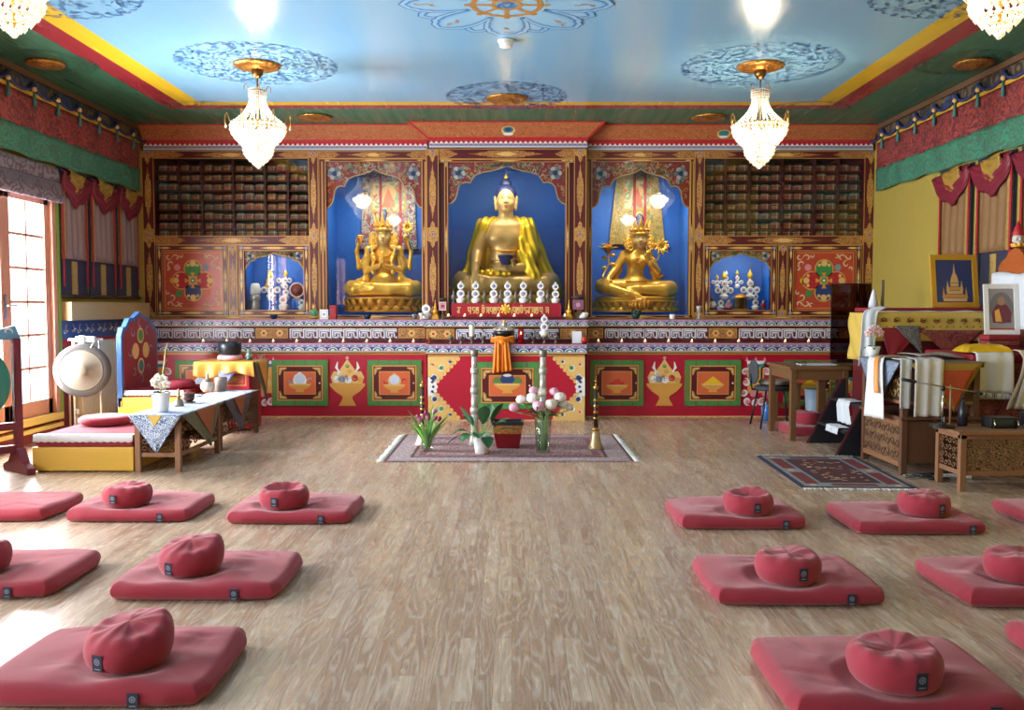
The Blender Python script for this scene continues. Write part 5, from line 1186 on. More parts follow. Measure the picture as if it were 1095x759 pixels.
# electric tea lights
def tealight_mesh():
    b = MB(); b.lathe([(.018, 0), (.019, .002), (.019, .017), (.016, .017), (.014, .013), (0, .013)], m_led, n=14); return b
TL = None
def tealight(x, y, z, lab, grp):
    global TL
    if TL is None:
        TL = thing('tea_light', lab, 'tea light', (x, y, z), 0, grp); tealight_mesh().build('cup', TL); b = MB(); b.lathe([(.004, .013), (.0085, .02), (.007, .029), (0, .04)], m_flame, n=10); b.build('flame', TL); return TL
    return dup(TL, (x, y, z), None, lab, grp)
for i, px in enumerate((479.6, 497, 514.5, 533, 550, 568.6, 604)):
    tealight(X_(px, YP - .06) , YP - .06, ZL + .0305 if 470 < px < 610 else ZL, 'lit tea light before the inscription, %s from the left' % nn[i], 'tea lights before the inscription')
oo = ['first', 'second', 'third', 'fourth', 'fifth', 'sixth', 'seventh', 'eighth', 'ninth', 'tenth', 'eleventh']
Yt = 10.78
for i in range(10):
    tealight(X_(640 + 25 * i, Yt), Yt, ZK, 'lit tea light on the right altar cabinet, %s counting from the middle' % oo[i], 'tea lights on the right altar cabinet')
for i in range(10):
    tealight(X_(442 - 25 * i, Yt), Yt, ZK, 'lit tea light on the left altar cabinet, %s counting from the middle' % oo[i], 'tea lights on the left altar cabinet')
# ---- on the ledge beside the inscribed plinth and along the side ledges
YG = 11.02
def sx(px, Y=YG): return X_(px, Y)
torma('small white cake with one butter flower beside the gilded four-armed statue', sx(456, 11.0), 11.0, ZL, 1.1, 1, name='torma')
def stand_ornament(px, lab, w, h, cols, Y=YG):
    t = thing('ornament_stand', lab, 'ornament', (sx(px, Y), Y, ZL)); b = MB(); b.lathe([(.035, 0), (.04, .006), (.012, .02), (.01, h * .4)], m_dsilver, n=14); b.build('foot', t)
    b = MB(bevel=.003); b.box(-w / 2, w / 2, -.012, .012, h * .4, h * .78, mat('box_' + cols[0], cols[0], .45)); pp = Paint(b, -.012); pp.frame(-w / 2, w / 2, h * .4, h * .78, .007, mat('edge_' + cols[1], cols[1], .45), 1); pp.disc(0, h * .59, w * .22, mat('heart_' + cols[2], cols[2], .45), 2); b.build('plaque', t)
    b = MB(); b.ball((0, 0, h * .9), w * .6, mat('cap_' + cols[3], cols[3], .6), 12, squash=(1, .6, .45)); b.build('crest', t); return t
stand_ornament(473.5, 'ornament with pink square plaque and dark crest, left of the inscribed plinth', .085, .27, ('#c98a94', '#e7dccf', '#a3243a', '#3a2f2c'))
stand_ornament(618, 'purple ornament plaque with dark crest, right of the inscribed plinth', .13, .3, ('#7d5a86', '#b0703a', '#d98a94', '#3a2f2c'))
def stupa(px, lab, h, m, Y=YG, z=ZL):
    t = thing('small_stupa', lab, 'ornament', (sx(px, Y), Y, z)); b = MB(bevel=.002)
    for k in range(3): w = .045 - .008 * k; b.box(-w, w, -w, w, h * .09 * k, h * .09 * (k + 1), m)
    b.build('steps', t); b = MB(); b.lathe([(.022, h * .27), (.034, h * .36), (.032, h * .46), (.014, h * .52)], m, n=16); b.build('dome', t); b = MB(); b.lathe([(.014, h * .5), (.016, h * .55), (.004, h * .9), (.008, h * .93), (0, h)], m, n=10); b.build('spire', t); return t
stupa(465.5, 'small gilded stupa between the plaque and the flower cake, left of the inscribed plinth', .24, m_gilt)
stupa(608.3, 'small gilded stupa at the right end of the inscribed plinth', .24, m_gilt, YG - .01)
t = thing('conch_shell', 'white conch shell on the altar ledge, right of the inscribed plinth', 'shell', (sx(624, 10.9), 10.9, ZL)); b = MB(); b.lathe([(.0, -.06), (.012, -.05), (.03, -.02), (.042, .01), (.03, .04), (.012, .055), (0, .062)], m_dough, n=18, M=Matrix.Translation((0, 0, .042)) @ Matrix.Rotation(1.2, 4, 'Y')); b.build('shell_body', t)
b = MB(); b.tube([(.05 - .01 * i, 0, .06 + .018 * math.sin(i)) for i in range(6)], .012, m_dough, 8); b.build('shell_lip', t)
t = thing('white_cup', 'white footed cup at the end of the left altar ledge', 'cup', (sx(450.5, 10.9), 10.9, ZL)); b = MB(); water_cup(b, .75, m_dough); b.build('bowl', t)
t = thing('glass_tumbler', 'small clear glass on the altar ledge below the four-armed statue', 'glass', (sx(443, 10.98), 10.98, ZL)); b = MB(); b.lathe([(.028, 0), (.036, .1), (.033, .1), (.026, .006), (0, .006)], glass_material('drinking_glass', '#f4f6f6', 2.), n=20); b.build('tumbler', t); b = MB(); b.lathe([(.0255, .007), (.03, .06), (0, .06)], mat('water_fill', '#d8d4ce', .1), n=20); b.build('water', t)
def card(name, lab, px, Y, z, w, h, col, line=None, cat='card', tilt=.12):
    t = thing(name, lab, cat, (sx(px, Y), Y, z)); M = Matrix.Rotation(-tilt, 4, 'X'); b = MB(bevel=.002); b.box(-w / 2, w / 2, 0, .008, 0, h, mat('card_' + col, col, .5), M=M); b.build('board', t)
    if line: b = MB(); pp = Paint(b, 0, M=M); pp.frame(-w / 2 + .012, w / 2 - .012, .012, h - .012, .006, mat('line_' + line, line, .5), 1); pp.disc(0, h / 2, w * .18, mat('line_' + line, line, .5), 1); b.build('print', t, fixn=False)
    b = MB(); b.box(-.01, .01, .01, .05 + .0, 0, .012, mat('card_' + col, col, .5)); b.build('prop', t); return t
card('picture_card', 'small white framed card on the left altar ledge beside the red box', 346.5, 10.99, ZL, .1, .12, '#ece8e4', '#9a9aa6')
b = MB(bevel=.004); t = thing('red_box', 'upright red box on the left altar ledge beside the white card', 'box', (sx(357, 11.03), 11.03, ZL)); b.box(-.038, .038, -.05, .05, 0, .145, mat('box_red', '#9c1622', .4)); b.build('body', t); b = MB(bevel=.003); b.box(-.04, .04, -.052, .052, .146, .17, mat('box_red', '#9c1622', .4)); b.build('lid', t)
def figure(px, lab, h, cols, Y=YG, z=ZL):
    t = thing('small_figure', lab, 'figurine', (sx(px, Y), Y, z)); q = Sculpt(); q.ell((0, 0, h * .12), (h * .3, h * .22, h * .13), k=.01); q.ell((0, 0, h * .42), (h * .17, h * .13, h * .26), k=.02); q.ell((0, -.005, h * .8), (h * .12, h * .12, h * .15), k=.015)
    for e in (-1, 1): q.chain([(e * h * .16, 0, h * .58), (e * h * .26, -.005, h * .36), (e * h * .05, -h * .14, h * .3)], [h * .06, h * .055, h * .045], k=.012)
    sculpt_obj('body', q, h * .035, [mat('fig_' + c, c, .4) for c in cols], t, lambda x, y, zz: np.where(zz > h * .66, 1, np.where(zz < h * .2, 2, 0)), 1)
    b = MB(); b.lathe([(h * .1, h * .86), (h * .12, h * .9), (h * .05, h), (0, h * 1.06)], mat('fig_' + cols[2], cols[2], .4), n=10); b.build('crown', t); return t
figure(336, 'small green and gold figure on the left altar ledge', .19, ('#4d7a55', '#d9b26a', '#b98a3a'), 11.06)
t = thing('green_bowl', 'dark green lotus bowl on the right altar ledge under the lotus statue', 'bowl', (sx(680, 11.04), 11.04, ZL)); b = MB(); b.lathe([(.03, 0), (.035, .008), (.055, .05), (.05, .075), (.044, .07), (.03, .02), (0, .018)], mat('dark_green_glaze', '#1f3d38', .3), n=20); b.build('bowl', t); b = MB()
for k in range(6): b.ball((.045 * math.cos(k * 1.05), .045 * math.sin(k * 1.05), .085), .022, mat('dark_green_glaze', '#1f3d38', .3), 8, squash=(.8, .8, 1.2))
b.build('petals', t)
t = thing('white_candle_cup', 'short white cup candle on the right altar ledge', 'candle', (sx(719, 11.0), 11.0, ZL)); b = MB(); b.lathe([(.03, 0), (.034, .01), (.036, .06), (.03, .06), (.028, .05), (0, .05)], m_dough, n=18); b.build('cup', t); b = MB(); b.tube([(0, 0, .05), (0, 0, .065)], .002, m_black, 5); b.build('wick', t)
t = thing('silver_goblet', 'tall silver goblet on the right altar ledge by the cake niche', 'goblet', (sx(747.5, 11.0), 11.0, ZL)); b = MB(); b.lathe([(.035, 0), (.038, .006), (.014, .02), (.012, .08), (.03, .1), (.036, .14), (.038, .165), (.03, .163), (0, .12)], m_silver, n=20); b.build('cup', t)
for i, (px, l) in enumerate(((393, 'dark blue lotus bowl on the left altar ledge under the four-armed statue'), (293, 'dark blue lotus bowl on the left altar ledge under the cake niche'))):
    t = thing('lotus_bowl', l, 'bowl', (sx(px, 11.05), 11.05, ZL)); b = MB(); b.lathe([(.022, 0), (.03, .006), (.045, .04), (.05, .055), (.04, .052), (0, .02)], mat('dark_blue_glaze', '#1f3a55', .3), n=18); b.build('bowl', t)
for i, (px, l) in enumerate(((312, 'row of dark moulded butter shapes left of the left ledge middle'), )): pass
# ---- on the middle worktop: bowls, candles, skull cup with orange scarf
YQ = 10.46
def cup_at(px, lab, s=1., m=None, Y=YQ, grp='metal cups on the middle worktop', name='offering_cup', fill=None):
    t = thing(name, lab, 'cup', (sx(px, Y), Y, ZK), 0, grp); b = MB(); water_cup(b, s, m); b.build('cup', t)
    if fill: b = MB(); b.lathe([(.036 * s, .09 * s), (.02 * s, .1 * s), (0, .104 * s)], fill, n=14); b.build('filling', t)
    return t
cup_at(482, 'worn metal cup at the left end of the middle worktop', .8, m_dsilver); cup_at(493, 'worn metal cup second on the middle worktop, beside the wax pillar', .8, m_dsilver)
cup_at(516.5, 'worn metal cup between the wax pillar and the black bowl', .85, m_dsilver); cup_at(570, 'worn metal cup right of the red glass candle', .85, m_dsilver); cup_at(594.5, 'metal cup with a white mound, at the right end of the worktop', .85, m_dsilver, fill=m_dough)
t = thing('pillar_candle', 'cream pillar candle on a metal cup on the middle worktop', 'candle', (sx(504.5), YQ, ZK)); t.location.x = sx(504.5, YQ); b = MB(); water_cup(b, .85, m_dsilver); b.build('holder', t); b = MB(); b.lathe([(.03, .082), (.031, .085), (.031, .21), (.027, .214), (0, .208)], m_cand, n=18); b.build('wax', t); b = MB(); b.tube([(0, 0, .208), (.002, 0, .222)], .002, m_black, 5); b.build('wick', t)
t = torma('white cake with two butter flowers on a metal cup, right of the red candle', sx(582, YQ), YQ, ZK, .95, 2, name='torma', cup=True)
for c in list(t.children): c.location.z = .083
b = MB(); water_cup(b, .85, m_dsilver); b.build('stand', t)
t = thing('red_candle', 'red glass candle with a white flame mark on the middle worktop', 'candle', (sx(557, YQ - .02), YQ - .02, ZK)); b = MB(); b.lathe([(.03, 0), (.034, .004), (.034, .16), (.03, .165)], mat('red_candle_glass', '#c01526', .2), n=20); b.build('glass', t); b = MB(); b.lathe([(.033, .165), (.026, .172), (0, .173)], mat('candle_lid', '#7a1a20', .4), n=16); b.build('lid', t); b = MB(); b.lathe([(.004, 0), (.008, .012), (0, .03)], m_flame, (0, -.036, .11), 8); b.build('flame', t)
t = thing('skull_cup', 'black bowl with a silver lid and gold crest at the middle of the altar', 'bowl', (sx(539, YQ - .05), YQ - .05, ZK)); m_blk = mat('black_lacquer_bowl', '#1d1a1a', .3)
b = MB(); b.lathe([(.07, .0), (.075, .01), (.05, .035), (.045, .055)], m_dsilver, n=20); b.build('foot', t)
b = MB(); b.lathe([(.045, .056), (.09, .075), (.118, .115), (.122, .15), (.112, .15), (.1, .12), (0, .09)], m_blk, n=28); b.build('bowl', t)
b = MB(); b.lathe([(.124, .15), (.128, .156), (.1, .175), (.06, .195), (.035, .2), (.02, .21), (.028, .225), (.022, .245), (0, .26)], m_silver, n=24)
for k in range(10): b.ball((.112 * math.cos(k * .628), .112 * math.sin(k * .628), .168), .016, m_silver, 8)
b.build('lid', t); b = MB(); b.ball((0, 0, .255), .022, m_gilt, 10); b.build('crest', t)
t = thing('orange_scarf', 'orange silk scarf knotted under the black bowl, hanging down the altar front', 'scarf', (sx(538, 10.25), 10.25, .5)); m_osilk = mat('orange_silk', '#e5811c', .4, var=.15)
cxs = sx(537.5, 10.25)
b = MB(solid=.006)
for (xa, xb, zb, ph) in ((-.055, -.062, .565, 0), (.03, .05, .575, 2)):
    def fn(u, v, xa=xa, xb=xb, zb=zb, ph=ph):
        w = .036 + .022 * v; q = (u - .5) * 2
        return (cxs + xa + (xb - xa) * v + q * w, 10.232 - .02 * math.sin(q * 7 + ph) * (.4 + .6 * v) - .018 * (1 - q * q), .915 - (.915 - zb - .012 * q) * v)
    b.grid(fn, 22, 14, m_osilk)
b.build('tails', t, True)
b = MB()
for k in range(5): b.tube([(cxs + (-.13 + .26 * i / 12), 10.285 - .045 * math.sin(PI * i / 12) - .006 * k, .912 + .012 * k + .008 * math.sin(i * .9 + k)) for i in range(13)], .016, m_osilk, 7)
b.ball((cxs - .005, 10.222, .91), .038, m_osilk, 12, squash=(1.1, .6, 1)); b.build('wrap', t, True)
cup_at(459, 'small orange bowl at the left corner of the middle worktop', .62, mat('orange_glaze', '#9a4a28', .35), 10.6, None, 'orange_bowl'); cup_at(449, 'small dark bowl left of the orange bowl on the worktop', .5, mat('dark_bowl_glaze', '#2c2528', .35), 10.75, None, 'dark_bowl')
t = card('white_card', 'blank white card standing at the right end of the middle worktop', 617, 10.5, ZK, .11, .14, '#e4e4ea'); t = thing('red_apple', 'shiny red-orange apple beside the white card on the worktop', 'apple', (sx(625.5, 10.44), 10.44, ZK)); b = MB(); b.lathe([(.0, .008), (.018, .0), (.04, .018), (.048, .045), (.036, .074), (.014, .08), (0, .07)], mat('apple_skin', '#a8321f', .25), n=20); b.build('fruit', t); b = MB(); b.tube([(0, 0, .07), (.006, 0, .092)], .003, m_brassd, 5); b.build('stalk', t)

# ---- offering cakes in the two small niches
n0, n1, q0, q1 = nicheR; w = n1 - n0
Y1, Y2, Y3 = YS + .125, YS + .32, YS + .4
zz = {1: q0 + .002, 2: q0 + .132, 3: q0 + .282}
YY = {1: Y1, 2: YS + .252, 3: YS + .385}
def nx(f): return n0 + w * f
for i, (f_, lv, k, n, sd, pk, l) in enumerate(((.07, 3, .6, 2, 0, m_yel, 'pale'), (.235, 3, .62, 1, 1, m_yel, 'wide'), (.39, 3, .6, 2, 2, m_wht, 'white-tipped'), (.57, 3, .62, 2, 2, m_yel, 'yellow-tipped'), (.31, 2, .95, 2, 1, m_yel, 'tall yellow-tipped'), (.74, 2, 1.0, 2, 1, m_yel, 'cross-shaped yellow-tipped'), (.22, 1, .75, 1, 0, None, 'single-flower'), (.79, 1, .8, 2, 0, None, 'small two-flower'))):
    pl = ['', 'on the floor', 'on the middle step', 'on the top step'][lv]
    torma('%s butter cake %s of the right offering niche' % (l, pl), nx(f_), YY[lv], zz[lv], k, n, 'butter cakes in the right offering niche', pk, sd)
t = thing('model_shrine', 'small brown carved shrine on the floor of the right offering niche', 'ornament', (nx(.55), Y1, q0 + .002)); b = MB(bevel=.003); b.box(-.09, .09, -.04, .04, 0, .02, m_giltdeep); b.box(-.07, -.045, -.03, .03, .02, .15, mat('shrine_wood', '#5c3a22', .5)); b.box(.045, .07, -.03, .03, .02, .15, mat('shrine_wood', '#5c3a22', .5)); b.box(-.07, .07, .015, .03, .02, .15, mat('shrine_wood', '#5c3a22', .5)); b.build('body', t); b = MB(); b.lathe([(.13, .15), (.125, .165), (.05, .19), (.0, .21)], m_giltdeep, n=4, a0=PI / 4, sy=.5); b.build('roof', t)
figure_z = lambda px_f, lv, lab, h, cols: (lambda o: setattr(o, 'location', (nx(px_f), YY[lv], zz[lv])))(figure(700, lab, h, cols))
figure_z(.08, 1, 'small white and black figure at the left of the right offering niche', .17, ('#dcdad6', '#3a3032', '#8a2a30')); figure_z(.35, 1, 'small pink figure on the floor of the right offering niche', .14, ('#c9848a', '#e3c4b4', '#8a2a30')); figure_z(.92, 1, 'small red figure at the right of the right offering niche', .13, ('#a32a3a', '#d9b0a0', '#5a5a8a'))
stupa(700, 'slim bronze stupa at the back of the right offering niche', .34, mat('bronze_green', '#6d6a3c', .4)).location = (nx(.79), YY[3], zz[3])
n0, n1, q0, q1 = nicheL; w = n1 - n0
zz = {1: q0 + .002, 2: q0 + .132, 3: q0 + .282}
for i, (f_, lv, k, n, sd, pk, l) in enumerate(((.36, 2, 1.0, 2, 1, m_yel, 'cross-shaped yellow-tipped'), (.62, 2, .8, 3, 0, m_yel, 'tall column'), (.55, 3, .8, 1, 1, None, 'wide two-winged'), (.62, 1, 1.1, 1, 0, None, 'white mound'), (.93, 1, .8, 1, 0, None, 'small single-flower'))):
    pl = ['', 'on the floor', 'on the middle step', 'on the top step'][lv]
    torma('%s butter cake %s of the left offering niche' % (l, pl), nx(f_), YY[lv], zz[lv], k, n, 'butter cakes in the left offering niche', pk, sd)
t = thing('silver_vessel', 'stacked silver vessel under a white cloth cap in the left offering niche', 'vessel', (nx(.14), Y1, q0 + .002)); b = MB(); b.lathe([(.07, 0), (.085, .01), (.09, .08), (.07, .12), (.095, .14), (.1, .19), (.075, .215)], m_silver, n=24); b.build('body', t); b = MB(); b.lathe([(.1, .215), (.11, .235), (.105, .3), (.085, .35), (.06, .365), (0, .36)], m_dough, n=20, sy=.8); b.build('cloth_cap', t)
t.scale = (.62, .62, .92); t = thing('wreath_mirror', 'round red mirror with pale rim at the right of the left offering niche', 'mirror', (nx(.81), YS + .25, zz[2])); t.scale = (.8, .8, .8); M = Matrix.Translation((0, 0, .15)) @ Matrix.Rotation(PI / 2, 4, 'X'); b = MB(); b.lathe([(0, -.01), (.11, -.01), (.115, 0), (.11, .01), (0, .012)], mat('dark_red_face', '#7a2a2a', .4), n=28, M=M); b.build('face', t)
b = MB(); b.tube([(.112 * math.cos(k * PI / 14), -.005, .15 + .112 * math.sin(k * PI / 14)) for k in range(28)], .016, mat('pale_pink_rim', '#dcbcae', .45), 6, closed=True); b.build('rim', t); b = MB(bevel=.003); b.box(-.05, .05, -.02, .02, 0, .045, m_giltdeep); b.build('foot', t)
stupa(300, 'gilded stupa on the top step of the left offering niche', .24, m_gilt).location = (nx(.27), YY[3], zz[3])
t = thing('blue_silk', 'blue silk cloth hung over the step in the left offering niche', 'cloth', (nx(.86), YS + .19, q0 + .002)); b = MB(solid=.004); b.grid(lambda u, v: (-.09 + .18 * u, -.01 - .012 * math.sin(u * 16) * v, .14 - .13 * v), 24, 8, mat('blue_silk_cloth', '#2f6fc0', .4)); b.build('cloth', t)
# ================================================================ cushions on the floor
def cushion_cloth(name, h):
    n = NT(name, .85, 0, .25); v = n.co(); c = lin(h); f = n.noise(v, 4, 3); n.color(n.mix(f, tuple(x * .86 for x in c), tuple(min(1, x * 1.12) for x in c)))
    n.b.inputs['Sheen Weight'].default_value = .35; n.b.inputs['Sheen Roughness'].default_value = .5; n.b.inputs['Sheen Tint'].default_value = (1, .75, .75, 1)
    n.bump(n.math('ADD', n.noise(v, 14, 2), n.math('MULTIPLY', n.noise(v, 320, 1), .35)), .2, .008); return n.m
m_cush = cushion_cloth('raspberry_cotton', '#992c3a'); m_tag = mat('navy_label', '#23283a', .6); m_tagm = mat('grey_label_mark', '#7f8797', .6)
def label_patch(par, M, w, h, name='label'):
    b = MB(); b.box(-w / 2, w / 2, -.0015, .0015, -h / 2, h / 2, m_tag, M=M); p = Paint(b, -.0015, M=M); p.disc(0, h * .1, w * .3, m_tagm, .5, 14)
    for k in range(5): a = 2 * PI * k / 5; p.disc(w * .15 * math.cos(a), h * .1 + w * .15 * math.sin(a), w * .07, m_tag, .8, 6)
    p.rect(-w * .3, w * .3, -h * .38, -h * .3, m_tagm, .5)
    return b.build(name, par, label='navy cloth label with a round grey emblem')
def make_mat(seed, dent):
    """square padded floor cushion: rounded rim, wrinkled top, dent under the round cushion"""
    q = random.Random(seed); W, D, T = .39, .3, .075; N = 56
    fx = [(q.uniform(5, 13), q.uniform(5, 13), q.uniform(0, 6), q.uniform(.001, .003)) for _ in range(7)]
    folds = [(q.uniform(-.3, .3), q.uniform(-.22, .22), q.uniform(0, PI), q.uniform(.05, .12), q.uniform(.002, .006)) for _ in range(14)]
    def prof(u, v, top):
        a, c = math.sin(PI / 2 * (u * 2 - 1)), math.sin(PI / 2 * (v * 2 - 1))
        x, y = a * W * (1 - .025 * c * c), c * D * (1 - .03 * a * a); r = .05
        k = max(0, abs(a) - .7) / .3 * max(0, abs(c) - .7) / .3; x *= 1 - .05 * k; y *= 1 - .065 * k
        d = min((1 - abs(a)) * W, (1 - abs(c)) * D); h = .5 + .5 * math.sqrt(max(0, 1 - (1 - min(1, d / r)) ** 2))
        if not top: return (x, y, T * (1 - h))
        z = T * h + .012 * (1 - a ** 4) * (1 - c ** 4)
        w = min(1, d / .05)
        for f1, f2, ph, am in fx: z += am * math.sin(f1 * x + f2 * y + ph) * w
        for x0, y0, an, L, am in folds:
            s_ = (x - x0) * math.cos(an) + (y - y0) * math.sin(an); t_ = -(x - x0) * math.sin(an) + (y - y0) * math.cos(an)
            z -= am * math.exp(-(t_ / .014) ** 2 - (s_ / L) ** 2) * w
        if dent:
            rr = math.hypot(x - dent[0], y - dent[1]); g = math.exp(-(rr / .178) ** 10) * min(1, d / .02); z += (.0665 - z) * g
            an = math.atan2(y - dent[1], x - dent[0]); z += .006 * math.sin(an * 5 + seed) * math.exp(-((rr - .24) / .06) ** 2) * w
        return (x, y, z)
    b = MB(); b.grid(lambda u, v: prof(u, v, True), N, N, m_cush); b.grid(lambda u, v: prof(u, 1 - v, False), N, N, m_cush)
    me = b.mesh('cushion_cover'); bm = bmesh.new(); bm.from_mesh(me); bmesh.ops.remove_doubles(bm, verts=bm.verts, dist=.0006); bmesh.ops.recalc_face_normals(bm, faces=bm.faces); bm.to_mesh(me); bm.free()
    return me
def zafu_mesh(seed, puff, lean):
    """round buckwheat cushion: upright side wall, seam, gathered pleats to a slack crown"""
    q = random.Random(seed); R, HS = .146, .86; n = 72; np_ = q.randint(9, 12); ph = q.uniform(0, 6)
    prof = [(0, .004), (.6, .0), (.85, .004), (.96, .025), (1.02, .06), (1.03, .09), (.99, .118), (.9, .137), (.78, .148), (.6, .15 - .02 * (1 - puff)), (.42, .15 - .035 * (1 - puff) + .01 * puff), (.22, .15 - .05 * (1 - puff) + .02 * puff), (.0, .15 - .055 * (1 - puff) + .02 * puff)]
    vs, fs = [], []
    for j, (r, z) in enumerate(prof):
        for i in range(n):
            a = 2 * PI * i / n; k = 1 + .02 * math.sin(2 * a + ph) + .012 * math.sin(5 * a + ph * 2); zz = z
            if z > .1: w = min(1, (z - .1) / .03) * r; zz += .0035 * math.sin(np_ * a + ph + 2 * r) * w * min(1, r * 2) + (.007 * math.sin(2 * a + ph + 3 * r) + .006 * math.sin(3 * a + ph * 2 - 4 * r)) * min(1, (1.05 - r) * 3) * min(1, r * 2.5)
            zz += lean[0] * r * math.cos(a - lean[1]) * min(1, z / .1) + lean[0] * .5 * (z / .15)
            vs.append((R * r * k * math.cos(a), R * r * k * math.sin(a), max(0, zz) * HS))
    for j in range(len(prof) - 1):
        for i in range(n): k = (i + 1) % n; fs.append((j * n + i, j * n + k, (j + 1) * n + k, (j + 1) * n + i))
    b = MB(sub=1); b.add(vs, fs, m_cush, True); return b
ZF_POS = []
def floor_mat(xf0, xf1, yf, rz, var, tagx, lab):
    """flat cushion whose near edge runs from xf0 to xf1 at depth yf"""
    cx, cy_ = (xf0 + xf1) / 2, yf + .3; sx_ = (xf1 - xf0) / .78; dent = None
    for z in ZF:
        if abs(z[0] - cx) < .4 and abs(z[1] - cy_) < .3: dent = (z[0] - cx, z[1] - cy_)
    t = thing('meditation_mat', lab, 'floor cushion', (cx, cy_, 0), rz, 'flat red meditation cushions')
    o = bpy.data.objects.new('cushion_cover', make_mat(int(abs(cx * 100)) + var, dent)); COL.objects.link(o); o.parent = t
    if tagx is not None: label_patch(t, Matrix.Translation((tagx * sx_, -.302, .036)) @ Matrix.Rotation(-.03, 4, 'X'), .036, .05)
    return t
def zafu(x, y, z, rz, seed, puff, lean, tagang, lab):
    t = thing('meditation_cushion', lab, 'round cushion', (x, y, z), rz, 'round red meditation cushions'); zafu_mesh(seed, puff, lean).build('cushion_cover', t)
    r = .1515; c = math.cos(tagang); s = math.sin(tagang)
    label_patch(t, Matrix.Translation((r * c, r * s, .066 + lean[0] * .5 * math.cos(tagang - lean[1]))) @ Matrix.Rotation(tagang + PI / 2, 4, 'Z') @ Matrix.Rotation(.05, 4, 'X'), .04, .056)
    return t
FM = [(-3.62, -2.83, 5.37, 0, 0, None, 'flat red cushion cut by the left photo edge, in the far row'),
      (-2.73, -1.96, 5.36, 0, 1, .22, 'flat red cushion in the far left row, before the lattice table'),
      (-1.75, -.95, 5.31, 0, 2, .2, 'flat red cushion in the far left row, beside the open aisle'),
      (-2.85, -2.05, 3.93, 0, 1, .2, 'flat red cushion cut by the left photo edge, in the middle row'),
      (-1.81, -1.04, 3.9, 0, 0, .2, 'flat red cushion in the middle left row, beside the open aisle'),
      (-1.79, -.985, 2.83, 0, 2, .16, 'nearest flat red cushion on the left, largest in the photo'),
      (.97, 1.75, 5.18, 0, 2, .24, 'flat red cushion in the far right row, beside the open aisle'),
      (1.96, 2.75, 5.06, 0, 1, .27, 'flat red cushion in the far right row, in front of the low carved table'),
      (3.05, 3.85, 5.15, 0, 0, None, 'flat red cushion cut by the right photo edge, in the far row'),
      (.88, 1.65, 3.83, 0, 0, .21, 'flat red cushion in the middle right row, beside the open aisle'),
      (1.95, 2.75, 3.8, 0, 2, None, 'flat red cushion cut by the right photo edge, in the middle row'),
      (.86, 1.66, 2.73, 0, 1, .24, 'nearest flat red cushion on the right, beside the open aisle'),
      (1.9, 2.7, 2.9, 0, 0, None, 'flat red cushion corner at the right photo edge, in the near row')]
ZM = .067
ZF = [(-2.41, 5.57, 0, 21, .5, (.005, 0), -1.75, 'round red cushion on the far left mat before the lattice table'),
      (-1.41, 5.51, 0, 22, .1, (.012, 1.8), -1.75, 'round dented red cushion on the far left mat beside the aisle'),
      (-2.5, 4.13, 0, 23, .6, (.01, .5), -1.2, 'round red cushion half cut by the left photo edge'),
      (-1.5, 4.15, 0, 24, .9, (.03, 1.0), -1.95, 'round slumped red cushion on the middle left mat beside the aisle'),
      (-1.33, 3.07, 0, 25, .8, (.03, 1.1), -1.9, 'round tilted red cushion on the nearest left mat, largest on the left'),
      (1.42, 5.35, 0, 26, .15, (.01, 1.3), -1.45, 'round dented red cushion on the far right mat beside the aisle'),
      (2.46, 5.31, 0, 27, .65, (.006, 2.), -1.3, 'round red cushion on the far right mat before the low table'),
      (1.25, 4.02, 0, 28, .6, (.004, 0), -1.4, 'round upright red cushion on the middle right mat beside the aisle'),
      (2.31, 4.03, 0, 29, .6, (.004, 0), -1.2, 'round red cushion cut by the right photo edge'),
      (1.26, 2.9, 0, 30, .45, (.006, 1.), -1.42, 'round red cushion on the nearest right mat, largest on the right')]
ZM = .067
for a in FM: floor_mat(*a)
for (x, y, rz, sd_, pf, ln, tg, l) in ZF: zafu(x, y, ZM, rz, sd_, pf, ln, tg, l)

# ================================================================ rug and vessels before the altar
def rug_material(name, cols, sc_):
    n = NT(name, .95, 0, .1); v = n.co(); d = n.vor(n.vadd(v, n.noise(v, 6, 2, col=True), .06), sc_); a = n.math('SINE', n.math('MULTIPLY', d, 22))
    c = n.ramp(n.math('ADD', n.math('MULTIPLY', a, .5), .5), [(0., cols[0]), (.35, cols[1]), (.6, cols[2]), (.85, cols[3])]); n.color(n.mix(n.math('MULTIPLY', n.noise(v, 60, 2), .5), c, cols[1])); n.bump(n.noise(v, 300, 1), .4, .004); return n.m
def fringe(mb, x, y0, y1, sgn, m, n=70, L=.07, seed=1):
    q = random.Random(seed)
    for i in range(n):
        y = y0 + (y1 - y0) * (i + .5) / n; l = L * q.uniform(.7, 1.1); mb.tube([(x, y, .006), (x + sgn * l * .5, y + q.uniform(-.008, .008), .009), (x + sgn * l, y + q.uniform(-.014, .014), .003)], .005, m, 5)
m_fr = mat('white_fringe', '#d8d2c8', .9)
t = thing('altar_rug', 'long pinkish patterned rug with white fringes on the floor before the altar', 'rug', (-.03, 8.3, 0)); ry0, ry1 = 7.5, 9.1; rx0, rx1 = -1.08, 1.03
b = MB(); b.box(rx0, rx1, ry0, ry1, .001, .009, rug_material('rug_field', ('#7a3a40', '#b08c88', '#4d4058', '#c9b3ac'), 11)); p = Paint(b, 0, M=Matrix(((1, 0, 0, 0), (0, 0, 1, 0), (0, -1, 0, .009), (0, 0, 0, 1))))
mbd = rug_material('rug_border', ('#8c6068', '#b8a2a2', '#5a3a48', '#d2c4c0'), 15); mln = mat('rug_dark_line', '#5a2e36', .95)
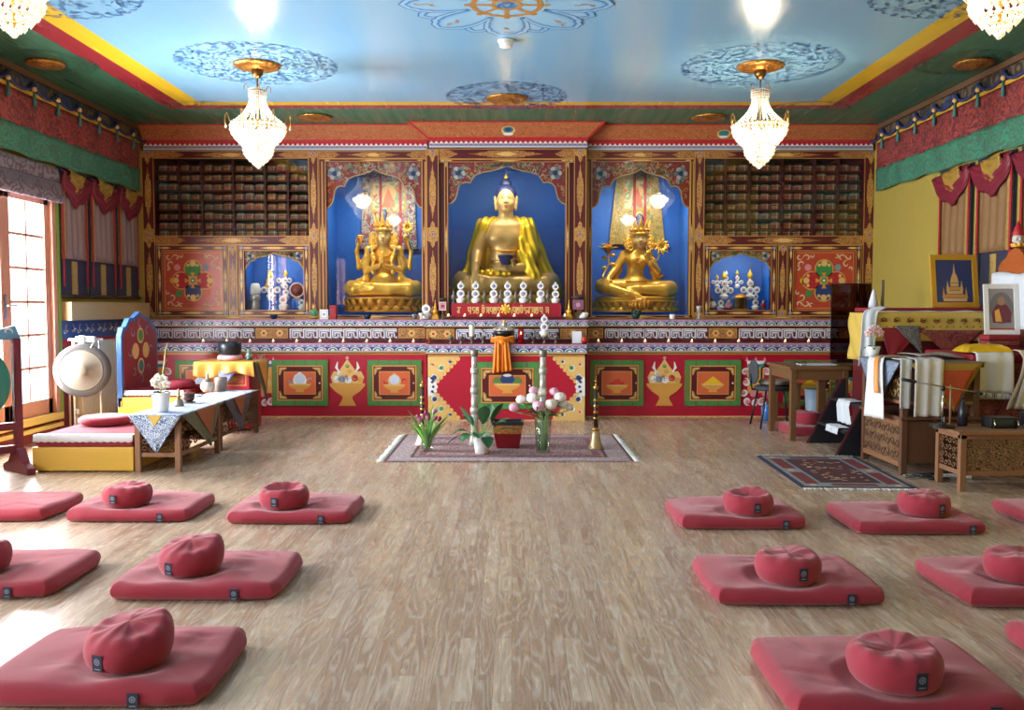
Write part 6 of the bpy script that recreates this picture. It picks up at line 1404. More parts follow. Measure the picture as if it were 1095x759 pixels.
p.frame(rx0, rx1, ry0, ry1, .02, mln, .5); p.frame(rx0 + .03, rx1 - .03, ry0 + .03, ry1 - .03, .16, mbd, .6); p.frame(rx0 + .2, rx1 - .2, ry0 + .2, ry1 - .2, .025, mln, .7); p.frame(rx0 + .26, rx1 - .26, ry0 + .26, ry1 - .26, .06, rug_material('rug_band', ('#7b3a40', '#8c5a5e', '#4a3a50', '#a88a8c'), 20), .7)
b.build('pile', t, True, fixn=False)
b = MB(); fringe(b, rx0, ry0, ry1, -1, m_fr, 80); b.build('fringe', t, True); b = MB(); fringe(b, rx1, ry0, ry1, 1, m_fr, 80, seed=2); b.build('fringe', t, True)
ZRG = .0105
# long horns standing on their bells
def long_horn(px, Yh_, lab, top):
    x = at(px, 480, Yh_)[0]; t = thing('long_horn', lab, 'horn', (x, Yh_, ZRG)); h = top
    b = MB(); b.lathe([(.06, 0), (.062, .006), (.05, .05), (.04, .12), (.035, .2), (.032, .3)], m_silver, n=28); b.build('bell', t)
    for k in range(3): z0 = .3 + (h - .3) * k / 3; z1 = .3 + (h - .3) * (k + 1) / 3; r0 = .033 - .002 * k; r1 = r0 - .002; b = MB(); b.lathe([(r0, z0), (r1, z1)], m_silver, n=22); b.lathe([(r0, z0 - .005), (r0 + .008, z0 + .008), (r0 + .009, z0 + .03), (r0 + .007, z0 + .05), (r0, z0 + .06)], m_silver, n=22); b.build('tube', t)
    b = MB(); b.lathe([(.026, h - .03), (.036, h - .015), (.038, h + .03), (.032, h + .04), (.022, h + .035), (.0, h + .01)], m_dsilver, n=22); b.build('mouthpiece', t); return t
long_horn(507.5, 8.4, 'tall silver horn standing on its bell behind the leafy pot plant', .86); long_horn(580.5, 8.35, 'tall silver horn standing on its bell behind the peony vase', .86)
def oboe(px, Yh_, lab, h, bellm):
    x = at(px, 480, Yh_)[0]; t = thing('oboe_horn', lab, 'horn', (x, Yh_, ZRG)); b = MB(); b.lathe([(.072, 0), (.074, .006), (.05, .06), (.036, .13), (.028, .17)], bellm, n=26); b.lathe([(.03, .165), (.036, .175), (.034, .19), (.024, .2)], m_brass, n=20); b.build('bell', t)
    b = MB(); b.lathe([(.022, .2), (.018, .35), (.014, h - .08)], mat('dark_blackwood', '#2a1b16', .35), n=16); b.build('pipe', t)
    for k in range(4): zz = .27 + (h - .4) * k / 4; b = MB(); b.lathe([(.018, zz), (.024, zz + .006), (.023, zz + .02), (.016, zz + .026)], m_brass if bellm is not m_dough else m_silver, n=14); b.build('ring', t)
    b = MB(); b.lathe([(.014, h - .08), (.022, h - .07), (.024, h - .05), (.008, h - .04), (.006, h - .005), (.018, h), (.006, h + .006), (.004, h + .04)], m_brass, n=14); b.build('mouthpiece', t); return t
oboe(452, 8.42, 'dark slim oboe horn with a pale bell behind the tulips', .62, mat('cream_bell', '#d9ccb8', .35)); oboe(637, 8.17, 'dark slim oboe horn with a silver-gold bell at the right of the rug', .62, gilt('gold_silver_bell', '#b59a70', .3))
# tulips in a glass vase
m_vase = glass_material('vase_glass', '#fbfdfc', 1.5); m_leafl = mat('tulip_leaf', '#6fa843', .5, var=.25); m_stem = mat('flower_stem', '#7fae5a', .5); m_water = glass_material('vase_water', '#f3f8f5', .6)
def ribbon_leaf(mb, base, d, L, w, m, droop=.3, n=8, lift=1.):
    d = Vector((d[0], d[1], 0)).normalized(); s_ = Vector((-d.y, d.x, 0))
    def fn(u, v):
        q = (u - .5) * 2; ww = w * math.sin(PI * min(.98, .1 + .9 * v)) ** .8; r = L * (.45 * v + .35 * v * v); z = L * lift * (v - droop * v * v * 1.3)
        p = Vector(base) + d * r + s_ * (q * ww); return (p.x, p.y, base[2] + z + abs(q) * ww * .5)
    mb.grid(fn, 4, n, m)
q = random.Random(8)
tx, ty = at(457, 482, 8.05)[0], 8.05
t = thing('tulip_vase', 'clear glass vase of drooping dark pink tulips on the left of the rug', 'vase', (tx, ty, ZRG)); b = MB(); b.lathe([(.045, 0), (.06, .004), (.064, .05), (.058, .12), (.075, .2), (.072, .2), (.055, .12), (.06, .05), (.056, .012), (0, .01)], m_vase, n=28); b.build('glass', t)
b = MB(); b.lathe([(.053, .013), (.057, .05), (.053, .11), (0, .11)], m_water, n=24); b.build('water', t)
b = MB()
for i in range(20): a = q.uniform(0, 6.28); ribbon_leaf(b, (.02 * math.cos(a), .02 * math.sin(a), .03), (math.cos(a), math.sin(a)), q.uniform(.2, .32), .022, m_leafl, q.uniform(0., .25), lift=1.35)
b.build('leaves', t)
mtul = [mat('tulip_petal_%d' % i, h, .5) for i, h in enumerate(('#8e2c4e', '#a5446a', '#c08aa0'))]
for i in range(12):
    a = 2 * PI * i / 12 + q.uniform(-.2, .2); r = q.uniform(.03, .15); z = q.uniform(.28, .38); c = Vector((r * math.cos(a), r * math.sin(a), z)); b = MB(); b.tube([(.02 * math.cos(a), .02 * math.sin(a), .02), (r * .5 * math.cos(a), r * .5 * math.sin(a), z * .7), tuple(c)], .0045, m_stem, 5)
    fl = b.build('stem', t); b = MB(); mm = mtul[i % 3]
    tilt = Matrix.Translation(c) @ Matrix.Rotation(a, 4, 'Z') @ Matrix.Rotation(q.uniform(.4, 1.1), 4, 'Y')
    for k in range(6):
        ak = k * PI / 3
        def fn(u, v, ak=ak): w_ = (u - .5) * 1.25; rr = .022 * math.sin(PI * min(.9, .18 + v * .75)); return (rr * math.cos(ak + w_ * (1 - .6 * v ** 3)), rr * math.sin(ak + w_ * (1 - .6 * v ** 3)), .055 * v)
        b.grid(fn, 3, 5, mm, M=tilt)
    b.build('bloom', fl)
t.scale = (.86, .86, .9)
# leafy plant in a white pot
tx, ty = at(515, 487, 7.9)[0], 7.9
t = thing('potted_plant', 'broad-leaved green plant in a plain white pot on the rug', 'plant', (tx, ty, ZRG)); b = MB(); b.lathe([(.05, 0), (.058, .003), (.072, .12), (.078, .17), (.072, .17), (.066, .13), (0, .13)], m_white, n=32); b.build('pot', t)
b = MB(); b.lathe([(.069, .131), (.05, .142), (0, .145)], mat('potting_bark', '#4a3626', .9, var=.4), n=20); b.build('soil', t)
m_lf = mat('glossy_dark_leaf', '#2f5a34', .3, var=.25); m_lf2 = mat('leaf_underside', '#4d7a48', .4)
def broad_leaf(par, base, ang, L, w, rise, droop, m):
    b = MB(); d = Vector((math.cos(ang), math.sin(ang), 0)); s_ = Vector((-d.y, d.x, 0))
    P = lambda v: Vector(base) + d * (L * v * (1 - .18 * v * droop)) + Vector((0, 0, rise * v - droop * L * .75 * v * v))
    v0 = .38
    b.tube([tuple(P(v0 * i / 5)) for i in range(6)], .0045, m_stem, 5)
    def fn(u, v): q_ = (u - .5) * 2; ww = w * math.sin(PI * (.03 + .95 * v)) ** .75; p = P(v0 + (1 - v0) * v) + s_ * (q_ * ww); return (p.x, p.y, p.z + .28 * abs(q_) * ww)
    b.grid(fn, 6, 9, m); return b.build('leaf', par)
for (a, L, w, rise, dr) in ((3.3, .27, .055, .22, .9), (3.9, .25, .06, .18, 1.05), (4.6, .2, .06, .2, 1.2), (5.1, .2, .058, .12, 1.25), (5.9, .25, .05, .3, .8), (.3, .29, .045, .33, .8), (.05, .34, .04, .24, .7), (2.8, .36, .035, .12, .75), (2.3, .26, .05, .3, .6), (1.2, .22, .055, .36, .5), (3.6, .2, .06, .36, .5), (4.9, .18, .055, .38, .6), (5.6, .24, .05, .42, .55)):
    broad_leaf(t, (.025 * math.cos(a), .025 * math.sin(a), .14), a, L, w, rise, dr, m_lf)
b = MB(); b.tube([(0, 0, .14), (.005, .01, .5)], .004, mat('support_stick', '#6d7f52', .6), 5); b.build('stake', t)
# red lacquer tub
tx, ty = at(543, 480, 8.28)[0], 8.28
t = thing('lacquer_tub', 'square red lacquer tub with a gold band and black rim on the rug', 'tub', (tx, ty, ZRG)); b = MB(bevel=.006)
def sq(r, z): return (r * math.sqrt(2), z)
M = Matrix.Diagonal((1, .85, 1, 1)); K = dict(n=4, a0=PI / 4, smooth=False, M=M)
b.lathe([sq(.095, 0), sq(.105, .01), sq(.128, .14)], mat('red_lacquer', '#8e1a22', .3), **K); b.build('body', t)
b = MB(); b.lathe([sq(.1285, .138), sq(.138, .215)], scroll('gold_band_on_lacquer', '#8a2a1c', '#d09a48', 30, 20, .45), **K); b.build('gold_band', t)
b = MB(bevel=.004); b.lathe([sq(.139, .215), sq(.146, .222), sq(.146, .246), sq(.13, .25), sq(.126, .235), sq(.11, .12), (0, .12)], mat('black_rim', '#2a2a30', .35), **K); b.build('rim', t)
# peonies in a tall glass vase
tx, ty = at(580.5, 486, 7.95)[0], 7.95
t = thing('peony_vase', 'tall clear glass vase of white and pink peonies on the rug', 'vase', (tx, ty, ZRG)); b = MB(); b.lathe([(.055, 0), (.064, .004), (.068, .15), (.076, .31), (.072, .31), (.064, .15), (.06, .014), (0, .012)], m_vase, n=30); b.build('glass', t)
b = MB(); b.lathe([(.058, .015), (.062, .16), (0, .16)], m_water, n=24); b.build('water', t)
mpe = {'w': mat('peony_white', '#efe6df', .6), 'p': mat('peony_pink', '#dba3b2', .6), 'c': mat('peony_cream', '#e6dccb', .6), 'd': mat('peony_dusk', '#c98a9c', .6)}
def peony(par, c, r, kind, seed):
    q_ = random.Random(seed); b = MB(); c = Vector(c); b.ball(tuple(c), r * .62, mpe[kind], 12)
    for row, (n_, el, k_) in enumerate(((5, 1.25, .9), (7, .85, 1.), (8, .4, 1.05), (8, -.1, 1.), (6, -.5, .85))):
        for i in range(n_):
            a = 2 * PI * i / n_ + row * .5 + q_.uniform(-.2, .2)
            d = Vector((math.cos(a) * math.cos(el), math.sin(a) * math.cos(el), math.sin(el))); up = Vector((-math.cos(a) * math.sin(el), -math.sin(a) * math.sin(el), math.cos(el))); sd = d.cross(up)
            rr = r * k_ * q_.uniform(.9, 1.05)
            def fn(u, v): a_ = (u - .5) * 1.5; h_ = (v - .35) * 1.35; p = c + (d * math.cos(a_) * math.cos(h_) + sd * math.sin(a_) * math.cos(h_ * .5) + up * math.sin(h_)) * (rr * (.72 + .28 * math.sin(v * 2.2))); return tuple(p)
            b.grid(fn, 4, 4, mpe['p'] if (kind == 'p' and row > 1) else mpe[kind])
    b.build('bloom', par)
PX = lambda px, py: at(px, py, 7.93)
for i, (px, py, r, k_, dy) in enumerate(((550, 437, .05, 'p', -.02), (557.5, 429, .05, 'w', .03), (569.5, 427, .056, 'w', -.02), (571, 419.5, .045, 'p', .06), (580, 422, .045, 'c', .05), (576, 435, .058, 'p', -.07), (589, 433, .058, 'c', -.07), (593, 420.5, .045, 'p', .04), (599, 426, .055, 'w', -.02), (602, 434, .05, 'w', .03), (609, 437, .04, 'c', .06))):
    x, z = PX(px, py); c = (x - tx, dy, z - ZRG); b = MB(); b.tube([(c[0] * .12, dy * .2, .02), (c[0] * .25, dy * .4, .32), (c[0], dy, c[2] - r * .5)], .0042, m_stem, 5); st = b.build('stem', t); peony(st, c, r, k_, i)
b = MB(); q = random.Random(4)
for i in range(26): a = q.uniform(0, 6.28); rr = q.uniform(.02, .05); ribbon_leaf(b, (rr * math.cos(a), rr * math.sin(a), q.uniform(.28, .42)), (math.cos(a), math.sin(a)), q.uniform(.1, .2), .022, m_lf, q.uniform(.5, 1.), lift=.5)
b.build('leaves', t)
# small dark red rug by the carved table
t = thing('small_rug', 'small dark red bordered rug with pale fringes by the right carved chest', 'rug', (2.58, 7.15, 0), 0)
b = MB(); A = [(2.14, 7.8), (2.09, 6.4), (2.9, 6.36), (2.98, 7.76)]
def RG(u, v): a, b_, c, d = A[1], A[2], A[3], A[0]; return ((a[0] * (1 - u) + b_[0] * u) * (1 - v) + (d[0] * (1 - u) + c[0] * u) * v, (a[1] * (1 - u) + b_[1] * u) * (1 - v) + (d[1] * (1 - u) + c[1] * u) * v)
def quad(u0, u1, v0, v1, m, k): b.add([(*RG(u0, v0), .001 + .0085 + .0008 * k), (*RG(u1, v0), .0095 + .0008 * k), (*RG(u1, v1), .0095 + .0008 * k), (*RG(u0, v1), .0095 + .0008 * k)], [(0, 1, 2, 3)], m)
m_rnavy = mat('rug_navy', '#1f2340', .95); m_rgrey = rug_material('rug_grey_band', ('#7d7a80', '#94908f', '#5c5a66', '#a8a29a'), 26); m_rdk = mat('rug_dark_red', '#4a1a22', .95, var=.2); m_rred = mat('rug_red_block', '#6e2428', .95, var=.15); m_rcr = mat('rug_cream', '#c2ad93', .95)
pts = [RG(0, 0), RG(1, 0), RG(1, 1), RG(0, 1)]; b.add([(*p_, .001) for p_ in pts] + [(*p_, .0095) for p_ in pts], [(0, 3, 2, 1), (4, 5, 6, 7), (0, 1, 5, 4), (1, 2, 6, 5), (2, 3, 7, 6), (3, 0, 4, 7)], m_rnavy)
quad(.04, .96, .03, .97, m_rgrey, 1); 
for e in (.08, .8):
    for v in (.1, .55): quad(e, e + .12, v, v + .33, m_rred, 2)
for v in (.05, .89): quad(.3, .7, v, v + .055, m_rred, 2)
quad(.23, .77, .13, .87, m_rnavy, 2); quad(.26, .74, .15, .85, m_rdk, 3)
q = random.Random(3)
for i in range(46):
    u, v = q.uniform(.29, .7), q.uniform(.18, .81); quad(u, u + q.uniform(.025, .06), v, v + q.uniform(.008, .02), q.choice((m_rcr, m_rcr, m_ochre)), 4)
for e in (.1, .85):
    for v in (.47, .04, .9): quad(e, e + .05, v, v + .05, m_rcr, 3)
b.build('pile', t, True, fixn=False)
for v, s_, sd_ in ((0, -1, 5), (1, 1, 6)):
    b = MB(); q = random.Random(sd_)
    for i in range(50): x, y = RG((i + .5) / 50, v); l = q.uniform(.03, .055) * s_; b.tube([(x, y, .006), (x + q.uniform(-.008, .008), y + l, .004)], .005, m_fr, 5)
    b.build('fringe', t, True)
# ================================================================ left side: hangings, throne, tables
def scarf(mb, path, wv, m, folds=3., amp=.012, nu=16, ph=0., taper=0.):
    """cloth strip of width vector wv along a path, with soft lengthwise folds"""
    P = [Vector(p) for p in path]; wv = Vector(wv); L = [0]
    for a, b_ in zip(P, P[1:]): L.append(L[-1] + (b_ - a).length)
    n = max(12, int(L[-1] / .025))
    def pos(v):
        d = v * L[-1]
        for i in range(len(P) - 1):
            if d <= L[i + 1] + 1e-9:
                k = (d - L[i]) / max(1e-9, L[i + 1] - L[i]); return P[i].lerp(P[i + 1], k), (P[i + 1] - P[i]).normalized()
        return P[-1], (P[-1] - P[-2]).normalized()
    def fn(u, v):
        p, t = pos(v); nn = t.cross(wv).normalized(); q = u - .5; s_ = 1 - taper * math.sin(PI * v) ** 2
        return tuple(p + wv * (q * s_) + nn * (amp * math.sin(folds * 2 * PI * u + ph + 1.2 * v) * (.12 + .88 * v)))
    mb.grid(fn, nu, n, m); return mb
# ---- pelmets
m_pt = scroll('pelmet_dark_scallops', '#3a3130', '#6d5a44', 7, 14, .5, third='#2f4a78'); m_pr = scroll('pelmet_red_brocade', '#a3463f', '#6a3034', 11, 16, .42); m_pg = scroll('pelmet_green_brocade', '#3b9170', '#4b6a58', 12, 18, .34); m_py = mat('pelmet_gold_ribbon', '#c79a2c', .6)
def pelmet(x, sgn, y0, y1, lab):
    t = thing('pelmet', lab, 'pelmet', (x, (y0 + y1) / 2, 2.71)); n = int((y1 - y0) / .05)
    def band(z0, z1, m, name, off, pl, sc=0.):
        b = MB(solid=.005)
        def fn(u, v):
            y = y0 + (y1 - y0) * u; return (x + sgn * (off + pl * (.3 + .7 * v) * math.sin(y * 13)), y, z1 - (z1 - z0) * v - sc * v * abs(math.sin(y * 4.2)))
        b.grid(fn, n, 6, m); b.build(name, t, True)
    band(3.31, 3.455, m_pt, 'scalloped_band', .055, .004, -.0); band(3.295, 3.33, m_py, 'gold_ribbon', .066, .004); band(2.97, 3.3, m_pr, 'red_band', .055, .012); band(2.73, 2.985, m_pg, 'green_band', .06, .014, .02)
    b = MB(); k = int((y1 - y0) / .42)
    for i in range(k):       # knotted cords and hanging tassels along the top band
        y = y0 + (y1 - y0) * (i + .5) / k; xx = x + sgn * .082; b.ball((xx, y, 3.36), .026, m_pgold, 8); b.tube([(xx, y, 3.34), (xx, y, 3.2)], [.008, .02], mat('tassel_teal', '#3c7a78', .6), 6)
        b.tube([(xx, y + .21 * math.cos(PI * (1 - q / 8)) * 1. + .21, 3.42 - .1 * math.sin(PI * q / 8)) for q in range(9)], .016, mat('swag_navy', '#2b3566', .6), 6)
    b.build('tassels', t, True); return t
pelmet(XL + .005, 1, 6.6, 11.05, 'long banded fabric pelmet in red and green along the top of the left wall')
pelmet(XR - .005, -1, 6.2, 11.05, 'long banded fabric pelmet in red and green along the top of the right wall')
# ---- roman blind
m_blind = scroll('blind_leaf_pattern', '#8d7f86', '#5d5058', 9, 16, .55)
t = thing('roman_blind', 'folded purple-grey patterned blind above the glazed door', 'blind', (XL + .06, 8.3, 2.33))
for (z0, z1, m, o, nm) in ((2.5, 2.69, m_blind, .055, 'fabric'), (2.42, 2.55, mat('blind_border', '#6d6068', .7), .075, 'fold'), (2.34, 2.46, m_blind, .09, 'fold')):
    b = MB(solid=.012); b.grid(lambda u, v: (XL + o + .006 * math.sin(u * 40) * v + .02 * math.sin(v * PI), 7.2 + 1.86 * u, z1 - (z1 - z0) * v), 40, 6, m); b.build(nm, t, True)
b = MB()
for i in range(18): yy = 7.3 + i * .1; b.tube([(XL + .094, yy + .035 * math.cos(PI * (q / 6)), 2.44 + .07 * math.sin(PI * q / 6)) for q in range(7)], .007, mat('blind_motif', '#4a3f48', .7), 5)
b.build('leaf_trim', t, True)
# ---- brocade hangings
m_navyb = mat('navy_mount_silk', '#2b2f45', .6, var=.2); m_covL = mat('pale_rose_silk_cover', '#8e7470', .6, var=.12); m_covR = mat('tawny_silk_cover', '#84603a', .6, var=.15); m_gbr = scroll('gold_brocade_strip', '#8a6a3a', '#c2a05a', 40, 16, .5); m_marsilk = mat('maroon_silk', '#761a2c', .5, var=.2); m_yelsilk = mat('ochre_silk', '#a07a30', .5, var=.2)
def wall_hanging(x, sgn, y0, y1, z0, z1, zc, cov, lab):
    """navy mount, gathered silk cover edged in gold brocade, swag at the head, ribbons, rod"""
    t = thing('silk_hanging', lab, 'hanging scroll', (x, (y0 + y1) / 2, z0)); w = y1 - y0; c = (y0 + y1) / 2
    b = MB(); b.box(*sorted((x, x + sgn * .012)), y0 + .02, y1 - .02, z0, z1, m_navyb); b.build('mount', t, True)
    b = MB(solid=.004); a0, a1 = y0 + .11 * w, y1 - .11 * w; b.grid(lambda u, v: (x + sgn * (.03 + .008 * math.sin(u * 26 + .5 * math.sin(v * 5))), a0 + (a1 - a0) * u, z1 - .12 - (z1 - .12 - zc) * v), 40, 10, cov); b.build('cover', t, True)
    for e in (a0, a1): b = MB(); b.box(*sorted((x + sgn * .012, x + sgn * .042)), e - .02, e + .02, zc, z1 - .1, m_gbr); b.build('edge_strip', t, True)
    b = MB(); b.box(*sorted((x + sgn * .012, x + sgn * .02)), c - .055, c + .055, z0 + .02, zc - .02, m_gbr); b.build('door_strip', t, True)
    b = MB(solid=.004)
    for (f0, f1, mm, dz) in ((.0, 1., m_marsilk, .0), (.2, .66, m_yelsilk, .02)):
        b.grid(lambda u, v: (x + sgn * (.05 + (.012 if f1 < .9 else 0) + .035 * math.sin(PI * v) + .012 * math.sin(v * 26 + u * 5)), y0 + w * (f0 + (f1 - f0) * u), z1 - .02 + dz - (.08 + .26 * (f1 - f0) ** .5 * max(0, math.sin(PI * u)) ** .7 + .02 * math.sin(u * 17)) * v - .03 * u), 16, 14, mm)
    b.build('swag', t, True)
    for e in (y0 + .03, c + .36 * w): b = MB(); b.box(*sorted((x + sgn * .046, x + sgn * .05)), e - .016, e + .016, z0 + .1, z1 - .06, m_ribr); b.build('ribbon', t, True)
    b = MB(); b.tube([(x + sgn * .02, y0, z0), (x + sgn * .02, y1, z0)], .018, mat('rod_wood', '#3b2a20', .5), 8); b.build('rod', t, True); return t
wall_hanging(XL + .016, 1, 9.1, 9.72, 1.42, 2.715, 1.8, m_covL, 'rose silk covered hanging next to the glazed door')
wall_hanging(XL + .016, 1, 9.74, 10.4, 1.42, 2.715, 1.8, m_covL, 'rose silk covered hanging, middle of the three on the left wall')
wall_hanging(XL + .016, 1, 10.42, 11.04, 1.42, 2.715, 1.8, m_covL, 'rose silk covered hanging in the corner by the left book cabinet')
wall_hanging(XR - .006, -1, 8.78, 9.5, 1.3, 2.715, 1.82, m_covR, 'tawny silk covered hanging above the blue framed picture')
wall_hanging(XR - .006, -1, 8.04, 8.74, 1.3, 2.715, 1.82, m_covR, 'tawny silk covered hanging above the white draped backrest')
wall_hanging(XR - .006, -1, 7.3, 8.0, 1.3, 2.715, 1.82, m_covR, 'tawny silk covered hanging cut by the right photo edge')
# ---- board, painted frieze and radiator under the hangings
b = MB(bevel=.005); b.box(XL, XL + .13, 9.13, 11.1, 1.17, 1.36, wood('pale_board', '#c9ad7e', '#b3935f', axis=1)); b.build('trim_4', kind='structure')
b = MB(); b.box(XL + .012, XL + .02, 9.1, 11.1, .98, 1.165, mat('frieze_blue', '#3d5682', .6)); b.box(XL + .012, XL + .022, 9.1, 11.1, .9, .98, m_redp)
p = Paint(b, 0, M=Matrix(((0, -1, 0, XL + .0215), (1, 0, 0, 0), (0, 0, 1, 0), (0, 0, 0, 1))))
for k in range(7):
    yy = 9.3 + k * .29
    for e in (-1, 1): p.curl(yy + e * .05, 1.08, .05, PI / 2, -4.5 * e, .018, m_pgold, 1); p.curl(yy + e * .11, 1.06, .03, 0, 4.5 * e, .014, m_wht, 1)
b.build('trim_5', kind='structure')
m_rad = mat('cream_radiator_enamel', '#d8c9a6', .4); t = thing('radiator', 'cream ribbed radiator on the left wall behind the gong', 'radiator', (XL + .09, 9.98, .12))
b = MB(bevel=.006); y = 9.32
while y < 10.55: b.box(XL + .045, XL + .13, y, y + .034, .14, .93, m_rad); y += .044
b.box(XL + .06, XL + .115, 9.32, 10.58, .12, .16, m_rad); b.box(XL + .06, XL + .115, 9.32, 10.58, .91, .95, m_rad); b.build('ribs', t, True)
b = MB(); b.tube([(XL + .09, 9.26, 0), (XL + .09, 9.26, .2), (XL + .09, 9.33, .2)], .011, m_rad, 8); b.tube([(XL + .05, 9.2, 0), (XL + .05, 9.2, .86), (XL + .09, 9.32, .88)], .011, m_rad, 8); b.build('pipe', t, True)
b = MB(); b.lathe([(.02, 0), (.024, .01), (.022, .05), (.01, .055)], m_white, (XL + .09, 9.26, .2), 14); b.build('valve', t, True)
# ---- hanging gong on its stand
gx, gy = at(88, 396, 8.78)[0], 8.78; gz = at(88, 396, 8.78)[1]
t = thing('gong', 'round bronze gong hanging on a metal stand in front of the radiator', 'gong', (gx, gy, 0)); M = Matrix.Translation((0, 0, gz)) @ Matrix.Rotation(.25, 4, 'Z') @ Matrix.Rotation(PI / 2, 4, 'X')
m_gbz = gilt('dark_bronze', '#4c4745', .5); m_gbl = mat('beaten_bronze', '#74695a', .6, 0.)
b = MB(); b.lathe([(.0, -.02), (.225, -.02), (.26, -.03), (.262, .0), (.25, .018), (.2, .022)], m_gbz, n=48, M=M); b.build('rim', t)
b = MB(); b.lathe([(.2, .022), (.19, .026), (.06, .03), (.055, .042), (.03, .05), (0, .052)], m_gbl, n=48, M=M); b.build('face', t)
b = MB(); b.tube([(-.13, .09, 0), (-.13, .09, gz + .31)], .012, m_chrome, 8); b.tube([(.13, .09, 0), (.13, .09, gz + .31)], .012, m_chrome, 8); b.tube([(-.17, .09, gz + .3), (.17, .09, gz + .3)], .014, m_chrome, 8); b.tube([(-.2, .09, .012), (.2, .09, .012)], .012, m_chrome, 8)
for e in (-.13, .13): b.tube([(e, -.1, .012), (e, .24, .012)], .012, m_chrome, 8)
b.build('stand', t)
b = MB(); b.box(-.09, .09, .06, .11, gz + .28, gz + .33, m_white); b.box(-.04, .0, .03, .08, gz + .25, gz + .34, m_white); b.build('clamp', t); b = MB()
for e in (-1, 1): b.tube([(e * .1, .085, gz + .3), (e * .09, .01, gz + .24), (e * .085, .0, gz + .22)], .004, m_wht, 5)
b.build('cords', t)
# ---- drum in its red frame, cut by the photo edge
t = thing('temple_drum', 'green-rimmed drum in a dark red wooden stand at the left photo edge', 'drum', (-4.13, 6.78, 0)); m_dred = mat('drum_stand_red', '#6e1f30', .45); M = Matrix.Translation((-.02, 0, .72)) @ Matrix.Rotation(.9, 4, 'Z') @ Matrix.Rotation(PI / 2, 4, 'X')
b = MB(); b.lathe([(.28, -.09), (.31, -.06), (.315, 0), (.31, .06), (.28, .09)], mat('drum_green', '#2f8272', .45), n=48, M=M); b.lathe([(.2, .0925), (.285, .09), (.29, .075)], mat('drum_green', '#2f8272', .45), n=48, M=M); b.lathe([(.2, -.0925), (.285, -.09), (.29, -.075)], mat('drum_green', '#2f8272', .45), n=48, M=M); b.build('shell', t)
b = MB(); b.lathe([(0, .095), (.2, .093)], mat('drum_skin', '#d9c0b4', .6), n=40, M=M); b.lathe([(0, -.095), (.2, -.093)], mat('drum_skin', '#d9c0b4', .6), n=40, M=M); b.build('skin', t)
R_ = Matrix.Rotation(.9, 4, 'Z')
b = MB(bevel=.008)
for e in (-1, 1):
    b.box(e * .36 - .03, e * .36 + .03, -.03, .03, .06, 1.06, m_dred, M=R_); b.prism([(e * .36 - .03, .0), (e * .36 + .03, .0), (e * .36 + .03, .12), (e * .36 - .03, .12)], .0301, m_dred, M=R_)
b.box(-.36, .36, -.03, .03, .34, .4, m_dred, M=R_); b.box(-.36, .36, -.025, .025, .16, .22, m_dred, M=R_); b.build('frame', t)
for e in (-1, 1):
    b = MB(bevel=.01); b.add([tuple(Vector((e * .36 + sx2, sy, sz))) for sx2 in (-.035, .035) for sy, sz in ((-.22, 0), (-.22, .05), (-.12, .09), (-.05, .2), (.05, .2), (.12, .09), (.22, .05), (.22, 0))], [tuple(range(8)), tuple(range(15, 7, -1))] + [(k, k + 8, (k + 1) % 8 + 8, (k + 1) % 8) for k in range(8)], m_dred, M=R_); b.build('foot', t)
b = MB(); pc = [(-.4, 1.05), (-.36, 1.16), (-.24, 1.13), (-.16, 1.2), (-.08, 1.16), (0, 1.26), (.08, 1.16), (.16, 1.2), (.24, 1.13), (.36, 1.16), (.4, 1.05)]; b.prism(pc, .03, mat('cloud_blue', '#5d8fae', .5), M=R_); pp = Paint(b, 0, M=R_)
for k in range(7): pp.curl(-.3 + .1 * k, 1.11, .04, k, 4, .014, m_wht, 1)
b.build('cloud_crest', t)
# ---- low yellow platform with mattress and flat cushion
m_yw = wood('yellow_stained_wood', '#d8ac3c', '#c2932c', .4, 5, 0); m_mat = mat('maroon_cushion_cloth', '#8e2436', .8, var=.15, bump=.2, bscale=40); m_lace = mat('white_lace', '#d9d4d4', .8, bump=.4, bscale=120)
t = thing('low_platform', 'low yellow wooden platform with a lace-edged maroon mattress', 'platform', (-3.39, 7.65, 0)); b = MB(bevel=.006); b.box(-3.79, -2.99, 7.04, 8.3, .012, .2, m_yw); b.build('base', t, True)
for xx in (-3.74, -3.04): b = MB(); b.box(xx - .03, xx + .03, 7.08, 7.14, 0, .012, m_yw); b.build('foot', t, True)
b = MB(bevel=.02); b.box(-3.78, -3.0, 7.06, 8.28, .2, .29, m_mat); b.build('mattress', t, True)
b = MB(solid=.003); b.grid(lambda u, v: (-3.785 + .79 * u, (7.13, 7.05, 7.045)[int(v * 2)] if v < 1 else 7.042, (.295, .295, .24)[min(2, int(v * 2))] + .004 * math.sin(u * 90) * v), 60, 2, m_lace); b.build('lace_edge', t, True)
t = thing('seat_cushion', 'flat round raspberry cushion lying on the low yellow platform', 'cushion', (at(113, 458, 7.75)[0], 7.75, .298)); b = MB(); b.lathe([(0, 0), (.18, 0), (.215, .02), (.215, .05), (.19, .068), (.1, .066), (0, .06)], m_cush, n=40); b.build('cover', t)
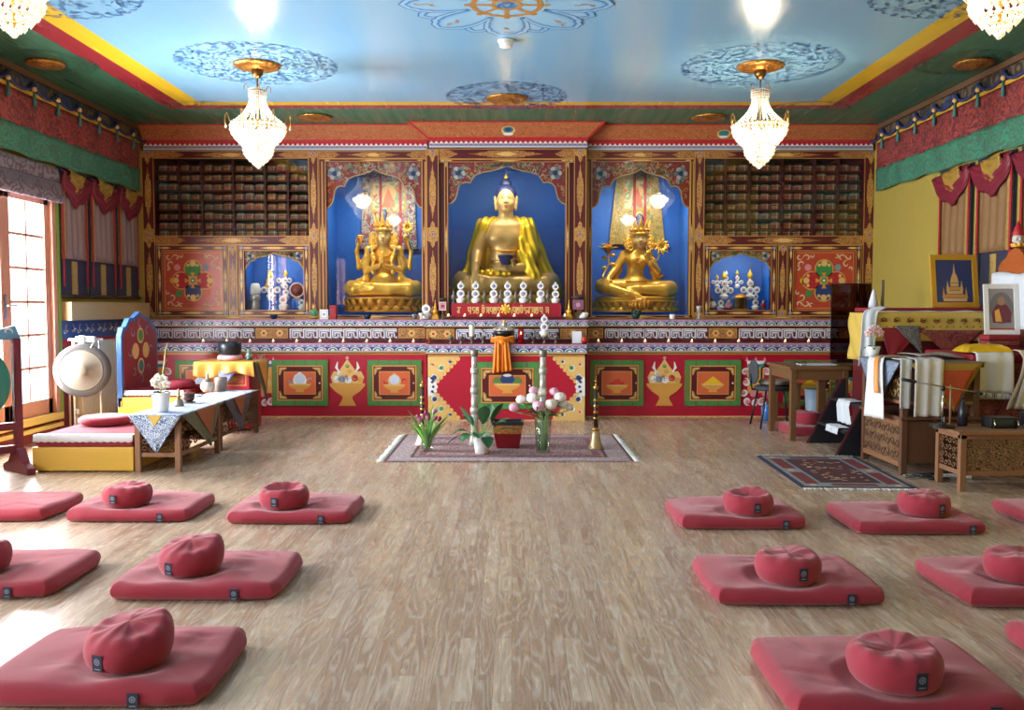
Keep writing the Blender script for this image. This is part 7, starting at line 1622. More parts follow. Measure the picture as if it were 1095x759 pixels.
# ---- throne with painted backrest
t = thing('painted_throne', 'yellow based throne with a red and blue painted backrest by the radiator', 'throne', (-3.5, 9.45, 0)); xb = -3.97
b = MB(bevel=.008); b.box(xb, -3.3, 9.0, 9.92, 0, .4, m_yw); pp = Paint(b, 9.0); pp.curl(-3.6, .2, .07, 0, 5, .02, m_black, 1); pp.frame(xb + .03, -3.33, .04, .36, .01, m_gold, 1); b.build('base', t, True)
b = MB(bevel=.02); b.box(xb + .05, -3.31, 9.02, 9.9, .4, .46, m_mat); b.build('mattress', t, True)
b = MB(solid=.003); b.grid(lambda u, v: (xb + .06 + .6 * u, 9.02 - .012 * v, .468 - .05 * v + .004 * math.sin(u * 90) * v), 60, 3, m_lace); b.build('lace_edge', t, True)
prof = [(9.0, .3), (9.0, 1.02), (9.05, 1.1), (9.12, 1.11), (9.2, 1.19), (9.32, 1.2), (9.46, 1.26), (9.6, 1.2), (9.72, 1.19), (9.8, 1.11), (9.87, 1.1), (9.92, 1.02), (9.92, .3)]
MB_ = Matrix(((0, -1, 0, xb + .05), (1, 0, 0, 0), (0, 0, 1, 0), (0, 0, 0, 1)))
b = MB(bevel=.006); b.prism(prof, .05, mat('backrest_blue', '#3d6298', .45), M=MB_); b.prism([(9.46 + (y - 9.46) * .9, .42 + (z - .42) * .95) for y, z in prof], .004, mat('backrest_red', '#8a2430', .45), M=Matrix.Translation((.004, 0, 0)) @ MB_); pp = Paint(b, -.004, M=MB_)
for (a, q_, m) in ((0, .2, m_pgold), (PI / 2, .22, m_grn), (PI, .2, m_pgold), (-PI / 2, .22, m_teal)): pp.disc(9.46 + .13 * math.cos(a), .85 + .16 * math.sin(a), .085, m_pgold, 1, 14); pp.disc(9.46 + .13 * math.cos(a), .85 + .16 * math.sin(a), .062, m, 2, 14)
for k in range(8): pp.curl(9.46 + .25 * math.cos(k * PI / 4), .85 + .28 * math.sin(k * PI / 4), .06, k * .8, 4.5, .018, m_grey, 1)
b.build('backrest', t, True)
t = thing('seat_cushion', 'round dark red cushion on the painted throne', 'cushion', (-3.52, 9.35, .462)); b = MB(); b.lathe([(0, 0), (.17, 0), (.2, .02), (.2, .06), (.17, .085), (.08, .09), (0, .085)], m_mat, n=36); b.build('cover', t)
# ---- carved prayer tables
m_cw = wood('carved_walnut', '#6a4530', '#54341f', .5, 7, 2); m_cwl = wood('light_carved_wood', '#93694a', '#7a5236', .45, 7, 2); m_carv = scroll('carved_fretwork', '#2e1d14', '#8d6a48', 26, 20, .45)
def fret(mb, M, w, h, m, n=5):
    """openwork of scrolls in the local xz plane"""
    for i in range(n):
        for j in range(max(1, int(n * h / w + .5))):
            k = max(1, int(n * h / w + .5)); cx, cz = -w / 2 + w * (i + .5) / n, h * (j + .5) / k; r = min(w / n, h / k) * .42
            mb.tube([tuple(M @ Vector((cx + r * (1 - .6 * q / 12) * math.cos((-1) ** (i + j) * (q * .5)), 0, cz + r * (1 - .6 * q / 12) * math.sin((-1) ** (i + j) * (q * .5))))) for q in range(13)], r * .17, m, 5)
def carved_table(name, lab, x0, x1, y0, y1, h, wd, panel=(.12, .1), frets=True, cat='table', top_over=.02, grp=None, apron=.0):
    t = thing(name, lab, cat, ((x0 + x1) / 2, (y0 + y1) / 2, 0), 0, grp); lw = .045
    for xx in (x0, x1 - lw):
        for yy in (y0, y1 - lw): b = MB(bevel=.004); b.box(xx, xx + lw, yy, yy + lw, 0, h - .025, wd); b.build('leg', t, True)
    b = MB(bevel=.005); b.box(x0 - top_over, x1 + top_over, y0 - top_over, y1 + top_over, h - .025, h, wd); b.box(x0, x1, y0, y1, h - .06, h - .025, wd); b.build('top', t, True)
    z0, z1 = panel[0], h - .06
    for nm, a in (('front', (x0 + lw, x1 - lw, y0 + .012, y0 + .024)), ('back', (x0 + lw, x1 - lw, y1 - .024, y1 - .012)), ('left', (x0 + .012, x0 + .024, y0 + lw, y1 - lw)), ('right', (x1 - .024, x1 - .012, y0 + lw, y1 - lw))):
        b = MB(bevel=.003); b.box(*a, z0, z0 + .035, wd)
        if frets:
            if nm in ('front', 'left', 'right') and nm in frets: M = Matrix.Translation(((a[0] + a[1]) / 2, (a[2] + a[3]) / 2, z0 + .035)) @ (Matrix.Identity(4) if nm == 'front' else Matrix.Rotation(PI / 2, 4, 'Z')); fret(b, M, (a[1] - a[0]) if nm == 'front' else (a[3] - a[2]), z1 - z0 - .035, wd, 5 if nm == 'front' else max(5, int((a[3] - a[2]) / .09)))
            else: b.box(*a, z0 + .035, z1, m_carv)
        else: b.box(*a, z0 + .035, z1, m_carv)
        b.build('carved_panel', t, True)
    return t
carved_table('prayer_table', 'low carved table with blue brocade and the white potted orchid', -2.98, -2.62, 7.04, 8.02, .455, m_cwl, frets=('front', 'right'))
carved_table('prayer_table', 'low dark carved table with cups, farther from the white orchid', -2.99, -2.64, 8.1, 9.3, .45, m_cw, frets=('right',))
m_bb = scroll('blue_white_brocade', '#2d4f86', '#c9d2dc', 26, 20, .5); m_bgn = scroll('dark_green_brocade', '#3d4438', '#7d8060', 34, 20, .5); m_borg = scroll('orange_brocade', '#a8642c', '#8a3a26', 40, 18, .45); m_bdk = scroll('navy_brocade', '#333a4e', '#5c5a66', 30, 18, .5); m_bwh = scroll('white_blue_top_cloth', '#d8d6da', '#8f9dc0', 18, 18, .3); m_gsilk = mat('gold_orange_silk', '#d8923a', .45, var=.2)
def tri(mb, a, b_, c, m, off=(0, 0, 0), n=10, wob=.01):
    a, b_, c = Vector(a), Vector(b_), Vector(c); nn = (b_ - a).cross(c - a).normalized(); o = Vector(off)
    mb.grid(lambda u, v: tuple((a.lerp(b_, u)).lerp(c, v) + o + nn * (wob * math.sin(u * 9) * v)), n, n, m)
t = thing('table_cloth', 'blue and white brocade cloth with hanging points on the nearer carved table', 'cloth', (-2.8, 7.5, .457)); zt = .459
b = MB(solid=.004); b.grid(lambda u, v: (-3.01 + .42 * u, 7.0 + 1.04 * v, zt + .0015 * math.sin(u * 20 + v * 30)), 16, 24, m_bwh); b.build('top', t, True)
b = MB(solid=.004); tri(b, (-3.01, 7.0, zt), (-2.59, 7.0, zt), (-2.79, 6.985, .16), m_bb); tri(b, (-2.86, 6.996, zt), (-2.74, 6.996, zt), (-2.8, 6.99, .37), mat('yellow_brocade', '#c9a84a', .6), wob=0); b.build('front_point', t, True)
b = MB(solid=.004); tri(b, (-2.59, 7.0, zt), (-2.59, 7.95, zt), (-2.572, 7.62, .13), m_bgn); tri(b, (-2.584, 7.3, zt), (-2.584, 7.8, zt), (-2.565, 7.6, .22), m_borg, wob=0); b.build('side_point', t, True)
t = thing('table_cloth', 'dark brocade cloth with an orange point on the farther carved table', 'cloth', (-2.8, 8.7, .452)); zt = .455
b = MB(solid=.004); b.grid(lambda u, v: (-3.01 + .4 * u, 8.09 + 1.1 * v, zt + .0015 * math.sin(u * 20 + v * 30)), 16, 24, m_bwh); b.build('top', t, True)
b = MB(solid=.004); tri(b, (-2.607, 8.1, zt), (-2.607, 8.98, zt), (-2.59, 8.55, .12), m_bdk); tri(b, (-2.6, 8.35, zt), (-2.6, 8.72, zt), (-2.583, 8.55, .27), m_borg, wob=0); b.build('side_point', t, True)
# items on the two tables
def place(px, py, z):       # world point at height z seen at the pixel
    a, v = (px - 547.5) / FPX, (379.5 - py) / FPX; c, s = math.cos(PITCH), math.sin(PITCH); w_ = v * c - s; t_ = (z - CAM_H) / w_; return a * t_, (v * s + c) * t_
x, y = place(172.5, 440, .463); t = thing('potted_orchid', 'white orchid in a tall white pot on the carved table', 'plant', (x, y, .4632)); b = MB(); b.lathe([(.05, 0), (.056, .003), (.066, .1), (.074, .145), (.074, .155), (.068, .155), (.06, .13), (0, .13)], m_white, n=28); b.build('pot', t); b = MB(); b.lathe([(.062, .131), (.04, .14), (0, .142)], mat('potting_bark', '#4a3626', .9), n=18); b.build('soil', t)
m_orch = mat('orchid_white', '#efece8', .6)
def orchid_bloom(par, c, r, m, yaw=0.):
    b = MB()
    for k in range(5):
        a = PI / 2 + k * 2 * PI / 5
        def fn(u, v): q_ = (u - .5) * 2; w_ = r * .45 * math.sin(PI * (.08 + .84 * v)); X, Z = r * v * math.cos(a) - q_ * w_ * math.sin(a), r * v * math.sin(a) + q_ * w_ * math.cos(a); return (c[0] + X * math.cos(yaw), c[1] + X * math.sin(yaw) - .012 * v * (1 - v) * 4 + .01 * q_ * q_, c[2] + Z)
        b.grid(fn, 4, 5, m)
    b.ball((c[0], c[1] - .015, c[2] - .004), r * .22, m_yel, 8); b.build('bloom', par)
b = MB(); b.tube([(0, 0, .14), (.01, 0, .25), (.035, 0, .42), (.045, 0, .5), (.07, 0, .56)], .0045, mat('orchid_stem', '#a89a50', .6), 6); b.tube([(0, 0, .14), (-.005, -.01, .2), (-.03, -.02, .27), (.05, -.02, .25)], .0035, mat('orchid_stem', '#a89a50', .6), 6); b.build('stem', t)
for i, (dx_, dz) in enumerate(((-.05, .24), (-.015, .275), (.025, .265), (.055, .225), (-.02, .22), (.02, .21))): orchid_bloom(t, (dx_, -.03 + .01 * (i % 3), dz), .038, m_orch, .3 * (i - 2))
b = MB()
for a in (.2, 2.9, 4.2): ribbon_leaf(b, (.01 * math.cos(a), .01 * math.sin(a), .14), (math.cos(a), math.sin(a)), .12, .02, m_lf, .9, lift=.7)
b.build('leaves', t)
x, y = place(191.5, 434, .463); t = thing('hand_bell', 'small silver hand bell with an upright handle on the carved table', 'bell', (x, y, .4632)); b = MB(); b.lathe([(.042, 0), (.044, .005), (.034, .03), (.03, .05), (.018, .062), (0, .066)], m_dsilver, n=22); b.build('bell_body', t); b = MB(); b.lathe([(.008, .064), (.014, .075), (.008, .09), (.012, .105), (.006, .12), (.01, .14), (0, .15)], m_brassd, n=12); b.build('handle', t)
x, y = place(199, 431.5, .463); t = thing('lidded_teacup', 'dark lidded teacup on a saucer beside the hand bell', 'cup', (x, y + .06, .4632)); b = MB(); b.lathe([(.03, 0), (.06, .006), (.064, .012), (.03, .01), (0, .01)], m_dsilver, n=22); b.build('saucer', t); b = MB(); b.lathe([(.028, .012), (.05, .03), (.056, .075), (.052, .078), (.0, .076)], mat('dark_cup', '#4a2a26', .35), n=22); b.build('cup', t); b = MB(); b.lathe([(.057, .079), (.052, .09), (.02, .098), (.012, .106), (0, .112)], mat('cup_lid', '#6a3d33', .35), n=22); b.build('lid', t)
x, y = place(222, 419, .458); t = thing('lidded_pot', 'pale lidded pot on the farther carved table', 'pot', (x, y, .459)); b = MB(); b.lathe([(.04, 0), (.065, .03), (.07, .07), (.05, .1), (.045, .105)], mat('pale_stoneware', '#b8ab98', .5), n=24); b.build('body', t); b = MB(); b.lathe([(.05, .106), (.055, .112), (.03, .13), (.012, .14), (.016, .155), (.006, .2), (0, .21)], m_dsilver, n=18); b.build('lid', t)
x, y = place(231.5, 418, .458); t = thing('stoneware_jar', 'grey stoneware jar beside the pale lidded pot', 'jar', (x + .03, y + .05, .459)); b = MB(); b.lathe([(.05, 0), (.058, .01), (.06, .11), (.064, .13), (.058, .13), (.054, .02), (0, .02)], mat('grey_stoneware', '#8d7f74', .6), n=24); b.build('body', t); b = MB(); b.lathe([(.062, .131), (.05, .14), (0, .142)], m_dsilver, n=20); b.build('lid', t)
x, y = place(212, 424, .458); t = thing('white_saucer', 'small white saucer in front of the pale lidded pot', 'saucer', (x - .02, y + .02, .459)); b = MB(); b.lathe([(.03, 0), (.055, .012), (.058, .016), (.03, .008), (0, .008)], m_dough, n=22); b.build('dish', t); b = MB(); b.lathe([(.028, .009), (.02, .018), (0, .02)], m_cand, n=14); b.build('food', t)
# ---- high painted stand with gold cloth, singing bowl
t = thing('painted_stand', 'tall red painted stand under an orange cloth near the altar', 'stand', (-3.0, 9.62, 0)); b = MB(bevel=.006); b.box(-3.24, -2.76, 9.4, 9.84, .03, .7, m_altred); pp = Paint(b, 9.4)
for (z0, z1) in ((.08, .24), (.28, .44), (.48, .62)): pp.frame(-3.21, -2.79, z0, z1, .012, m_gold, 1); pp.rect(-3.18, -2.82, z0 + .03, z1 - .03, m_or, 1); pp.spear(-3.0, (z0 + z1) / 2, .14, .04, m_pgold, True, 2)
b.build('body', t, True); b = MB(bevel=.005); b.box(-3.27, -2.73, 9.37, 9.87, .7, .73, m_maroon); b.build('top', t, True)
for (xx, yy) in ((-3.22, 9.42), (-2.82, 9.42), (-3.22, 9.78), (-2.82, 9.78)): b = MB(); b.box(xx, xx + .05, yy, yy + .05, 0, .03, m_maroon); b.build('foot', t, True)
t = thing('stand_cloth', 'orange gold silk cloth draped over the tall painted stand', 'cloth', (-3.0, 9.6, .732)); b = MB(solid=.005)
b.grid(lambda u, v: (-3.31 + .62 * u, 9.9 - .58 * min(1, v / .6), .736 + .002 * math.sin(u * 30)) if v < .6 else (-3.31 + .62 * u - .02 * (v - .6) * (1 - 2 * u), 9.318 - .016 * math.sin(u * 24) * (v - .6) * 2.5, .736 - (v - .6) / .4 * (.14 + .03 * math.sin(u * 7))), 50, 20, m_gsilk); b.build('drape', t, True)
b = MB(solid=.004); tri(b, (-3.17, 9.325, .64), (-2.87, 9.325, .64), (-3.02, 9.318, .46), scroll('blue_violet_brocade', '#5a62a0', '#9a9ac8', 30, 18, .5)); b.build('front_point', t, True)
b = MB(solid=.004); tri(b, (-2.685, 9.33, .735), (-2.685, 9.9, .735), (-2.66, 9.7, .3), m_bgn); tri(b, (-2.678, 9.45, .735), (-2.678, 9.8, .735), (-2.653, 9.68, .42), m_gsilk, wob=0); b.build('side_point', t, True)
t = thing('ring_cushion', 'pale pink ring cushion under the black singing bowl', 'cushion', (-3.02, 9.6, .7425)); b = MB(); b.lathe([(.05, .012), (.07, .0), (.12, .0), (.135, .025), (.12, .05), (.08, .055), (.05, .045)], mat('pink_silk', '#d3a3b0', .55), n=32); b.build('cover', t)
t = thing('singing_bowl', 'black singing bowl on a pink ring cushion', 'bowl', (-3.02, 9.6, .799)); b = MB(); b.lathe([(0, 0), (.09, .0), (.115, .02), (.122, .07), (.118, .14), (.112, .14), (.11, .03), (0, .015)], mat('black_bowl_metal', '#2a2c33', .35, .5), n=36); b.build('bowl', t)
fg = figure(258, 'small dark green figure beside the singing bowl', .13, ('#3d5548', '#5a6a58', '#2e4038')); fg.location = (-2.8, 9.55, .741)
t = thing('lotus_candle', 'small pale pink lotus candle at the corner of the tall painted stand', 'candle', (-2.745, 9.8, .741)); b = MB()
for k in range(8): a = k * PI / 4; b.grid(lambda u, v, a=a: ((.01 + .035 * v) * math.cos(a + (u - .5) * .8 * (1 - v * .7)), (.01 + .035 * v) * math.sin(a + (u - .5) * .8 * (1 - v * .7)), .001 + .05 * v ** 1.4), 4, 5, mat('lotus_pink_glass', '#dcaaa0', .4))
b.build('petals', t); b = MB(); b.lathe([(.018, 0), (.018, .02), (0, .02)], m_cand, n=12); b.build('wax', t)
# ================================================================ right side: high table, chest, desk, chair, steps
m_wsilk = mat('white_silk_scarf', '#d8d5d2', .45, var=.06); m_wcot = mat('white_cotton_cloth', '#cfd2d8', .7, var=.06); m_pksilk = mat('cream_pink_scarf', '#d6bfae', .5, var=.06); m_orst = mat('orange_scarf_edge', '#d98a3c', .5)
m_ybr = scroll('yellow_brocade', '#c4902e', '#8f6424', 22, 22, .42, kind='Object'); m_mbr = scroll('maroon_brocade', '#6e1f2a', '#8a4a3a', 14, 20, .3); m_gybr = scroll('grey_silver_brocade', '#8d8580', '#a9a39c', 20, 20, .5); m_mpat = scroll('black_white_brocade', '#3a3838', '#8a8a84', 34, 20, .5)
m_red_cl = mat('red_table_cloth', '#8e1b2a', .6, var=.15)
# ---- two-tier carved chest
t = thing('carved_chest', 'carved wooden chest with an open upper tier, under white scarves beside the small rug', 'chest', (3.3, 7.3, 0)); x0, x1, y0, y1 = 3.02, 3.62, 6.92, 7.72; lw = .05
for xx in (x0, x1 - lw):
    for yy in (y0, y1 - lw): b = MB(bevel=.004); b.box(xx, xx + lw, yy, yy + lw, 0, .84, m_cw); b.build('leg', t, True)
for nm, a in (('front', (x0 + lw, x1 - lw, y0 + .01, y0 + .026)), ('side', (x0 + .01, x0 + .026, y0 + lw, y1 - lw)), ('back', (x0 + lw, x1 - lw, y1 - .026, y1 - .01))):
    b = MB(bevel=.003); b.box(*a, .09, .42, m_carv if nm == 'side' else m_cw)
    if nm == 'side':
        b.box(x0, x0 + .034, y0 + lw, y1 - lw, .06, .1, m_cwl); b.box(x0, x0 + .034, y0 + lw, y1 - lw, .38, .43, m_cwl); M = Matrix.Translation((x0 + .006, (y0 + y1) / 2, .1)) @ Matrix.Rotation(PI / 2, 4, 'Z'); fret(b, M, y1 - y0 - 2 * lw, .28, m_cw, 8)
    b.build('carved_panel', t, True)
b = MB(bevel=.005); b.box(x0 - .015, x1 + .015, y0 - .015, y1 + .015, .43, .455, m_cw); b.build('lower_top', t, True)
b = MB(bevel=.004); b.box(x0 + .005, x1, y0 + .005, y1, .55, .575, m_cwl); b.build('shelf', t, True)
b = MB(); M = Matrix.Translation((x0 + .02, 7.1, .58)) @ Matrix.Rotation(PI / 2, 4, 'Z'); b.box(x0 + .03, x0 + .04, y0 + lw, y1 - lw, .575, .8, m_carv); fret(b, Matrix.Translation((x0 + .022, (y0 + y1) / 2, .58)) @ Matrix.Rotation(PI / 2, 4, 'Z'), y1 - y0 - 2 * lw, .2, mat('gilt_lattice', '#c9a86a', .4, .4), 7); b.box(x0 + lw, x1 - lw, y0 + .02, y0 + .03, .575, .8, m_cw); b.build('lattice', t, True, label='gilt openwork lattice')
b = MB(bevel=.006); b.box(x0 - .02, x1 + .02, y0 - .02, y1 + .02, .84, .875, m_cw); b.build('top', t, True)
ztop = .8765
t = thing('table_cloth', 'dark patterned brocade cloth over the carved chest under the scarves', 'cloth', (3.3, 7.3, ztop)); b = MB(solid=.004); b.grid(lambda u, v: (2.985 + .66 * u, 6.885 + .85 * v, ztop + .003 + .0012 * math.sin(u * 25 + v * 18)), 20, 20, m_mpat); b.build('top', t, True)
b = MB(solid=.004); tri(b, (2.984, 6.9, ztop), (2.984, 7.7, ztop), (2.975, 7.3, .5), scroll('blue_grey_brocade', '#3d5070', '#9aa4b4', 30, 20, .5)); b.build('side_point', t, True)
b = MB(solid=.004); tri(b, (3.05, 6.884, ztop), (3.62, 6.884, ztop), (3.4, 6.876, .5), m_yelsilk); tri(b, (3.2, 6.876, .82), (3.55, 6.876, .82), (3.4, 6.87, .52), mat('vermilion_silk', '#b0452c', .5), wob=0); b.build('front_point', t, True)
zc = ztop + .011
# scarves over the chest
t = thing('silk_scarf', 'long cream scarf with an orange stripe hanging over the chest corner', 'scarf', (2.98, 7.2, .45))
b = MB(solid=.004); sp = [(3.28, 7.45, zc + .01), (2.965, 7.28, zc + .012), (2.94, 7.24, zc - .03), (2.925, 7.2, .7), (2.915, 7.17, .42)]
scarf(b, sp, (.05, -.26, 0), m_wsilk, 2.2, .016, taper=.2); b.build('cloth', t, True)
b = MB(solid=.004); scarf(b, [(p[0] - .006, p[1] - .0 - .02, p[2] + .006) for p in sp[:4]] + [(2.915, 7.15, .62)], (.012, -.05, 0), m_orst, 1, .004, 5); b.build('orange_stripe', t, True)
t = thing('silk_scarf', 'broad white silk scarf hanging over the front of the carved chest', 'scarf', (3.2, 6.88, .5)); b = MB(solid=.004)
scarf(b, [(3.3, 7.25, zc + .012), (3.2, 6.866, zc + .012), (3.19, 6.842, zc - .02), (3.185, 6.835, .68), (3.18, 6.83, .47)], (.24, .03, 0), m_wsilk, 2.5, .014); b.build('cloth', t, True)
b = MB()
for k in range(3): b.tube([(3.3 - .005 * k, 6.83, .47), (3.305 + .004 * k, 6.828, .4), (3.3 + .008 * k, 6.83, .33)], .0035, m_wcot, 5)
b.build('tassel', t, True)
t = thing('silk_scarf', 'narrow grey-white scarf hanging over the left side of the chest front', 'scarf', (3.05, 6.88, .5)); b = MB(solid=.004); scarf(b, [(3.06, 7.12, zc + .012), (3.02, 6.866, zc + .012), (3.01, 6.842, zc - .02), (3.005, 6.838, .53)], (.1, .02, 0), m_wcot, 1.5, .012); b.build('cloth', t, True)
t = thing('pot_orchid', 'small pink-white orchid in a white pot on the carved chest', 'plant', (3.07, 7.62, zc)); b = MB(); b.lathe([(.035, 0), (.04, .003), (.055, .07), (.058, .085), (.052, .085), (.046, .06), (0, .06)], m_white, n=24); b.build('pot', t); b = MB(); b.tube([(0, 0, .06), (.005, 0, .13), (-.02, 0, .2), (.03, -.01, .22)], .0035, m_stem, 5); b.build('stem', t)
b = MB()
for a in (.3, 2.6, 4.4): ribbon_leaf(b, (0, 0, .06), (math.cos(a), math.sin(a)), .11, .022, m_lf, .8, lift=.8)
b.build('leaves', t)
m_porch = mat('orchid_pink', '#d9b3b8', .6)
for i, (dx_, dz) in enumerate(((-.05, .2), (-.015, .235), (.03, .23), (.055, .2), (.005, .195))): orchid_bloom(t, (dx_, -.02, dz), .035, m_porch, .2 * (i - 2))
# ---- high table with the yellow brocade
t = thing('high_table', 'tall narrow table behind the chest, hung with yellow brocade', 'table', (3.85, 8.3, 0)); X0, X1, Y0, Y1 = 3.27, 4.42, 8.1, 8.6
b = MB(bevel=.006); b.box(X0, X1, Y0, Y1, .06, 1.22, m_maroon); b.box(X0 + .02, X1 - .02, Y0 + .02, Y1 - .02, 0, .06, m_maroon2); b.build('body', t, True); b = MB(bevel=.005); b.box(X0 - .02, X1 + .02, Y0 - .02, Y1 + .02, 1.22, 1.25, m_maroon); b.build('top', t, True)
t = thing('brocade_cloth', 'yellow brocade cloth with pointed flaps over the front of the high table', 'cloth', (3.85, 8.05, .8)); b = MB(solid=.004)
b.grid(lambda u, v: (3.24 + 1.21 * u, 8.12 - .058 * min(1, v * 8) - .006 * math.sin(u * 40) * v, 1.256 - max(0, v - .12) * .29), 60, 10, m_ybr); p = Paint(b, 8.052); mg_ = mat('brocade_emblem', '#7a4f1c', .6)
for k in range(9):
    x = 3.33 + .12 * k; p.curl(x, 1.185, .03, k * .7, 5, .01, mg_, 1); p.disc(x, 1.185, .012, mg_, 1, 8)
    for e in (-1, 1): p.curl(x + e * .03, 1.185, .018, PI / 2, 4 * e, .008, mg_, 1); p.disc(x + e * .03, 1.13, .007, mg_, 1, 6)
b.build('valance', t, True)
b = MB(solid=.004); b.grid(lambda u, v: (3.222 - .012 * math.sin(v * 9 + u * 12), 8.08 + .5 * u, 1.255 - .44 * v), 16, 12, m_ybr); b.build('side_fall', t, True)
b = MB(solid=.004)
tri(b, (3.3, 8.048, 1.12), (3.7, 8.048, 1.12), (3.4, 8.042, .8), m_red_cl); tri(b, (3.66, 8.048, 1.1), (4.24, 8.048, 1.1), (3.95, 8.04, .84), m_mbr); tri(b, (3.42, 8.036, 1.14), (3.64, 8.036, 1.14), (3.68, 8.03, .88), m_mpat); tri(b, (4.18, 8.05, 1.03), (4.42, 8.05, 1.03), (4.2, 8.043, .8), m_gybr); b.build('points', t, True)
t = thing('table_runner', 'dark red cloth folded along the back of the high table', 'cloth', (3.85, 8.4, 1.25)); b = MB(bevel=.01); b.box(3.26, 4.36, 8.2, 8.56, 1.263, 1.3, m_red_cl); b.build('cloth', t, True)
t = thing('folded_cloth', 'white cloth lying along the edge of the high table', 'cloth', (3.85, 8.15, 1.25)); b = MB(solid=.006); b.grid(lambda u, v: (3.32 + 1.0 * u, 8.09 + .09 * v, 1.266 + .006 * math.sin(u * 18) * math.sin(v * 3)), 30, 6, m_wcot); b.build('cloth', t, True)
t = thing('white_scarf', 'long white scarf hanging down the left end of the high table', 'scarf', (3.2, 8.1, .8)); b = MB(solid=.004); scarf(b, [(3.32, 8.08, 1.31), (3.22, 8.06, 1.27), (3.2, 8.045, 1.2), (3.19, 8.04, .98), (3.17, 8.035, .78)], (-.12, .03, 0), m_wcot, 1.5, .012); b.build('cloth', t, True)
x, z = at(929, 332, 8.45); t = thing('paper_cone', 'small white paper cone standing on the high table', 'cone', (x + .03, 8.42, 1.301)); b = MB(); b.lathe([(.045, 0), (.04, .05), (.022, .12), (.01, .165), (0, .175)], m_wcot, n=18); b.build('cone', t)
t = thing('wooden_rod', 'thin grey wooden rod standing upright on the high table', 'rod', (at(940, 330, 8.45)[0] + .03, 8.45, 1.301)); b = MB(); b.box(-.012, .012, -.012, .012, 0, .26, mat('grey_wood', '#7a6a48', .7)); b.box(-.03, .03, -.03, .03, 0, .012, mat('grey_wood', '#7a6a48', .7)); b.build('rod', t)
# framed blue picture
def framed(name, lab, x, y, z, w, h, fw, fm, inner, tilt, cat='picture', rz=0., thick=.02):
    t = thing(name, lab, cat, (x, y, z), rz); M = Matrix.Rotation(-tilt, 4, 'X'); b = MB(bevel=.003); b.box(-w / 2, -w / 2 + fw, 0, thick, 0, h, fm, M=M); b.box(w / 2 - fw, w / 2, 0, thick, 0, h, fm, M=M); b.box(-w / 2 + fw, w / 2 - fw, 0, thick, 0, fw, fm, M=M); b.box(-w / 2 + fw, w / 2 - fw, 0, thick, h - fw, h, fm, M=M); b.build('frame', t)
    b = MB(); b.box(-w / 2 + fw, w / 2 - fw, .008, thick - .002, fw, h - fw, inner, M=M); p = Paint(b, .008, M=M); return t, b, p
m_yfr = wood('yellow_picture_frame', '#d9a52c', '#c08a20', .4); t, b, p = framed('framed_picture', 'blue picture of a golden spired stupa in a yellow frame on the high table', 4.13, 8.36, 1.302, .44, .5, .05, m_yfr, mat('picture_blue', '#37446e', .4), .16)
for k in range(5): w_ = .11 - .018 * k; p.rect(-w_, w_, .06 + .035 * k, .09 + .035 * k, m_ochre if k % 2 else m_pgold, 1)
p.poly([(-.04, .235), (.04, .235), (.028, .29), (.01, .33), (0, .42), (-.01, .33), (-.028, .29)], m_pgold, 2)
for e in (-1, 1): p.poly([(e * .09, .09), (e * .12, .09), (e * .105, .2)], m_ochre, 2); p.poly([(e * .05, .16), (e * .08, .16), (e * .065, .26)], m_pgold, 2)
b.build('print', t, fixn=False); b = MB(); b.box(-.02, .02, .045, .1, 0, .012, m_yfr); b.box(-.015, .015, .078, .09, 0, .25, m_yfr); b.build('easel_leg', t)
# ---- teaching throne: maroon base, yellow cushion, white draped back, orange crest
t = thing('teaching_throne', 'high cloth-covered throne with a white draped back at the right wall', 'throne', (4.0, 7.5, 0)); TX0, TX1, TY0, TY1 = 3.66, 4.44, 7.14, 8.0
b = MB(bevel=.01); b.box(TX0, TX1, TY0, TY1, 0, .86, m_mbr); b.build('base', t, True)
b = MB(bevel=.025); b.box(TX0 + .01, TX1, TY0 + .01, TY1, .86, .93, m_red_cl); b.build('seat', t, True)
prof = [(7.3, .93), (7.3, 1.5), (7.36, 1.6), (7.98, 1.6), (7.98, .93)]
b = MB(bevel=.015); b.box(4.3, 4.4, 7.22, 7.98, .93, 1.56, m_mbr); b.build('back', t, True)
m_orl = wood('orange_lacquer', '#b5612c', '#9c4a1e', .35, 5, 1)
b = MB(bevel=.008); b.prism([(7.5, 1.56), (7.5, 1.66), (7.55, 1.71), (7.62, 1.74), (7.69, 1.8), (7.76, 1.82), (7.83, 1.8), (7.9, 1.74), (7.97, 1.71), (8.02, 1.66), (8.02, 1.56)], .05, m_orl, M=Matrix(((0, -1, 0, 4.375), (1, 0, 0, 0), (0, 0, 1, 0), (0, 0, 0, 1)))); b.build('crest_board', t, True, label='orange lacquered crest board')
t = thing('back_cover', 'thick white cloth draped over the back of the high throne', 'cloth', (4.3, 7.6, 1.1)); b = MB(solid=.02); b.grid(lambda u, v: ((4.29 - .03 + .012 * math.sin(u * 14)) if v < .42 else (4.26 + .055 * min(1, (v - .42) / .12)), 7.17 + .84 * u, 1.12 + (v / .42) * .46 if v < .42 else 1.59 + .015 * math.sin(u * 9)), 30, 20, m_wcot); b.build('drape', t, True)
b = MB(solid=.015); b.grid(lambda u, v: (4.25 + .06 * u, 7.18 - .01 * math.sin(v * 8), 1.6 - .36 * v), 8, 12, m_wcot); b.build('side_fall', t, True)
t = thing('skull_ornament', 'small carved skull with a red pointed hat on the orange throne crest', 'ornament', (4.35, 7.76, 1.822)); q = Sculpt(); q.ell((0, 0, .07), (.045, .045, .05), k=.01); q.ell((0, -.012, .035), (.03, .034, .03), k=.015); q.ell((-.02, -.045, .065), .014, k=.006, op='-'); q.ell((.02, -.045, .065), .014, k=.006, op='-'); q.ell((0, -.046, .045), .008, k=.004, op='-')
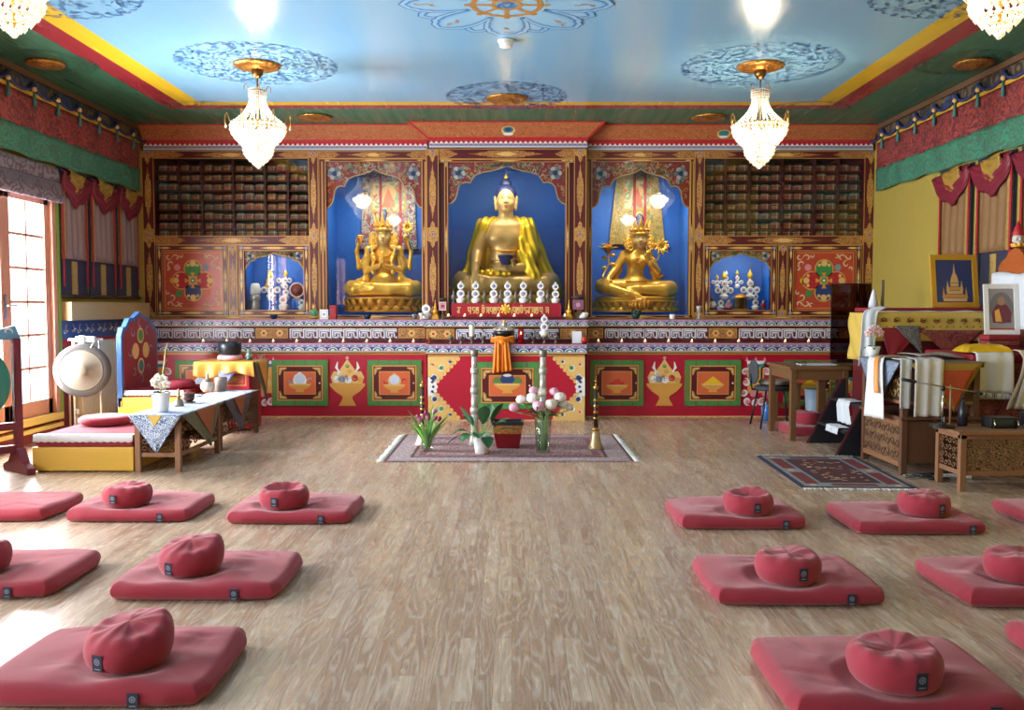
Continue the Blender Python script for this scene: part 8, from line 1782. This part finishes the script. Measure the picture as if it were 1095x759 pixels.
for e in (-1, 1): q.cap((e * .03, -.02, .05), (e * .04, .0, .055), .012, k=.01)
sculpt_obj('skull', q, .004, [mat('bone_white', '#cfc6bc', .5)], t, None, 1); b = MB(); b.lathe([(.047, .1), (.05, .105), (.035, .15), (.014, .2), (0, .225)], m_redp, n=16); b.build('hat', t); b = MB(); b.lathe([(.05, 0), (.055, .006), (.03, .014), (.025, .02), (0, .022)], m_gilt, n=16)
for k in range(7): b.ball((.042 * math.cos(k * .9), .042 * math.sin(k * .9), .02), .016, m_gilt, 8)
b.build('collar', t)
t = thing('seat_cushion', 'shiny yellow silk cushion on the high throne seat', 'cushion', (3.83, 7.3, .932)); t.scale = (.74, .66, 1); b = MB(sub=1)
b.grid(lambda u, v: (-.26 + .52 * u, -.2 + .4 * v, .012 + .06 * (1 - (2 * u - 1) ** 6) * (1 - (2 * v - 1) ** 6) + .006 * math.sin(u * 22) * math.sin(v * 15)), 24, 18, m_robe); b.grid(lambda u, v: (-.26 + .52 * (1 - u), -.2 + .4 * v, .012 - .01 * (1 - (2 * u - 1) ** 6) * (1 - (2 * v - 1) ** 6)), 10, 8, m_robe); b.build('cover', t)
t = thing('silk_scarf', 'long cream-pink scarf with a white edge hanging from the throne over the low table', 'scarf', (4.2, 7.1, .5)); b = MB(solid=.004); sp = [(4.15, 7.21, .962), (4.15, 7.16, .96), (4.15, 7.12, .955), (4.15, 7.08, .9), (4.08, 7.07, .68), (4.03, 7.065, .5)]; scarf(b, sp, (.28, .03, 0), m_pksilk, 2., .016, taper=.25); b.build('cloth', t, True); b = MB(solid=.004); scarf(b, [(p[0] - .01, p[1] - .028, p[2] + .004) for p in sp[2:]], (.13, 0, 0), m_wsilk, 1.2, .01); b.build('white_edge', t, True)
t = thing('fringed_scarf', 'white satin scarf with a fringed lace end over the throne front', 'scarf', (3.78, 7.1, .6)); b = MB(solid=.004); scarf(b, [(3.82, 7.155, .946), (3.82, 7.1, .94), (3.82, 7.09, .9), (3.82, 7.08, .63)], (.28, -.03, 0), m_wsilk, 2.2, .012); b.build('cloth', t, True)
b = MB()
for k in range(26): xx = 3.68 + .28 * k / 25; b.tube([(xx, 7.085, .63), (xx + .004 * math.sin(k), 7.082, .6), (xx, 7.085, .575)], .0045, m_wsilk, 5)
b.build('fringe', t, True)
t = thing('brocade_mat', 'grey silver brocade mat lying on the carved chest before the high table', 'cloth', (3.45, 7.45, zc)); b = MB(solid=.006); b.grid(lambda u, v: (3.28 + .38 * u, 7.22 + .42 * v, zc + .024 + .012 * math.sin(u * 5 + v * 3)), 18, 16, m_gybr); b.build('cloth', t, True)
# white framed portraits leaning on the throne back
m_wfr = mat('white_picture_frame', '#dcd6d0', .45); m_skin = mat('portrait_skin', '#9a6f58', .6); m_mono = mat('portrait_grey', '#8d8480', .6)
for i, (x_, y_, w_, h_, rz_, l) in enumerate(((4.1, 7.5, .275, .43, -.18, 'white framed oval portrait of a person in a dark red robe on the throne'),)):
    t, b, p = framed('framed_portrait', l, x_, y_, 1.077, w_, h_, .04, m_wfr, m_mono, .18, rz=rz_)
    p.disc(0, h_ / 2 + .01, w_ * .33, mat('portrait_oval', '#6f655f', .6), 1, 24, sz=1.5); p.poly([(-.07, .1), (.07, .1), (.075, .19), (.04, .255), (-.04, .255), (-.075, .19)], mat('portrait_robe', '#6a2a30', .6), 2); p.disc(0, .285, .03, m_skin, 3, 14, sz=1.25); p.poly([(-.05, .11), (.0, .11), (-.02, .22), (-.055, .2)], m_ochre, 3); p.rect(-w_ * .36, w_ * .36, .034, .055, mat('portrait_red_strip', '#9c3a30', .6), 2); b.build('print', t, fixn=False)
    b = MB(); b.box(-.015, .015, .06, .11, 0, .01, m_wfr); b.box(-.015, .015, .085, .095, 0, .28, m_wfr); b.build('easel_leg', t)
t = thing('added_portrait_support', 'added support under the white framed portrait, shaped as folded dark red cloths', 'cloth', (4.1, 7.53, .932))  # made-up block, added to hold the portrait up
for k in range(3): b = MB(bevel=.012); b.box(-.14, .13, -.07, .09, .048 * k, .048 * k + .046, m_red_cl if k != 1 else m_mbr); b.build('folded_cloth', t)  # slabs of the added support, shaped as folded cloths
# ---- low carved table with audio gear
carved_table('prayer_table', 'low carved wooden table with audio gear at the right photo edge', 3.17, 4.4, 6.3, 6.68, .43, m_cwl, (.11, .1), ('left',), top_over=.035)
zt = .4315
t = thing('mixer', 'black audio mixer with sockets on the low carved table', 'audio mixer', (4.0, 6.5, zt)); b = MB(bevel=.006); b.add([(-.24, -.12, 0), (.24, -.12, 0), (.24, .12, 0), (-.24, .12, 0), (-.24, -.12, .05), (.24, -.12, .05), (.24, .12, .11), (-.24, .12, .11)], [(0, 3, 2, 1), (4, 5, 6, 7), (0, 1, 5, 4), (1, 2, 6, 5), (2, 3, 7, 6), (3, 0, 4, 7)], m_black); b.build('case', t)
m_lg = mat('light_grey_knob', '#a8aaa8', .5)
for k in range(7): b = MB(); b.lathe([(.01, 0), (.012, .012), (0, .014)], m_lg, (-.18 + .06 * k, .03, .085), 10); b.build('knob', t)
b = MB()
for k in range(5): b.tube([(-.2 + .06 * k, .06, .09), (-.19 + .06 * k, .04, .16 + .02 * (k % 2)), (-.22 + .05 * k, -.02, .18), (-.28 + .04 * k, -.1, .1), (-.36 + .03 * k, -.13, .012)], .005, m_black, 6)
b.build('cables', t)
t = thing('black_radio', 'small black box with a blue-green screen beside the mixer', 'device', (3.56, 6.52, zt)); b = MB(bevel=.005); b.box(-.1, .1, -.07, .07, 0, .075, m_black); b.build('case', t); b = MB(); b.box(-.07, .07, -.073, -.07, .02, .06, mat('dim_screen', '#1f3038', .2)); b.build('screen', t)
for e in (-1, 1): b = MB(); b.tube([(e * .085, -.08, .0), (e * .085, -.1, .03), (e * .085, -.08, .06)], .005, m_chrome, 6); b.build('handle', t)
t = thing('microphone_stand', 'chrome boom microphone stand on the low carved table', 'microphone stand', (at(1007.5, 452, 6.5)[0], 6.5, zt)); b = MB(); b.lathe([(.0, 0), (.085, .0), (.085, .016), (.03, .024), (.012, .04)], m_black, n=28); b.build('base', t); b = MB(); b.tube([(0, 0, .03), (0, 0, .28)], .008, m_chrome, 8); b.build('pole', t); b = MB(); b.ball((0, 0, .285), .02, m_black, 8); b.tube([(-.27, 0, .345), (.25, 0, .25)], .006, m_chrome, 8); b.tube([(-.3, 0, .35), (-.2, 0, .332)], .012, m_black, 8); b.build('boom', t); b = MB(); b.tube([(.25, 0, .25), (.29, 0, .243)], .012, m_black, 8); b.ball((.3, 0, .241), .018, m_dsilver, 10); b.build('microphone', t)
t = thing('wooden_stick', 'slim wooden stick standing beside the microphone pole', 'stick', (at(1016, 452, 6.6)[0], 6.6, zt)); b = MB(); b.tube([(0, 0, .0), (0, 0, .3)], .009, m_cwl, 8); b.lathe([(.03, 0), (.03, .01), (.01, .016)], m_cwl, n=14); b.build('stick', t)
t = thing('black_bottle', 'dark bottle standing behind the microphone stand', 'bottle', (at(1022, 452, 6.62)[0] + .04, 6.6, zt)); b = MB(); b.lathe([(.03, 0), (.034, .004), (.034, .13), (.014, .17), (.013, .2)], mat('dark_bottle', '#231f2a', .25), n=18); b.build('glass', t); b = MB(); b.lathe([(.015, .2), (.015, .22), (0, .222)], m_black, n=12); b.build('cap', t)
# cables and adapter on the floor
t = thing('power_strip', 'white power strip with dark cables on the floor between the chest and low table', 'power strip', (3.36, 6.78, 0)); b = MB(bevel=.005); b.box(-.13, .13, -.03, .03, 0, .04, m_white); b.build('case', t)
q = random.Random(2)
for k in range(4):
    pts = [(-.1 + .06 * k, 0, .045)]
    for j in range(7): pts.append((-.25 + q.uniform(-.14, .34), q.uniform(-.14, .1), .008 + .012 * q.random()))
    b = MB(); b.tube(pts, .005, m_black if k < 3 else m_lg, 6); b.build('cable', t)
# ---- black steps up to the throne side
t = thing('black_steps', 'black two-step stair with red edged sides beside the carved chest', 'steps', (3.1, 8.2, 0)); m_stred = mat('step_red_edge', '#5e2028', .5); m_blk2 = mat('black_paint', '#15131a', .6)
for yy in (7.82, 8.58):
    b = MB(); poly = [(2.84, 0), (3.2, 0), (3.2, .62), (3.15, .62)]; b.prism(poly, .03, m_blk2, M=Matrix.Translation((0, yy, 0))); pp = Paint(b, yy); pp.stroke([(2.845, .004), (3.0, .312), (3.16, .616)], .02, m_stred, 1, False); b.box(3.15, 3.2, yy - .002, yy + .032, .615, .625, m_stred); b.build('side_panel', t, True)
for (xa, z) in ((2.93, .19), (3.05, .42)): b = MB(bevel=.003); b.box(xa, 3.2, 7.85, 8.58, z, z + .025, m_blk2); b.build('tread', t, True)
t = thing('draped_cloth', 'crumpled white cloth hanging over the black steps', 'cloth', (3.1, 8.0, .2)); b = MB(solid=.004); scarf(b, [(3.17, 8.2, .456), (3.04, 8.18, .456), (3.02, 8.17, .41), (3.03, 8.14, .25)], (0, .28, 0), m_wcot, 2.5, .012); scarf(b, [(3.03, 8.14, .226), (2.915, 8.12, .226), (2.9, 8.1, .17)], (0, -.3, 0), m_wcot, 2, .005); b.build('cloth', t, True)
# ---- desk, chair, stool, cushions
m_desk = wood('oak_desk', '#7d5836', '#66452a', .4, 6, 0)
def desk(lab, x0, x1, y0, y1, h):
    t = thing('wooden_desk', lab, 'desk', ((x0 + x1) / 2, (y0 + y1) / 2, 0)); lw = .055
    for xx in (x0 + .02, x1 - lw - .02):
        for yy in (y0 + .02, y1 - lw - .02): b = MB(bevel=.004); b.box(xx, xx + lw, yy, yy + lw, 0, h - .03, m_desk); b.build('leg', t, True)
    b = MB(bevel=.004)
    b.box(x0 + .04, x1 - .04, y0 + .03, y0 + .05, h - .13, h - .03, m_desk); b.box(x0 + .04, x1 - .04, y1 - .05, y1 - .03, h - .13, h - .03, m_desk); b.box(x0 + .03, x0 + .05, y0 + .04, y1 - .04, h - .13, h - .03, m_desk); b.box(x1 - .05, x1 - .03, y0 + .04, y1 - .04, h - .13, h - .03, m_desk); b.build('apron', t, True)
    b = MB(bevel=.004); b.box(x0, x1, y0, y1, h - .03, h, m_desk); b.build('top', t, True); return t
desk('wooden desk with square legs behind the black steps', 2.7, 3.3, 8.7, 9.5, .725); desk('second wooden desk against the first, under the dark glass screen', 3.32, 4.2, 9.05, 9.75, .725)
t = thing('papers', 'open white notebook lying on the wooden desk', 'notebook', (3.05, 8.98, .7265)); b = MB(bevel=.002); b.box(-.17, .17, -.1, .1, 0, .012, m_wcot); b.build('pages', t); b = MB(); b.box(-.175, .175, -.105, .105, .0, .002, m_black); b.build('cover', t)
t = thing('eyeglasses', 'dark folded eyeglasses on the wooden desk', 'eyeglasses', (2.84, 8.85, .7265)); b = MB()
for e in (-1, 1): b.tube([(e * .035 + .024 * math.cos(k * .524), -.02, .024 + .02 * math.sin(k * .524)) for k in range(12)], .003, m_black, 5, closed=True); b.tube([(e * .06, -.02, .03), (e * .062, .04, .028), (e * .05, .1, .005)], .003, m_black, 5)
b.tube([(-.012, -.02, .028), (.012, -.02, .028)], .003, m_black, 5); b.build('frame', t)
t = thing('glass_screen', 'dark tinted glass screen standing on the second wooden desk', 'screen', (at(909.5, 340, 9.4)[0], 9.4, .7265)); b = MB(bevel=.003); b.box(-.205, .205, -.006, .006, .03, .82, glass_material('smoked_glass', '#988a8c', .6)); b.build('panel', t); b = MB(bevel=.004)
for e in (-1, 1): b.box(e * .15 - .02, e * .15 + .02, -.08, .08, 0, .03, m_black)
b.box(-.15, .15, -.012, .012, 0, .035, m_black); b.build('foot', t); b = MB(); b.tube([(-.205, 0, .825), (.205, 0, .825)], .005, m_black, 6); b.tube([(.205, 0, .03), (.205, 0, .825)], .005, m_black, 6); b.tube([(-.205, 0, .03), (-.205, 0, .825)], .005, m_black, 6); b.build('edge', t)
t = thing('office_chair', 'dark grey padded chair on thin black metal legs, facing the wooden desk', 'chair', (2.88, 9.8, 0), 0); m_gf = mat('dark_grey_upholstery', '#3d4046', .8); m_bm = mat('black_metal_tube', '#17171a', .4)
def cush(mb, c, r, m, M=None): mb.ball(c, 1, m, 20, M=M, squash=r)
b = MB(); b.lathe([(0, 0), (.2, 0), (.225, .015), (.225, .035), (.2, .05), (0, .055)], m_gf, (0, 0, .4), 32, sx=1, sy=.98); b.build('seat', t)
b = MB(); cush(b, (-.235, 0, .6), (.03, .19, .135), m_gf, Matrix.Translation((0, 0, 0))); b.build('backrest', t)
for (ex, ey) in ((-1, -1), (-1, 1), (1, -1), (1, 1)): b = MB(); b.tube([(ex * .14, ey * .16, .41), (ex * .21, ey * .21, 0)], .011, m_bm, 7); b.build('leg', t)
b = MB(); b.tube([(-.1, 0, .405), (-.25, 0, .41), (-.268, 0, .5), (-.262, 0, .58)], .012, m_bm, 7); b.build('back_support', t)
for e in (-1, 1): b = MB(); b.tube([(-.08, e * .2, .41), (-.08, e * .25, .45), (-.08, e * .25, .62), (-.04, e * .25, .65), (.16, e * .25, .655)], .011, m_bm, 7); b.tube([(-.06, e * .25, .67), (.17, e * .25, .672)], .02, m_black, 7, flat=.5); b.build('armrest', t)
t = thing('chair_cushion', 'thick beige cushion on the dark grey chair', 'cushion', (2.89, 9.8, .457)); b = MB(sub=1); b.lathe([(0, 0), (.16, 0), (.19, .02), (.19, .045), (.16, .065), (0, .07)], mat('beige_cushion_cloth', '#8d8072', .8, var=.1), n=28); b.build('cover', t)
t = thing('wooden_stool', 'small wooden stool behind the dark grey chair', 'stool', (3.17, 10.42, 0)); b = MB(bevel=.004); b.box(-.16, .16, -.14, .14, .41, .44, m_desk); b.build('seat', t)
for ex in (-1, 1):
    for ey in (-1, 1): b = MB(); b.box(ex * .13 - .02, ex * .13 + .02, ey * .11 - .02, ey * .11 + .02, 0, .41, m_desk); b.build('leg', t)
b = MB(); b.box(-.13, .13, -.12, -.1, .15, .18, m_desk); b.box(-.13, .13, .1, .12, .15, .18, m_desk); b.build('stretcher', t)
t = thing('waste_bin', 'pale blue bin under the far side of the desk', 'bin', (3.5, 10.3, 0)); b = MB(); b.lathe([(.1, 0), (.105, .005), (.13, .36), (.124, .36), (.1, .01), (0, .01)], mat('pale_blue_plastic', '#8fa0b4', .5), n=28); b.build('body', t); b = MB(); b.tube([(.128 * math.cos(k * .26), .128 * math.sin(k * .26), .36) for k in range(24)], .007, mat('pale_blue_plastic', '#8fa0b4', .5), 6, closed=True); b.build('rim', t)
t = thing('glass_jar', 'shiny blue glass jar on the floor behind the dark grey chair', 'jar', (at(820, 445, 10.35)[0], 10.35, 0)); b = MB(); b.lathe([(.05, 0), (.062, .006), (.066, .14), (.05, .17), (.046, .19)], mat('blue_jar_glass', '#3f74b8', .12, 0, .8), n=24); b.build('glass', t); b = MB(); b.lathe([(.049, .19), (.05, .215), (0, .217)], m_chrome, n=20); b.build('lid', t)
t = thing('floor_cushion', 'square dark red cushion under the wooden desk', 'floor cushion', (3.05, 9.25, 0)); b = MB(bevel=.03); b.box(-.24, .24, -.24, .24, .0, .1, m_cush); b.build('cover', t)
t = thing('floor_cushion', 'round dark red cushion lying on the square one under the desk', 'round cushion', (3.06, 9.25, .101)); zafu_mesh(41, .6, (.0, 0)).build('cover', t)
